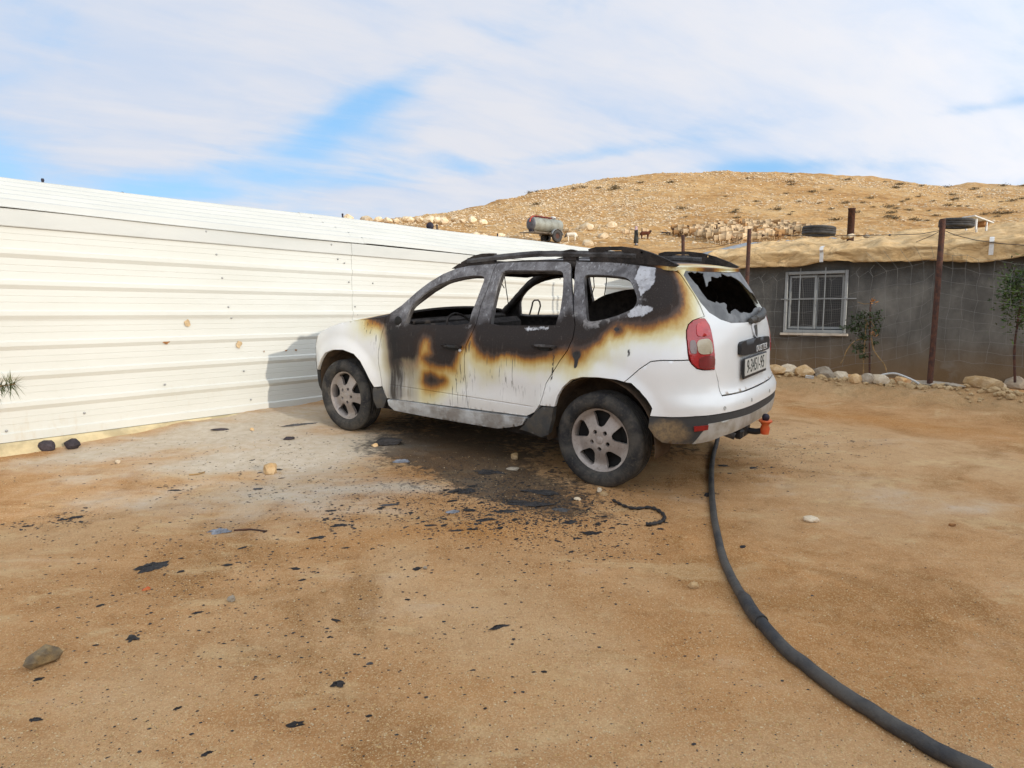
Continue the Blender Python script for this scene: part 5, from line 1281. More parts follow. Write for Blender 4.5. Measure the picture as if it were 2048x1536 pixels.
# roof rails ---------------------------------------------------------
for sg in (1, -1):
    def rp(x, dz, dy=0.0): return Vector((x, sg * (rim_y(np.clip(x, -.3, 1.46)) - .015 + dy), float(ze(x)) + dz))
    # beam: a flattened bar lifted off the roof between three feet
    V = []; F = []; xs = np.linspace(1.36, -.12, 34)
    for x in xs:
        lift = .041 + .012 * ss(1.3, .5, x); h = .022
        w = .022
        j = .0008 * math.sin(x * 47) + .0006 * math.sin(x * 83)
        for dy, dz in ((-w, -h), (w, -h), (w + .004, 0), (w * .6, h), (-w * .6, h), (-w - .004, 0)): V.append(rp(x, lift + dz + j, dy))
    for i in range(len(xs) - 1):
        for k in range(6): F.append((i * 6 + k, i * 6 + (k + 1) % 6, i * 6 + 6 + (k + 1) % 6, i * 6 + 6 + k))
    F += [tuple(range(6)), tuple(range(len(V) - 6, len(V)))[::-1]]
    rail = mesh_obj('roof_rail', V, F, M_RAIL, CAR, False)
    bm = bmesh.new(); bm.from_mesh(rail.data); bmesh.ops.recalc_face_normals(bm, faces=bm.faces); bm.to_mesh(rail.data); bm.free()
    # front foot: tapers to the roof, with a melted slot
    def sidepoly(name, pts, holes, y0=.020, mat=M_CHAR):
        fm = lambda a, b: np.stack([a, np.array([sg * (rim_y(float(np.clip(q, -.3, 1.46))) - .015) for q in a]) + sg * y0 * .9, b], -1)
        o = plate(name, pts, holes, fm, [mat, mat], rail, .03, .040, 0, sg > 0, None); return o
    zf = lambda x, d: float(ze(x)) + d
    sidepoly('rail_foot', [(1.52, zf(1.5, .0)), (1.46, zf(1.46, .022)), (1.40, zf(1.40, .044)), (1.30, zf(1.30, .074)), (1.22, zf(1.22, .084)), (1.14, zf(1.14, .080)), (1.10, zf(1.1, .076)), (1.10, zf(1.1, .002)), (1.30, zf(1.3, -.002)), (1.46, zf(1.46, -.006))][::-1],
             [[(1.36, zf(1.36, .026)), (1.29, zf(1.29, .034)), (1.28, zf(1.28, .052)), (1.325, zf(1.325, .050))], [(1.44, zf(1.44, .018)), (1.425, zf(1.425, .02)), (1.42, zf(1.42, .038)), (1.435, zf(1.435, .034))]])
    sidepoly('rail_foot', [(.47, zf(.47, .004)), (.47, zf(.47, .075)), (.41, zf(.41, .085)), (.36, zf(.36, .075)), (.36, zf(.36, .004))], [])
    sidepoly('rail_foot', [(.24, zf(.24, .0)), (.26, zf(.26, .086)), (.20, zf(.2, .102)), (0, zf(0, .106)), (-.12, zf(-.12, .099)), (-.22, zf(-.22, .078)), (-.34, zf(-.34, .045)), (-.42, zf(-.42, .018)), (-.40, zf(-.4, .004)), (-.20, zf(-.2, -.002))],
             [[(.14, zf(.14, .046)), (.135, zf(.135, .074)), (.09, zf(.09, .080)), (.0, zf(0, .080)), (-.03, zf(-.03, .066)), (-.02, zf(-.02, .048)), (.05, zf(.05, .042))], [(-.15, zf(-.15, .068)), (-.17, zf(-.17, .066)), (-.172, zf(-.172, .08)), (-.155, zf(-.155, .082))]], .022)

# wheels -------------------------------------------------------------
def make_wheel():
    root_m = []
    R, w = .336, .205
    mb = MB()
    prof = [(.225, -w * .36), (.238, -w * .47), (.266, -w * .525), (.300, -w * .50), (.322, -w * .44), (.331, -w * .385), (.336, -w * .30)]
    for g in (-.20, -.07, .07, .20): prof += [(.336, w * g - .006), (.328, w * g - .004), (.328, w * g + .004), (.336, w * g + .006)]
    prof += [(.336, w * .30), (.331, w * .385), (.322, w * .44), (.300, w * .50), (.266, w * .525), (.238, w * .47), (.225, w * .36)]
    mb.lathe(prof, 64, 'Y', closed=True)
    for k in range(0):
        a = 2 * math.pi * k / 60
        for sy in (1, -1):
            c = Vector((math.cos(a) * .3255, sy * w * .40, math.sin(a) * .3255)); mb.box(c, (.012, .030, .017), Matrix.Rotation(-a, 3, 'Y'))
    return mb
tyre_p = make_wheel().build('tyre', M_TYRE)
# rim face: five broad spokes, from a dished disc with cut-outs
def rim_parts():
    def dish(a, b):
        r = np.hypot(a, b); y = .052 - .030 * ss(.05, .17, r) + .030 * ss(.165, .205, r)
        ang = np.arctan2(b, a)
        y = y - .006 * (np.cos(ang * 5 - math.pi / 2 * 5) > .86) * ss(.08, .12, r) * ss(.20, .17, r)
        return np.stack([a, y, b], -1)
    ol = [(.206 * math.cos(t), .206 * math.sin(t)) for t in np.linspace(0, 2 * math.pi, 65)[:-1]]
    holes = []
    for k in range(5):
        a0 = math.pi / 2 + k * 2 * math.pi / 5
        def pl(r, da): return (r * math.cos(a0 + da), r * math.sin(a0 + da))
        holes.append(chaikin([pl(.090, -.22), pl(.090, .22), pl(.135, .31), pl(.188, .36), pl(.193, .15), pl(.195, 0), pl(.193, -.15), pl(.188, -.36), pl(.135, -.31)], 1))
        a1 = a0 + math.pi / 5; c = (.060 * math.cos(a1), .060 * math.sin(a1))
        holes.append([(c[0] + .0150 * math.cos(t), c[1] + .0150 * math.sin(t)) for t in np.linspace(0, 2 * math.pi, 11)[:-1]])
    face = plate('rim', ol, holes, dish, [M_RIM, M_RIM], None, .012, .024, 0, True, None)
    lip = MB(); lip.lathe([(.205, .045), (.2125, .070), (.219, .072), (.222, .066), (.214, .050), (.206, .02), (.198, -.07), (.19, -.075), (.19, .02), (.198, .046)], 64, 'Y', closed=True)
    l = lip.build('rim_lip', M_RIM)
    hub = MB(); hub.lathe([(.19, -.02), (.12, -.03), (.12, -.012), (.065, -.006), (.06, .02), (0, .02)], 32, 'Y'); h = hub.build('brake_disc', M_BOLT)
    cap = MB(); cap.lathe([(0, .057), (.020, .0565), (.026, .054), (.027, .05)], 20, 'Y'); cap.box((0, .058, 0), (.018, .003, .012), (0, .78, 0)); c = cap.build('hub_cap', M_RIM)
    return face, l, h, c
face_p, lip_p, hub_p, cap_p = rim_parts()
wheels = []
for i, (x, sg, rot) in enumerate(((0, 1, .0), (2.673, 1, .20), (0, -1, .5), (2.673, -1, .9))):
    wm = bpy.data.objects.new('wheel', None); link(wm, CAR); wm.location = (x, sg * .785, .336); wm.rotation_euler = (0, rot, 0 if sg > 0 else math.pi)
    for pr in (tyre_p, face_p, lip_p, hub_p, cap_p):
        o = pr if i == 0 else pr.copy()
        if i: COL.objects.link(o)
        o.parent = wm
        if pr is not tyre_p: o.scale = (1.09, 1.0, 1.09); o.location = (0, .014, 0)
    wheels.append(wm)
# wheel-arch liners
for x in (0, 2.673):
    for sg in (1, -1):
        V = []; F = []; na = 26
        for i in range(na):
            a = math.radians(-12 + 204 * i / (na - 1))
            for r, y in ((.422, .885), (.420, .62), (.20, .60)):
                X_, Z_ = x + r * math.cos(a), .36 + r * math.sin(a) * .99
                V.append((X_, sg * min(y, body_y(X_, max(Z_, .2)) - .035), Z_))
        for i in range(na - 1):
            for j in range(2): F.append((i * 3 + j, i * 3 + j + 1, i * 3 + 4 + j, i * 3 + 3 + j))
        o = mesh_obj('wheel_liner', V, F, M_LINER, CAR, True); o.modifiers.new('t', 'SOLIDIFY').thickness = .006
# underbody
mb = MB(); mb.tube([(0, -.7, .30), (0, .7, .30)], .035, 10); mb.tube([(2.673, -.7, .30), (2.673, .7, .30)], .03, 10); mb.lathe([(0, -.22), (.08, -.2), (.08, .2), (0, .22)], 14, 'X', (-.38, -.3, .40)); mb.tube([(2.2, .2, .24), (.6, .25, .24), (.3, .35, .33), (-.3, .30, .33), (-.55, .22, .34)], .028, 9)
mb.build('underbody', M_CHAR, CAR)
mb = MB(); mb.lathe([(.024, .16), (.024, -.05), (.021, -.05), (.021, .1), (0, .1)], 16, 'X'); o = mb.build('exhaust_tip', M_CHARGREY, CAR, loc=(-.70, .28, .375)); o.rotation_euler = (0, -.25, .15)
# tow bar
mb = MB(); mb.box((-.62, 0, .40), (.08, .95, .07), bev=.01); mb.box((-.74, .12, .385), (.10, .12, .09), bev=.015); mb.box((-.76, .22, .375), (.06, .07, .07), bev=.015)
mb.tube([(-.70, .10, .385), (-.78, .10, .378), (-.84, .10, .378), (-.885, .10, .392), (-.90, .10, .42), (-.90, .10, .445)], .022, 10); tb = mb.build('tow_bar', M_BLACK, CAR)
mb = MB(); mb.lathe([(0, .035), (.017, .030), (.025, .015), (.025, 0), (.016, -.016)], 16, 'Z', (-.90, .10, .482)); mb.build('tow_ball', M_DARKSTEEL, tb)
mb = MB(); mb.lathe([(.028, -.075), (.033, -.035), (.024, -.010), (.034, .006), (.047, .016), (.043, .027), (.02, .024)], 16, 'Z', (-.90, .10, .445)); mb.build('ball_cap', M_ORANGE, tb)

# rear furniture: handle trim with lettering, number plate, badge, wiper
def text_mesh(s, size, depth, mat, name, parent, M4, spacing=1.0, sx=1.0):
    cu = bpy.data.curves.new('txt', 'FONT'); cu.body = s; cu.size = size; cu.extrude = depth; cu.align_x = 'CENTER'; cu.align_y = 'CENTER'; cu.space_character = spacing; cu.resolution_u = 3
    t = bpy.data.objects.new('txt', cu); COL.objects.link(t)
    me = bpy.data.meshes.new_from_object(t.evaluated_get(bpy.context.evaluated_depsgraph_get())); bpy.data.objects.remove(t); bpy.data.curves.remove(cu)
    me.name = name; me.transform(M4 @ Matrix.Diagonal((sx, 1, 1, 1))); me.materials.clear(); me.materials.append(mat)
    return link(bpy.data.objects.new(name, me), parent)
def rear_frame(y, z, off):    # text frame on the rear face: right = -y, up = z, out = -x
    p = S(np.array([y]), np.array([z]))[0]; dz = S(np.array([y]), np.array([z + .05]))[0] - S(np.array([y]), np.array([z - .05]))[0]
    dy = S(np.array([y + .05]), np.array([z]))[0] - S(np.array([y - .05]), np.array([z]))[0]
    r = -Vector(dy).normalized(); u = Vector(dz).normalized(); n = r.cross(u).normalized(); u = n.cross(r)
    M = Matrix.Identity(4)
    for i in range(3): M[i][0] = r[i]; M[i][1] = u[i]; M[i][2] = n[i]; M[i][3] = p[i] + n[i] * off
    return M
trim = plate('handle_trim', chaikin([(.352, .935), (.362, 1.012), (.33, 1.030), (0, 1.034), (-.30, 1.022), (-.33, 1.0), (-.325, .925), (0, .930)], 1, keep=.15), [], S, [M_BLACK, M_BLACK], CAR, .03, .03, .026, True, None)
text_mesh('DUSTER', .064, .0015, M_LETTER, 'lettering', trim, rear_frame(-.085, .957, .0285), 1.25)
PF_ = rear_frame(.045, .845, .018)
mb = MB(); mb.box((0, 0, 0), (.535, .145, .014), bev=.005); mb.v = [tuple(PF_ @ Vector(v)) for v in mb.v]; npl = mb.build('number_plate', M_BLACK, CAR)
mb = MB(); mb.box((0, .006, .008), (.508, .113, .004)); mb.v = [tuple(PF_ @ Vector(v)) for v in mb.v]; mb.build('plate_face', M_PLATE, npl)
text_mesh('9-3451-95', .130, .0008, M_INK, 'plate_text', npl, PF_ @ Matrix.Translation((-.012, .004, .0108)), 1.0, .76)
bd = rear_frame(0.0, 1.083, .006)
def badge_f(a, b): 
    P = np.stack([a, b, .012 - .9 * (a ** 2) * 4], -1); return np.array([tuple(bd @ Vector(p)) for p in P])
plate('badge', chaikin([(-.058, .052), (.058, .052), (.050, .0), (.034, -.040), (0, -.066), (-.034, -.040), (-.050, 0)], 1, keep=.15), [], badge_f, [M_CHROME, M_CHROME], CAR, .02, .012, 0, False, None)
plate('badge_inset', chaikin([(-.032, .038), (.026, .038), (.022, .0), (.004, -.02), (-.012, -.048), (-.026, -.03), (-.03, 0)], 1, keep=.15), [], lambda a, b: badge_f(a, b) + np.array([-.0012, 0, 0]), [M_CLAD, M_CLAD], CAR, .02, .002, .0015, False, None)
mb = MB(); wq = [S(np.array([y]), np.array([z]))[0] + np.array([-o, 0, 0]) for y, z, o in ((.10, 1.155, .015), (-.02, 1.165, .03), (-.14, 1.18, .04), (-.28, 1.205, .035), (-.40, 1.22, .02))]
mb.tube(wq, [.02, .028, .03, .022, .012], 8); mb.box(wq[1], (.05, .10, .05), bev=.012); mb.build('rear_wiper', M_CLAD, CAR)
# parking sensors
for y in (.62, .22, -.22, -.62):
    Mx = rear_frame(y, .625, .001); mb = MB(); mb.lathe([(0, .001), (.010, .001), (.011, .002), (.013, .002), (.0135, 0)], 14, 'Z'); mb.v = [tuple(Mx @ Vector(v)) for v in mb.v]; mb.build('parking_sensor', M_SKID, bump)

# burnt rear seat shell and the smoke-blackened pane of the far quarter window
sp_ = [(.83, 1.03), (.80, 1.10), (.775, 1.155), (.722, 1.222), (.66, 1.262), (.60, 1.290), (.50, 1.318), (.41, 1.338), (.30, 1.35), (.22, 1.30), (.14, 1.10), (.10, .60), (.55, .55), (.78, .62)]
plate('rear_seat', sp_[::-1], [], lambda a, b: np.stack([a, np.full_like(a, -.28), b], -1), [M_CHAR, M_CHAR], CAR, .06, .42, 0, True, None)
plate('quarter_pane', shrink(np.array(qwin) * [-1, 1], -.004), [], S, [M_CHAR, M_CHAR], CAR, .04, .006, -.012, True, None)

for i in range(7):
    x, y = RNG.uniform(.4, 1.7), RNG.uniform(-.45, .45); z0 = float(ze(x)) - .03; l = RNG.uniform(.10, .38)
    mb = MB(); mb.tube([(x, y, z0), (x + RNG.normal() * .03, y, z0 - l * .5), (x + RNG.normal() * .06, y + RNG.normal() * .04, z0 - l)], .004, 5); mb.build('hanging_wire', M_CHAR, CAR)
mb = MB()
for x in np.linspace(.0, 1.35, 7):
    mb.tube([(x, -.55, float(ze(x)) - .045), (x + .02, -.2, float(ze(x)) - .07 - RNG.uniform(0, .03)), (x, .2, float(ze(x)) - .06 - RNG.uniform(0, .03)), (x, .55, float(ze(x)) - .045)], .022, 6)
mb.build('roof_lining', M_CHAR, CAR)

# ================================================================== THINGS ON THE GROUND
def stone(px, py, size, mat, label, seed, rot=0.0, sink=.25, group=None, name='stone', cat='stone', sub=2, on=None):
    p = on if on is not None else gp(px, py)
    me = rock_mesh(name, size, seed, mat, sub, .38)
    o = obj_from(me, name, (p[0], p[1], p[2] + size[2] * (1 - sink) * .8), (0, 0, rot)); return tag(o, label, cat, group)
stone(95, 900, (.062, .05, .058), M_ST_DARK, 'black sooty stone at the foot of the white shed wall, left one of two', 1, .3)
stone(145, 897, (.075, .05, .048), M_ST_DARK, 'black sooty stone at the foot of the white shed wall, right one of two', 2, -.2)
stone(541, 947, (.052, .045, .056), M_ST_OCH, 'pale ochre stone standing alone on the yard left of the car', 3, .5)
stone(88, 1328, (.062, .030, .044), M_ST_BROWN, 'long grey brown stone lying at the lower left edge of the yard', 4, .9)
stone(1622, 1042, (.058, .038, .024), M_ST_PALE, 'flat pale stone on bare sand right of the hose', 5, .1)
stone(1388, 1176, (.026, .020, .018), M_ST_OCH, 'small tan stone just left of the hose bend', 6)
stone(463, 1202, (.020, .016, .017), M_ST_GREY, 'small dark brown pebble in the middle of the left yard', 7)
stone(236, 927, (.022, .015, .022), M_ST_PALE, 'little pale stone on the ground near the shed, below the screws', 8)
stone(750, 893, (.034, .022, .020), M_ST_OCH, 'ochre block of stone beside the black char heap', 9, .1)
stone(1030, 918, (.036, .030, .034), M_ST_OCH, 'ochre stone in the shade in front of the rear wheel', 10)
stone(1026, 940, (.062, .04, .016), M_ST_GREY, 'flat brown stone in the sooty ground before the rear wheel', 11)
stone(504, 861, (.026, .018, .018), M_ST_OCH, 'small orange ochre stone left of the front wheel', 12)
stone(578, 879, (.055, .035, .016), M_ST_DARK, 'flat dark grey slab of stone left of the front wheel', 13, .3)
stone(440, 860, (.075, .028, .012), M_ST_DARK, 'thin dark flake of stone on pale ground near the shed', 14, .2)
stone(1208, 991, (.030, .020, .016), M_ST_OCH, 'small tan stone touching the rear tyre, lower one', 15)
stone(1199, 984, (.018, .012, .020), M_ST_PALE, 'tiny pointed pale stone at the foot of the rear tyre', 16)
stone(648, 1184, (.012, .010, .010), M_ST_OCH, 'tiny brown pebble in the middle of the yard', 17)
stone(1904, 1052, (.020, .014, .012), M_RUSTMARK, 'small dark reddish lump on sand far right of the hose', 18)
stone(850, 1138, (.012, .010, .010), M_ST_GREY, 'single small grey pebble below the rubber strip and the char', 19)
stone(1155, 1000, (.028, .018, .012), M_ST_PALE, 'pale chip of stone on the soot left of the rear tyre', 20)

# stones set along the top of the earth bank
bank = [(1552, 745, (.14, .09, .07), M_ST_OCH, 'low tan stone on the earth bank right beside the car'), (1574, 748, (.125, .09, .075), M_ST_PALE, 'tan stone with a pale face, second along the bank from the car'),
        (1608, 751, (.125, .09, .085), M_ST_OCH, 'rounded ochre stone on the bank under the hut window'), (1647, 753, (.135, .09, .085), M_ST_GREY, 'grey rounded stone on the bank below the window sill'),
        (1682, 757, (.095, .07, .06), M_ST_PALE, 'flat pale stone on the bank left of the sapling'), (1709, 765, (.085, .07, .075), M_ST_OCH, 'bright orange ochre stone on the bank below the sapling'),
        (1735, 764, (.08, .07, .07), M_ST_GREY, 'dark grey stone at the foot of the sapling stake'), (1757, 766, (.11, .08, .07), M_ST_PALE, 'pale jagged stone on the bank under the white pipe end'),
        (1800, 762, (.085, .06, .045), M_ST_OCH, 'thin tan stone beneath the arch of the white pipe'), (1862, 771, (.21, .10, .035), M_ST_GREY, 'long flat earth covered stone at the base of the rusty post'),
        (1905, 774, (.12, .08, .03), M_ST_GREY, 'flat grey stone on the bank right of the rusty post'), (1969, 775, (.185, .10, .088), M_ST_OCH, 'largest ochre block of stone on the earth bank, at the right'),
        (2000, 776, (.07, .06, .05), M_ST_GREY, 'small grey stone wedged beside the large ochre block'), (2032, 776, (.13, .09, .10), M_ST_GREY, 'grey pointed stone on the bank at the right picture edge'), (2085, 780, (.14, .1, .09), M_ST_OCH, 'ochre stone on the bank just past the right edge')]
bank = [(a, b, tuple(k * 1.08 for k in c), d, e) for a, b, c, d, e in bank]
for i, (px, py, sz, mt, lab) in enumerate(bank):
    p = gp(px, py); stone(px, py, sz, mt, lab, 60 + i, math.atan2(HUD[1], HUD[0]) + random.uniform(-.3, .3), .36, 'stones along the top of the earth bank')
def bank_rubble(n):
    V = []; F = []; ms = [rock_mesh('tmp', (1.2, .9, .75), 900 + i, M_ST_BROWN, 1, .4) for i in range(5)]
    base_ = [(np.array([v.co[:] for v in m.vertices]), [p.vertices[:] for p in m.polygons]) for m in ms]
    for _ in range(n):
        s_ = RNG.uniform(-2.2, 3.2); dd_ = RNG.normal() * .10 + .06; p = FE0 + FED * s_ + HUN * dd_; r = float(np.exp(RNG.uniform(math.log(.015), math.log(.060)))) * (1 if dd_ < .15 else .6)
        bv, bf = base_[RNG.integers(5)]; a = RNG.uniform(0, 6.28); P = bv * r; c, q = math.cos(a), math.sin(a); b = len(V)
        V += list(np.c_[P[:, 0] * c - P[:, 1] * q + p[0], P[:, 0] * q + P[:, 1] * c + p[1], P[:, 2] + drop(p[0], p[1]) + r * .25]); F += [tuple(i + b for i in f) for f in bf]
    return mesh_obj('bank_rubble', V, F, M_ST_BANK)
M_ST_BANK = mat_stone('earthy_rubble', (.36, .24, .12), (.50, .37, .21), 12.0)
tag(bank_rubble(420), kind='stuff')
p = gp(1619, 757); mb = MB(); mb.box((0, 0, .02), (.10, .02, .035), (.3, .1, -.5)); tag(mb.build('plastic_scrap', M_WHITEPIPE, None, loc=p), 'white scrap of plastic stuck in the bank below the ochre stone', 'scrap')
def curve(pts, n=8):     # smooth path through points (Catmull-Rom)
    P = [np.asarray(p, float) for p in pts]; P = [2 * P[0] - P[1]] + P + [2 * P[-1] - P[-2]]; o = []
    for i in range(1, len(P) - 2):
        for k in range(n):
            t = k / n; a, b, c, d = P[i - 1:i + 3]
            o.append(.5 * (2 * b + (c - a) * t + (2 * a - 5 * b + 4 * c - d) * t * t + (3 * b - a - 3 * c + d) * t ** 3))
    return o + [P[-2]]
pts = [at_plane(x, y, FE0 + HUN * .05, HUN) for x, y in ((1755, 757), (1765, 750), (1788, 747), (1809, 753), (1829, 762), (1838, 768))]
mb = MB(); c0 = Vector(pts[0]); mb.tube([Vector(p) - c0 for p in curve(pts)], .013, 8); tag(mb.build('water_pipe', M_WHITEPIPE, None, loc=c0), 'thin white plastic pipe arching over the stones of the bank', 'pipe')

# ------------------------------------------------------------------ hose
def build_hose():
    px = [(1440, 868), (1428, 900), (1423, 940), (1424, 990), (1430, 1042), (1443, 1100), (1463, 1152), (1490, 1198), (1519, 1240), (1568, 1291), (1630, 1342), (1702, 1394), (1782, 1446), (1870, 1496), (1960, 1542), (2080, 1598), (2240, 1660)]
    P = [gp(*q) for q in px]; cam_p = Vector((0, 0, CAMZ)); P = [cam_p + (p - cam_p) * (1 - .026 / (CAMZ - p.z)) for p in P]; C_ = curve(P, 10); o0 = Vector((P[8][0], P[8][1], 0))
    R = []
    for i, p in enumerate(C_):
        k = i / 10; R.append(.018 + (.024 - .018) * min(1, k / 8) if k < 8 else .0265)
    root = empty('hose', o0, label='thick black rubber hose curving across the sand from under the car', cat='hose')
    V = [Vector((p[0], p[1], drop(p[0], p[1]) + r * .92)) - o0 for p, r in zip(C_, R)]
    V[0].z += .10; V[1].z += .09; V[2].z += .07; V[3].z += .05; V[4].z += .035; V[5].z += .02; V[6].z += .008
    mb = MB(); mb.tube(V[:81], R[:81], 14); mb.build('hose_length', M_HOSE, root)
    mb = MB(); mb.tube(V[79:], R[79:], 14); mb.build('hose_length', M_HOSE, root)
    mb = MB(); mb.tube([v + Vector((0, 0, .003)) for v in V[68:82]], [.024, .027] + [.0300] * 11 + [.0305], 16); mb.build('sleeve', M_HOSE, root)
M_HOSE = simple('dusty_black_rubber', (.026, .026, .028), .6, var=.3, scale=6, bump=.5, bscale=60, col2=(.075, .067, .057))
build_hose()

M_GRIT = mat_stone('cream_grit', (.66, .48, .27), (.76, .60, .38)); M_GRIT2 = mat_stone('ochre_grit', (.50, .31, .13), (.60, .41, .20))
# ------------------------------------------------------------------ fire debris
M_FLAKE = simple('charred_plastic', (.016, .014, .014), .55, var=.4, scale=30, bump=.9, bscale=90, col2=(.032, .028, .027))
M_FLAKE2 = simple('grey_ash_flake', (.10, .095, .095), .8, var=.4, scale=30, bump=.6, bscale=90)
M_FOIL = simple('melted_aluminium', (.30, .31, .34), .45, .6, var=.4, scale=20, bump=.8, bscale=50)
def flake_mesh(name, rx, ry, seed, mat, h=.006, jag=.45, n=26, rough=.5):
    """a jagged thin crust, thicker in the middle, lying on the ground"""
    r = random.Random(seed); V = []; F = []
    out = []
    for i in range(n):
        a = 2 * math.pi * i / n; k = 1 + jag * (mnoise.noise(Vector((math.cos(a) * 1.3 + seed, math.sin(a) * 1.3, seed * .37))) * 1.6 + r.uniform(-.35, .35)); out.append((math.cos(a) * rx * max(.25, k), math.sin(a) * ry * max(.25, k)))
    rings = [1.0, .72, .38]
    for q, s in enumerate(rings):
        for x, y in out:
            z = (0, h * .75, h)[q] + (0 if q == 0 else r.uniform(-rough, rough) * h); V.append((x * s, y * s, z))
    V.append((0, 0, h)); c = len(V) - 1
    for q in range(2):
        for i in range(n): F.append((q * n + i, q * n + (i + 1) % n, (q + 1) * n + (i + 1) % n, (q + 1) * n + i))
    F += [(2 * n + i, 2 * n + (i + 1) % n, c) for i in range(n)]; F.append(tuple(range(n))[::-1])
    me = bpy.data.meshes.new(name); me.from_pydata(V, [], F); me.materials.append(mat); return me
def lay(me, name, px, py, rot, label, cat, group=None, lift=.001):
    p = gp(px, py); nx = Vector((GNX, GNY, GNZ)); q = nx.to_track_quat('Z', 'Y').to_euler()
    o = obj_from(me, name, (p[0], p[1], p[2] + lift), (q.x, q.y, 0)); o.rotation_euler = (Matrix.Rotation(0, 3, 'Z') @ nx.to_track_quat('Z', 'Y').to_matrix() @ Matrix.Rotation(rot, 3, 'Z')).to_euler()
    return tag(o, label, cat, group)
big = [(305, 1134, .105, .052, .35, .010, 'large black crust of melted plastic, longest one on the left yard'), (925, 984, .105, .060, -.1, .012, 'thick black crust of char in the middle of the sooty ground'),
       (262, 1279, .036, .042, .5, .006, 'square black flake of char on the lower left sand'), (675, 1369, .036, .030, .2, .008, 'crumbly round black flake near the bottom middle of the yard'),
       (997, 1254, .058, .018, .25, .006, 'knobbly strip of char on clean sand below the rubber strip'), (740, 1328, .024, .010, .2, .004, 'small oblong black flake beside the crumbly round one'),
       (1050, 1008, .15, .05, -.25, .008, 'sprawling black crust left of the rear wheel'), (1085, 985, .14, .05, -.3, .008, 'dark burnt crust in the shade before the rear wheel'), (985, 945, .15, .05, -.3, .008, 'long smear of black crust under the sill of the car'),
       (1010, 1023, .10, .03, .1, .006, 'narrow black crust below the sprawling one'), (975, 1040, .06, .02, .1, .006, 'ragged strip of char above the brown stained sand'), (1120, 1020, .09, .035, -.1, .006, 'scaly black crust beneath the rear tyre edge'),
       (680, 1051, .055, .020, .1, .005, 'grey black flake on pale sand below the front door'), (153, 1035, .065, .022, .3, .005, 'broad dark flake on the far left sand below the shed'), (125, 1040, .03, .012, .2, .004, 'smaller dark flake just left of the broad one by the shed'),
       (52, 1053, .035, .013, .1, .004, 'dark flake at the far left of the yard'), (350, 981, .05, .016, 0, .004, 'flat dark flake on the grey silt of the left yard'), (518, 978, .045, .016, .1, .005, 'dark flake right of the pale ochre stone shadow'),
       (395, 1226, .040, .014, .3, .004, 'slender flake in the lower middle left of the yard'), (414, 1508, .026, .012, .5, .004, 'lone flake at the very bottom left of the picture'), (355, 1418, .018, .010, .5, .004, 'small dark flake above the bottom edge, lower left'),
       (70, 1440, .030, .014, .1, .004, 'cluster flake near the lower left corner'), (1415, 992, .032, .022, .1, .016, 'curled black scrap lying against the hose'), (780, 1010, .06, .018, .1, .005, 'ragged dark flake beside the bluish metal plate'),
       (1140, 1045, .06, .022, .2, .006, 'bristly flake of char above the curled rubber strip'), (910, 1062, .05, .015, .2, .005, 'thin dark flake on the orange brown stain'), (660, 1022, .05, .014, .1, .004, 'faint dark flake on the grey silt below the front wheel'),
       (640, 1075, .05, .018, .2, .005, 'grey black flake below the front wheel, lower one'), (855, 1052, .05, .014, .1, .005, 'dark shard beside the stained patch'), (600, 850, .16, .035, .3, .010, 'crumpled dark strip of char in the car shadow by the shed')]
for i, (px, py, rx, ry, rot, h, lab) in enumerate(big):
    lay(flake_mesh('charred_crust', rx * (.85 if i < 1 else (.62 if py > 1100 else .85)), ry * (.85 if i < 1 else (.62 if py > 1100 else .85)), 100 + i, M_FLAKE if i % 6 != 5 else M_FLAKE2, h, .55, 48 if rx > .05 else 26), 'charred_crust', px, py, rot, lab, 'char', 'larger crusts of char on the yard')
me = rock_mesh('char_heap', (.14, .075, .035), 77, M_FLAKE, 3, .5); p = gp(776, 886); tag(obj_from(me, 'char_heap', (p[0], p[1], p[2] + .015), (0, 0, -.3)), 'low black heap of char in front of the front wheel', 'char')
mb = MB(); P = [gp(x, y) for x, y in ((1226, 1003), (1244, 1013), (1268, 1020), (1298, 1018), (1318, 1025), (1329, 1037), (1322, 1047), (1305, 1051), (1292, 1052))]; C_ = curve(P, 6); o0 = Vector(P[4])
mb.tube([Vector((p[0], p[1], p[2] + .011)) - o0 for p in C_], [.008 + .004 * (i / len(C_)) + .0035 * math.sin(i * 1.9) for i in range(len(C_))], 8); tag(mb.build('rubber_strip', M_FLAKE, None, loc=o0), 'curled strip of burnt black rubber in front of the rear wheel', 'strip')
lay(flake_mesh('metal_shard', .060, .030, 301, M_FOIL, .012, .45, 20), 'metal_shard', 440, 1064, .3, 'crumpled grey sheet of melted metal on the left yard', 'scrap')
lay(flake_mesh('metal_shard', .060, .030, 302, M_FOIL, .016, .3, 18), 'metal_shard', 803, 924, .1, 'silvery lump of melted metal near the sill of the car', 'scrap')
lay(flake_mesh('metal_shard', .045, .030, 303, M_FOIL, .006, .2, 18), 'metal_shard', 906, 1024, .0, 'bluish round metal plate on the pale silt', 'scrap')
lay(flake_mesh('plastic_chip', .018, .012, 304, M_ORANGE, .008, .3, 10), 'plastic_chip', 293, 1179, .4, 'bright orange plastic chip beside the longest black crust', 'scrap')
mb = MB(); P = [Vector(gp(x, y)) for x, y in ((378, 951), (395, 950), (409, 946))]; mb.tube([q - P[1] + Vector((0, 0, .006)) for q in P], .006, 6); tag(mb.build('stick', M_BARK, None, loc=P[1]), 'short thin stick on the grey silt left of the ochre stone', 'stick')
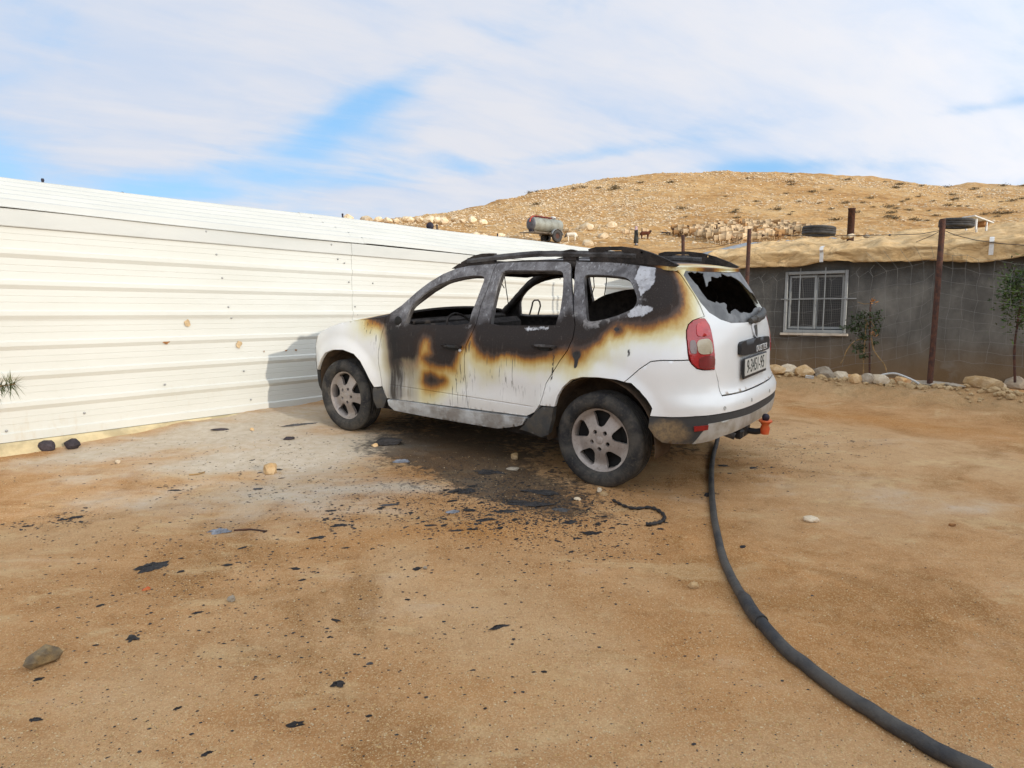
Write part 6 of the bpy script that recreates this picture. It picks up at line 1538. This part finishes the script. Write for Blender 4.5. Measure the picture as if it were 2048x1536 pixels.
mb = MB(); P = [Vector(gp(x, y)) for x, y in ((468, 1062), (500, 1060), (533, 1064))]; mb.tube([q - P[1] + Vector((0, 0, .004)) for q in P], .006, 6); tag(mb.build('stick', M_RUST, None, loc=P[1]), 'brown twig lying right of the crumpled grey metal sheet', 'stick')

# countable middle-sized flakes: one mesh per shape, many copies
shapes = [flake_mesh('charred_flake', 1, .55, 500 + i, M_FLAKE, .16, .5, 11) for i in range(10)]
def scatter_px():
    r = RNG.random()
    if r < .40: c, s = (1040, 1000), (130, 38)
    elif r < .50: c, s = (1160, 1060), (95, 45)
    elif r < .62: c, s = (800, 990), (190, 45)
    elif r < .74: c, s = (420, 1110), (230, 95)
    elif r < .84: c, s = (1580, 900), (90, 30)
    elif r < .94: c, s = (500, 920), (260, 40)
    else: c, s = (700, 1250), (420, 130)
    return c[0] + RNG.normal() * s[0], c[1] + RNG.normal() * s[1]
cnt = 0
while cnt < 170:
    x, y = scatter_px()
    if not (5 < x < 2040 and 850 < y < 1530): continue
    p = gp(x, y)
    lp = CAR.matrix_world.inverted() @ Vector(p)
    if abs(lp.y) < 1.0 and -.9 < lp.x < 3.6 and (abs(lp.x) < .4 or abs(lp.x - 2.67) < .4): continue
    sz = float(RNG.lognormal(math.log(.016), .42)); me = shapes[cnt % 10]
    o = lay(me, 'charred_flake', x, y, RNG.uniform(-.6, .9), 'small charred flake scattered on the sandy yard', 'char', 'small charred flakes scattered on the yard'); o.scale = (sz, sz, sz * .5); cnt += 1
def crumbs(name, n, fn, mat, lo, hi, flat, sides=5):
    V = []; F = []
    k = 0
    while k < n:
        x, y = fn()
        if not (-60 < x < 2110 and 835 < y < 1560): continue
        p = gp(x, y); s = float(np.exp(RNG.uniform(math.log(lo), math.log(hi)))); a0 = RNG.uniform(0, 6.28); b = len(V); el = RNG.uniform(.35, 1.0); ang = RNG.uniform(-.5, .7)
        for i in range(sides):
            a = a0 + 2 * math.pi * i / sides; r = s * RNG.uniform(.6, 1.2); dx, dy = r * math.cos(a), r * math.sin(a) * el
            V.append((p[0] + dx * math.cos(ang) - dy * math.sin(ang), p[1] + dx * math.sin(ang) + dy * math.cos(ang), p[2] + .0006))
        V.append((p[0], p[1], p[2] + s * flat * RNG.uniform(.6, 1.3)))
        F += [(b + i, b + (i + 1) % sides, b + sides) for i in range(sides)]; k += 1
    o = mesh_obj(name, V, F, mat); return o
tag(crumbs('char_crumbs', 11000, scatter_px, M_FLAKE, .0018, .011, .35), kind='stuff')
def unif():
    y = 850 + 710 * RNG.random() ** .75; return RNG.uniform(-40, 2090), y
def around():
    q = big[RNG.integers(len(big))]; r = abs(RNG.normal()) * 1.1 + .7
    q = q if q[1] < 1060 else big[RNG.integers(6, 12)]; a = RNG.uniform(0, 6.28); k = 330 * (q[2] + .03); return q[0] + math.cos(a) * r * k, q[1] + math.sin(a) * r * k * .30
tag(crumbs('crust_crumbs', 1500, around, M_FLAKE, .003, .016, .30), kind='stuff')
tag(crumbs('black_grit', 2600, unif, M_FLAKE, .0015, .005, .5), kind='stuff')
tag(crumbs('gravel', 9000, unif, M_GRIT, .0014, .0050, .9), kind='stuff')
tag(crumbs('pebble_grit', 5000, unif, M_GRIT2, .002, .007, .8), kind='stuff')

# ------------------------------------------------------------------ plants in the yard
def leaves(n, fn, L, W, mat, name, parent, loc=(0, 0, 0)):
    V = []; F = []
    for _ in range(n):
        c, up = fn(); d = Vector((RNG.normal(), RNG.normal(), RNG.normal() * .7 + up)).normalized(); s = d.cross(Vector((RNG.normal(), RNG.normal(), RNG.normal()))).normalized(); l = L * RNG.uniform(.6, 1.3); w = W * RNG.uniform(.7, 1.2); b = len(V); nn = d.cross(s) * w * .25
        c = Vector(c); V += [c, c + d * l * .5 + s * w * .5 + nn, c + d * l, c + d * l * .5 - s * w * .5 + nn]; F += [(b, b + 1, b + 2), (b, b + 2, b + 3)]
    return mesh_obj(name, V, F, mat, parent, True, loc=loc)
def sapling():
    PL = FE0 - HUN * .35
    q = lambda x, y: Vector(at_plane(x, y, PL, HUN))
    base = q(1739, 752); root = empty('sapling', base, label='thin drooping sapling with dark leaves tied to a stake by the hut window', cat='sapling')
    w = lambda x, y, dz=0: q(x, y) - base
    mb = MB(); mb.tube([w(1739, 756), w(1739.5, 680), w(1741, 604)], .011, 8); mb.build('stake', M_RUST, root)
    mb = MB(); mb.tube(curve([w(1727, 757), w(1727, 720), w(1729, 690), w(1733, 640)], 5), .008, 7); mb.build('trunk', M_BARK, root)
    mb = MB(); mb.tube(curve([w(1734, 679), w(1724, 678), w(1712, 681), w(1703, 688), w(1693, 702), w(1687, 718), w(1681, 727)], 5), .0075, 7); mb.build('branch', M_BARK, root)
    mb = MB(); mb.tube(curve([w(1729, 635), w(1738, 655), w(1742, 672), w(1745, 690), w(1749, 703), w(1760, 718), w(1769, 730), w(1774, 746)], 5), .008, 7); mb.build('branch', M_BARK, root)
    mb = MB(); mb.tube(curve([w(1740, 640), w(1748, 652), w(1755, 668)], 4), .006, 6); mb.tube([w(1715, 604), w(1728, 608), w(1741, 607)], .004, 6); mb.build('branch', M_BARK, root)
    cl = [(1728, 635, 26, 12, 120), (1712, 640, 16, 14, 70), (1752, 636, 14, 16, 90), (1722, 655, 20, 12, 110), (1727, 672, 14, 9, 80), (1690, 652, 9, 6, 25), (1703, 656, 7, 5, 25), (1755, 658, 8, 8, 35), (1720, 692, 14, 10, 80), (1727, 712, 11, 7, 60), (1757, 623, 6, 3, 14), (1748, 684, 6, 5, 16)]
    tot = sum(c[4] for c in cl); wts = np.array([c[4] for c in cl]) / tot
    def fn():
        c = cl[RNG.choice(len(cl), p=wts)]; return w(c[0] + RNG.normal() * c[2] * .5, c[1] + RNG.normal() * c[3] * .5) - Vector(HUN) * RNG.normal() * .06, -.5
    leaves(int(tot * .85), fn, .05, .022, M_LEAF, 'foliage', root)
    def fn2(): return w(1746 + RNG.normal() * 3, 604 + RNG.normal() * 3), .2
    leaves(16, fn2, .05, .02, M_DRYLEAF, 'dry_leaves', root)
    def fn3(): return w(1748 + RNG.normal() * 3, 662 + RNG.normal() * 7), -.6
    leaves(18, fn3, .05, .016, M_DRYLEAF, 'dry_leaves', root)
sapling()
def bush():
    PL = FE0 - HUN * .75
    q = lambda x, y: Vector(at_plane(x, y, PL, HUN))
    base = q(2040, 762); root = empty('small_tree', base, label='bright green bushy young tree against the hut wall at the right edge', cat='tree')
    w = lambda x, y: q(x, y) - base
    mb = MB(); mb.tube(curve([w(2030, 765), w(2029, 700), w(2036, 640), w(2045, 580)], 5), [.014] * 6 + [.012] * 6 + [.009] * 4, 8); mb.tube(curve([w(2034, 655), w(2060, 610), w(2080, 570)], 4), .008, 6); mb.build('trunk', M_RUST, root)
    cl = [(2028, 560, 22, 20, 200), (2050, 590, 30, 26, 320), (2016, 590, 18, 22, 160), (2070, 560, 24, 26, 220), (2045, 640, 30, 26, 200), (2085, 620, 25, 25, 160)]
    tot = sum(c[4] for c in cl); wts = np.array([c[4] for c in cl]) / tot
    def fn():
        c = cl[RNG.choice(len(cl), p=wts)]; return w(c[0] + RNG.normal() * c[2] * .75, c[1] + RNG.normal() * c[3] * .75) - Vector(HUN) * RNG.normal() * .14, .2
    leaves(int(tot * .6), fn, .06, .020, M_LEAF2, 'crown', root); leaves(int(tot * .6), fn, .06, .020, M_LEAF, 'crown', root)
bush()
def pine():
    tip = Vector(at_depth(24, 762, 4.35)); base = Vector((-3.75, 4.15, drop(-3.75, 4.15)))
    root = empty('young_pine', base, label='young pine whose needle tuft pokes in at the left edge before the shed', cat='tree')
    top = Vector((0, 0, tip.z - base.z + .45))
    mb = MB(); mb.tube([Vector((0, 0, -.05)), Vector((.01, 0, top.z * .5)), top], [.025, .018, .006], 8); mb.build('trunk', M_BARK, root)
    V = []; F = []; bm_ = MB()
    brs = [(Vector((0, 0, tip.z - base.z - .10)), tip - base + Vector((.02, 0, -.02)))] + [(Vector((0, 0, h)), Vector((math.cos(a) * l, math.sin(a) * l, h + .10))) for h, a, l in ((.35, 1.5, .3), (.4, 3.6, .35), (.5, 5.0, .28), (.75, 2.6, .22), (.9, 4.4, .2))] + [(top * .8, top)]
    for a, c in brs:
        bm_.tube([a, a * .5 + c * .5 + Vector((0, 0, .01)), c], [.008, .006, .004], 6)
        d = (c - a).normalized()
        for k in range(420):
            t_ = RNG.uniform(.35, 1.0); o = a + (c - a) * t_
            nd = (d * RNG.uniform(.2, 1.1) + Vector((RNG.normal(), RNG.normal(), RNG.normal())) * .65).normalized(); L = RNG.uniform(.06, .13); s = nd.cross(Vector((0, 0, 1))).normalized() * .0022; b = len(V)
            dr = Vector((0, 0, -.012)) * RNG.uniform(0, 1.5)
            V += [o - s, o + s, o + nd * L * .55 + s * .9 + dr * .4, o + nd * L + dr, o + nd * L * .55 - s * .9 + dr * .4]; F += [(b, b + 1, b + 2, b + 4), (b + 4, b + 2, b + 3)]
    bm_.build('branches', M_BARK, root); mesh_obj('needles', V, F, M_NEEDLE, root)
pine()

# ================================================================== ON THE HILLSIDE
def skin_mesh(name, V, E, R, root, mat, sub=1):
    me = bpy.data.meshes.new('tmp'); me.from_pydata(V, E, []); o = bpy.data.objects.new('tmp', me); COL.objects.link(o)
    sm = o.modifiers.new('s', 'SKIN'); sd = me.skin_vertices[0].data
    for i, r in enumerate(R): sd[i].radius = (r, r) if not hasattr(r, '__len__') else r
    sd[root].use_root = True
    if sub: ms = o.modifiers.new('d', 'SUBSURF'); ms.levels = sub; ms.render_levels = sub
    bpy.context.view_layer.update()
    out = bpy.data.meshes.new_from_object(o.evaluated_get(bpy.context.evaluated_depsgraph_get())); bpy.data.objects.remove(o); bpy.data.meshes.remove(me)
    out.name = name; out.materials.clear(); out.materials.append(mat)
    out.polygons.foreach_set('use_smooth', np.ones(len(out.polygons), bool)); return out
def mat_fleece(name, body, head, hx=.42):
    m, t, b = newmat(name); tc = t.n('TexCoord').outputs['Object']; s = t.n('SeparateXYZ', {0: tc}); ob = t.n('ObjectInfo').outputs['Random']
    n1 = t.noise(tc, 9, 5, .65); hd = t.sstep(hx - .03, hx + .03, s.outputs[0])
    c = t.mix(t.mul(t.sstep(.35, .65, n1), .45), body, tuple(k * .6 for k in body)); c = t.mix(hd, c, head)
    hs = t.n('HueSaturation', {'Color': c, 'Value': t.add(.72, t.mul(ob, .5))})
    setp(t, b, col=hs.outputs[0], rough=.95, spec=.1, normal=t.bump(n1, .8, .03)); return m
def sheep_mesh(name, mat, fat=1.0, head=(.52, .70), neck=True):
    V = [(-.34, 0, .55), (-.15, 0, .57), (.10, 0, .57), (.30, 0, .58), (.42, 0, .62), (head[0] - .06, 0, head[1] + .03), (head[0] + .10, 0, head[1] - .06),
         (-.30, .10, .36), (-.32, .10, .20), (-.30, .10, 0), (-.30, -.10, .36), (-.32, -.10, .20), (-.30, -.10, 0), (.27, .10, .36), (.27, .10, .18), (.27, .10, 0), (.27, -.10, .36), (.27, -.10, .18), (.27, -.10, 0),
         (-.44, 0, .50), (-.47, 0, .36), (head[0] - .06, .11, head[1] + .02), (head[0] - .06, -.11, head[1] + .02)]
    E = [(0, 1), (1, 2), (2, 3), (3, 4), (4, 5), (5, 6), (0, 7), (7, 8), (8, 9), (0, 10), (10, 11), (11, 12), (3, 13), (13, 14), (14, 15), (3, 16), (16, 17), (17, 18), (0, 19), (19, 20), (5, 21), (5, 22)]
    f = fat; R = [.23 * f, .255 * f, .25 * f, .22 * f, .13, .085, .045, .075, .034, .03, .075, .034, .03, .07, .034, .03, .07, .034, .03, .09, .05, .025, .025]
    return skin_mesh(name, V, E, R, 1, mat, 2)
F_CREAM = mat_fleece('cream_fleece', (.56, .41, .25), (.40, .25, .14)); F_DARKH = mat_fleece('cream_fleece_dark_face', (.50, .36, .21), (.055, .03, .02)); F_TAN = mat_fleece('tan_fleece', (.36, .205, .09), (.20, .11, .05))
F_WHITE = mat_fleece('white_goat_hair', (.72, .66, .54), (.10, .08, .07), .40); F_BROWN = mat_fleece('dark_brown_hair', (.10, .035, .02), (.03, .018, .014))
SM = [sheep_mesh('sheep', F_CREAM, 1.0, (.56, .52)), sheep_mesh('sheep', F_DARKH, 1.02, (.56, .66)), sheep_mesh('sheep', F_TAN, .98, (.56, .45)), sheep_mesh('sheep', F_CREAM, 1.05, (.55, .64))]
def place_animal(me, name, px, py, rz, sc, label, cat, group=None):
    p = hp(px, py)
    if p is None: return None
    o = obj_from(me, name, (p[0], p[1], p[2] - .02), (0, 0, rz), sc); return tag(o, label, cat, group)
poly = np.array([(1338, 466), (1352, 472), (1400, 480), (1440, 491), (1512, 489), (1560, 481), (1618, 473), (1630, 463), (1612, 458), (1560, 455), (1480, 452), (1425, 457), (1400, 464)], float)
got = []; tries = 0
while len(got) < 96 and tries < 20000:
    tries += 1; q = np.array([RNG.uniform(1336, 1632), RNG.uniform(450, 492)])
    if not inside([q], poly)[0]: continue
    if any(abs(q[0] - g[0]) < 10.5 and abs(q[1] - g[1]) < 3.2 for g in got): continue
    got.append(q)
got.sort(key=lambda g: g[1])
for i, q in enumerate(got):
    k = int(RNG.choice(4, p=[.36, .28, .2, .16]))
    place_animal(SM[k], 'sheep', q[0], q[1], RNG.choice([.1, 2.9, -.2, 3.3, .3]) + RNG.normal() * .4, RNG.uniform(.92, 1.1) * 1.22, 'woolly sheep standing in the dense flock beyond the hut roof', 'sheep', 'sheep packed in the flock on the slope')
place_animal(SM[2], 'sheep', 1353, 474, .1, 1.05, 'tan sheep at the left end of the flock, grazing at the trough', 'sheep')
place_animal(SM[1], 'sheep', 1366, 473, 2.2, 1.0, 'dark headed sheep just right of the trough, facing away', 'sheep')
place_animal(SM[0], 'sheep', 1252, 474, 3.0, 1.05, 'cream sheep grazing left of the standing person', 'sheep')
place_animal(SM[3], 'sheep', 1290, 470, .2, 1.0, 'pale sheep behind the dark brown goat', 'sheep')
GT = sheep_mesh('goat', F_WHITE, .74, (.56, .40)); GB = sheep_mesh('goat', F_BROWN, .70, (.56, .78)); SB = sheep_mesh('sheep', F_DARKH, .95, (.50, .84))
place_animal(GT, 'goat', 1143, 482, 2.9, 1.15, 'white goat with a dark lowered head right of the tanker trailer', 'goat')
place_animal(GB, 'goat', 1290, 478, .1, 1.12, 'dark brown goat with raised head beside the standing person', 'goat')
place_animal(SB, 'sheep', 1117, 473, .4, 1.05, 'tan sheep with a brown head right behind the tanker wheel', 'sheep')
place_animal(SB, 'sheep', 1133, 471, 2.6, 1.0, 'brown headed sheep half hidden behind the white goat', 'sheep')
p = hp(1332, 469); mb = MB(); mb.box((0, 0, .22), (1.1, .35, .10), bev=.02); mb.box((-.45, 0, .08), (.08, .3, .2)); mb.box((.45, 0, .08), (.08, .3, .2)); o = mb.build('feed_trough', M_DARKSTEEL, None, loc=p); o.rotation_euler = (0, .05, -.1); tag(o, 'low dark feeding trough at the left end of the flock', 'trough')

def person():
    p = hp(1272, 491); root = empty('person', p, (0, 0, .3), 'person in a long dark coat and pale pink headscarf standing among the animals', 'person')
    m_skin = simple('skin_tone', (.32, .19, .12), .7); m_coat = simple('dark_grey_green_coat', (.050, .052, .045), .9, var=.4, scale=4); m_scarf = simple('pale_pink_scarf', (.55, .40, .42), .9, var=.3, scale=14); m_trou = simple('pale_trousers', (.42, .42, .46), .9)
    V = [(0, 0, .95), (0, 0, 1.15), (0, 0, 1.36), (0, 0, 1.47), (0, .01, 1.55), (.02, 0, 1.64), (0, .10, .90), (.02, .11, .50), (0, .11, .06), (.10, .12, .03), (0, -.10, .90), (.03, -.11, .50), (0, -.11, .06), (.10, -.12, .03), (0, .19, 1.38), (.08, .24, 1.14), (.26, .22, .98), (.34, .21, .95), (0, -.19, 1.38), (-.02, -.25, 1.12), (.06, -.25, .88), (.08, -.25, .80), (.09, 0, 1.60)]
    E = [(0, 1), (1, 2), (2, 3), (3, 4), (4, 5), (0, 6), (6, 7), (7, 8), (8, 9), (0, 10), (10, 11), (11, 12), (12, 13), (2, 14), (14, 15), (15, 16), (16, 17), (2, 18), (18, 19), (19, 20), (20, 21), (5, 22)]
    R = [.14, .14, .15, .065, .085, .09, .10, .065, .045, .035, .10, .065, .045, .035, .07, .05, .036, .035, .07, .05, .036, .035, .03]
    me = skin_mesh('body', V, E, R, 0, m_skin, 1); obj_from(me, 'body', (0, 0, 0), parent=root)
    mb = MB(); n = 18
    rings = [(1.47, .09, .08), (1.42, .19, .13), (1.30, .235, .165), (1.05, .20, .165), (.90, .215, .18), (.55, .235, .20), (.22, .25, .22), (.215, .23, .20)]
    V = [(ry * math.cos(a) * (1 + .05 * math.sin(a * 5 + i)), rx * math.sin(a), z) for i, (z, rx, ry) in enumerate(rings) for a in [2 * math.pi * k / n for k in range(n)]]
    F = [(i * n + k, i * n + (k + 1) % n, (i + 1) * n + (k + 1) % n, (i + 1) * n + k) for i in range(len(rings) - 1) for k in range(n)]
    mb.add(V, F, True); mb.tube([(0, .18, 1.38), (.08, .24, 1.14), (.24, .222, 1.0)], [.088, .072, .058], 10); mb.tube([(0, -.18, 1.38), (-.02, -.25, 1.12), (.055, -.25, .90)], [.088, .072, .058], 10); mb.build('coat', m_coat, root)
    mb = MB(); mb.lathe([(0, .135), (.07, .125), (.112, .075), (.122, .0), (.112, -.09), (.15, -.17), (.20, -.25), (.17, -.26)], 16, 'Z', (-.012, .003, 1.625)); mb.build('headscarf', m_scarf, root)
    for sy in (1, -1):
        mb = MB(); mb.tube([(0, sy * .105, .26), (.0, sy * .11, .06)], [.075, .07], 10); mb.build('trouser_leg', m_trou, root)
        mb = MB(); mb.box((.045, sy * .115, .035), (.26, .10, .07), bev=.02); mb.build('shoe', M_BLACK, root)
person()

def tanker():
    p = hp(1090, 485); a = math.radians(180 + 38); root = empty('tanker_trailer', p, (0, 0, a), 'grey cylindrical water tanker trailer with a red hose on top, parked on the slope', 'trailer')
    m_tank = simple('faded_grey_green_tank', (.30, .31, .27), .6, .2, var=.3, scale=1.6, col2=(.22, .215, .18)); m_end = simple('dark_grey_tank_end', (.135, .135, .15), .6, .2, var=.4, scale=3, col2=(.09, .09, .10)); m_red = simple('red_hose', (.42, .06, .035), .6, var=.3, scale=4)
    L, r, zc = 3.5, .64, 1.62
    mb = MB(); mb.lathe([(r, L / 2), (r, -L / 2 + .0), (r * .93, -L / 2 - .10), (r * .6, -L / 2 - .20), (0, -L / 2 - .24)], 32, 'X', (0, 0, zc)); mb.build('tank', m_tank, root)
    mb = MB(); mb.lathe([(r + .012, L / 2 - .03), (r + .012, L / 2), (r * .95, L / 2 + .08), (r * .6, L / 2 + .17), (0, L / 2 + .20)], 32, 'X', (0, 0, zc)); mb.build('tank_end', m_end, root)
    for x in (-1.2, -.35, .5):
        mb = MB(); mb.lathe([(r + .001, -.035), (r + .016, -.03), (r + .016, .03), (r + .001, .035)], 32, 'X', (x, 0, zc)); mb.build('tank_band', m_tank, root)
    mb = MB()
    for y in (-.28, .28): mb.tube([(-1.6, y, zc + r + .10), (1.65, y, zc + r + .10)], .02, 6)
    for x in np.linspace(-1.5, 1.5, 6):
        for y in (-.28, .28): mb.tube([(x, y, zc + r * .86), (x, y, zc + r + .10)], .016, 6)
    mb.build('top_rail', M_DARKSTEEL, root)
    mb = MB(); mb.tube([(-.7, .12, zc + r + .08), (.4, .14, zc + r + .10), (1.4, .15, zc + r + .11), (1.75, .16, zc + r + .03), (1.98, .2, zc + r - .20), (2.1, .22, zc + .15)], .07, 9); mb.build('hose', m_red, root)
    mb = MB(); mb.box((-1.05, 0, zc + r + .14), (.46, .34, .26), bev=.05); mb.build('lid_box', M_WHITESTEEL, root)
    mb = MB(); mb.tube([(1.1, 0, zc + r), (1.1, 0, zc + r + .50)], .012, 6); mb.build('aerial', M_DARKSTEEL, root)
    mb = MB()
    for y in (-.4, .4): mb.box((.0, y, .86), (3.4, .10, .14))
    mb.box((0, 0, .80), (.2, 1.5, .12)); mb.box((1.5, 0, .92), (.3, .7, .25)); mb.add([(1.6, -.42, .78), (1.6, .42, .78), (3.1, .06, .66), (3.1, -.06, .66), (1.6, -.42, .90), (1.6, .42, .90), (3.1, .06, .76), (3.1, -.06, .76)], [(0, 1, 2, 3), (4, 7, 6, 5), (0, 4, 5, 1), (1, 5, 6, 2), (2, 6, 7, 3), (3, 7, 4, 0)])
    mb.tube([(2.6, 0, .7), (2.62, 0, .15)], .035, 8); mb.build('chassis', simple('brown_chassis', (.135, .105, .075), .8, var=.4, scale=3), root)
    mb = MB(); mb.box((1.7, 0, 1.05), (.35, .5, .5), bev=.04); mb.build('pump_box', M_DARKSTEEL, root)
    wh = MB(); wh.lathe([(.24, -.12), (.40, -.14), (.49, -.12), (.50, -.08), (.50, .08), (.49, .12), (.40, .14), (.24, .12), (.22, .04), (.10, .06), (0, .06)], 28, 'Y'); rim = MB(); rim.lathe([(.245, .10), (.22, .05), (.10, .08), (.0, .085)], 20, 'Y')
    tw = None
    for i, (x, y) in enumerate(((-.80, .82), (-.80, -.82))):
        e = bpy.data.objects.new('wheel', None); link(e, root); e.location = (x, y, .58); e.rotation_euler = (0, 0, 0 if y > 0 else math.pi)
        if tw is None: tw = wh.build('tyre', M_RUBBER, e); tr = rim.build('rim', M_RUST, e); tw.scale = tr.scale = (1.16, 1.1, 1.16)
        else:
            for q in (tw, tr): c = q.copy(); COL.objects.link(c); c.parent = e
    for y in (.82, -.82):
        for x in (-.80,):
            mb = MB(); V = []
            for k in range(11):
                a2 = math.radians(8 + 164 * k / 10)
                for yy in (-.17, .17): V.append((x + .72 * math.cos(a2), y + yy, .58 + .70 * math.sin(a2)))
            F = [(2 * k, 2 * k + 1, 2 * k + 3, 2 * k + 2) for k in range(10)]
            o = mesh_obj('mudguard', V, F, M_GALV, root, True); o.modifiers.new('t', 'SOLIDIFY').thickness = .03
tanker()

# boulders heaped on the crest at the left, then loose rock all over the slope
def hill_at(px, py, depth=None):
    p = hp(px, py)
    if p is None or depth is not None:
        d = depth or 92; q = at_depth(px, py, d); p = Vector((q[0], q[1], drop(q[0], q[1])))
    return p
q = at_depth(697, 438, 70); me = rock_mesh('boulder', (.55, .5, .45), 700, M_ST_HILL, 3, .35); tag(obj_from(me, 'boulder', (q[0], q[1], q[2] + .05), (0, 0, .4)), 'lone square boulder against the sky beside a dark rod', 'boulder')
bl = [(735, 441, .8), (757, 440, .55), (776, 441, .6), (793, 442, .5)] + [(808 + i * 7.5 + RNG.normal() * 3, 438 + abs(RNG.normal()) * 9 - i * .1, RNG.uniform(.35, .75)) for i in range(22)] + [(RNG.uniform(730, 1010), RNG.uniform(448, 468), RNG.uniform(.3, .6)) for _ in range(24)]
bms = [rock_mesh('boulder', (1.15, 1, .78), 710 + i, M_ST_HILL, 2, .4) for i in range(8)]
for i, (px, py, s) in enumerate(bl):
    dpt = 84 if py < 447 else 70
    qq = at_depth(px, py, dpt); zg = drop(qq[0], qq[1])
    z = max(zg + .2 * s, qq[2]) if py < 447 else zg + .25 * s
    tag(obj_from(bms[i % 8], 'boulder', (qq[0], qq[1], z), (RNG.normal() * .2, RNG.normal() * .2, RNG.uniform(0, 6)), s * (1.0 if py < 447 else .8)), 'pale boulder in the rough wall of rocks left of the tanker', 'boulder', 'boulders heaped left of the tanker')
for i, (px, py, s, lab) in enumerate([(1172, 458, .8, 'large orange boulder on the slope right of the tanker'), (1222, 455, .75, 'orange boulder on the slope up and left of the standing person'), (1205, 474, .55, 'tan boulder on the ground left of the standing person'), (1175, 492, .45, 'pale flat boulder near the shed roof line below the white goat')]):
    p = hill_at(px, py); tag(obj_from(bms[i], 'boulder', (p[0], p[1], p[2] + .25 * s), (0, 0, i), s), lab, 'boulder')
def hill_rocks(n, lo, hi):
    V = []; F = []; k = 0
    base = [(np.array([v.co[:] for v in m.vertices]), [p.vertices[:] for p in m.polygons]) for m in [rock_mesh('tmp', (1.2, 1, .6), 800 + i, M_ST_HILL, 1, .4) for i in range(6)]]
    rows = []
    while k < n:
        th = RNG.uniform(-.30, .74); d = 40 + 120 * RNG.random() ** .8; x, y = d * math.tan(th), d
        dens = float(mnoise.noise(Vector((x * .035, y * .035, 4.0)))) + .35 * float(mnoise.noise(Vector((x * .14, y * .14, 9.0))))
        if RNG.random() > .42 + 1.9 * dens: continue
        rows.append((x, y)); k += 1
    for x, y in rows:
        bv, bf = base[RNG.integers(6)]; s = float(np.exp(RNG.uniform(math.log(lo), math.log(hi)))) * (1 + (y - 60) / 110 * .7); a = RNG.uniform(0, 6.28); z = drop(x, y)
        P = bv * s * np.array([1, 1, RNG.uniform(.6, 1.1)]); c, s_ = math.cos(a), math.sin(a); b = len(V)
        Q = np.c_[P[:, 0] * c - P[:, 1] * s_ + x, P[:, 0] * s_ + P[:, 1] * c + y, P[:, 2] + z + s * .12]
        V += list(Q); F += [tuple(i + b for i in f) for f in bf]
    return mesh_obj('hillside_rocks', V, F, M_ST_HILL)
tag(hill_rocks(17000, .04, .21), kind='stuff')
# low shrubs
def shrub_mesh(i):
    V = []; F = []
    for _ in range(150):
        c = Vector((RNG.normal() * .42, RNG.normal() * .42, abs(RNG.normal()) * .16)); d = Vector((RNG.normal(), RNG.normal(), abs(RNG.normal()) * .6 + .1)).normalized() * RNG.uniform(.10, .22); s = d.cross(Vector((RNG.normal(), RNG.normal(), RNG.normal()))).normalized() * .07; b = len(V)
        V += [c - s, c + s, c + d]; F.append((b, b + 1, b + 2))
    me = bpy.data.meshes.new('shrub'); me.from_pydata([tuple(v) for v in V], [], F); me.materials.append(M_SCRUB); return me
shm = [shrub_mesh(i) for i in range(6)]
sp = [(1073, 410, 1.0), (1166, 376, 1.0), (1148, 378, .8), (1198, 377, .8), (1282, 366, .9), (1060, 386, .8), (1074, 384, .7)]
while len(sp) < 95:
    x = RNG.uniform(1240, 2046); y = RNG.uniform(350, 445)
    if RNG.random() < .10 + .9 * ((x - 1240) / 800) ** 1.5: sp.append((x, y, RNG.uniform(.45, 1.2)))
for i, (px, py, s) in enumerate([(a, b, c * .72) for a, b, c in sp]):
    p = hp(px, py)
    if p is None or p.y > 175: continue
    tag(obj_from(shm[i % 6], 'shrub', (p[0], p[1], p[2] + .05), (0, 0, RNG.uniform(0, 6)), s * (1 + (p.y - 60) / 150)), 'low dark dry shrub on the stony hillside', 'shrub', 'dry shrubs dotted over the hillside')
p = hp(1231, 379)
if p is not None:
    o = tag(obj_from(shm[2], 'shrub', p, (0, 0, .5), (1.7, 1.4, 2.2)), 'largest dark shrub alone high on the hillside above the tanker', 'shrub')
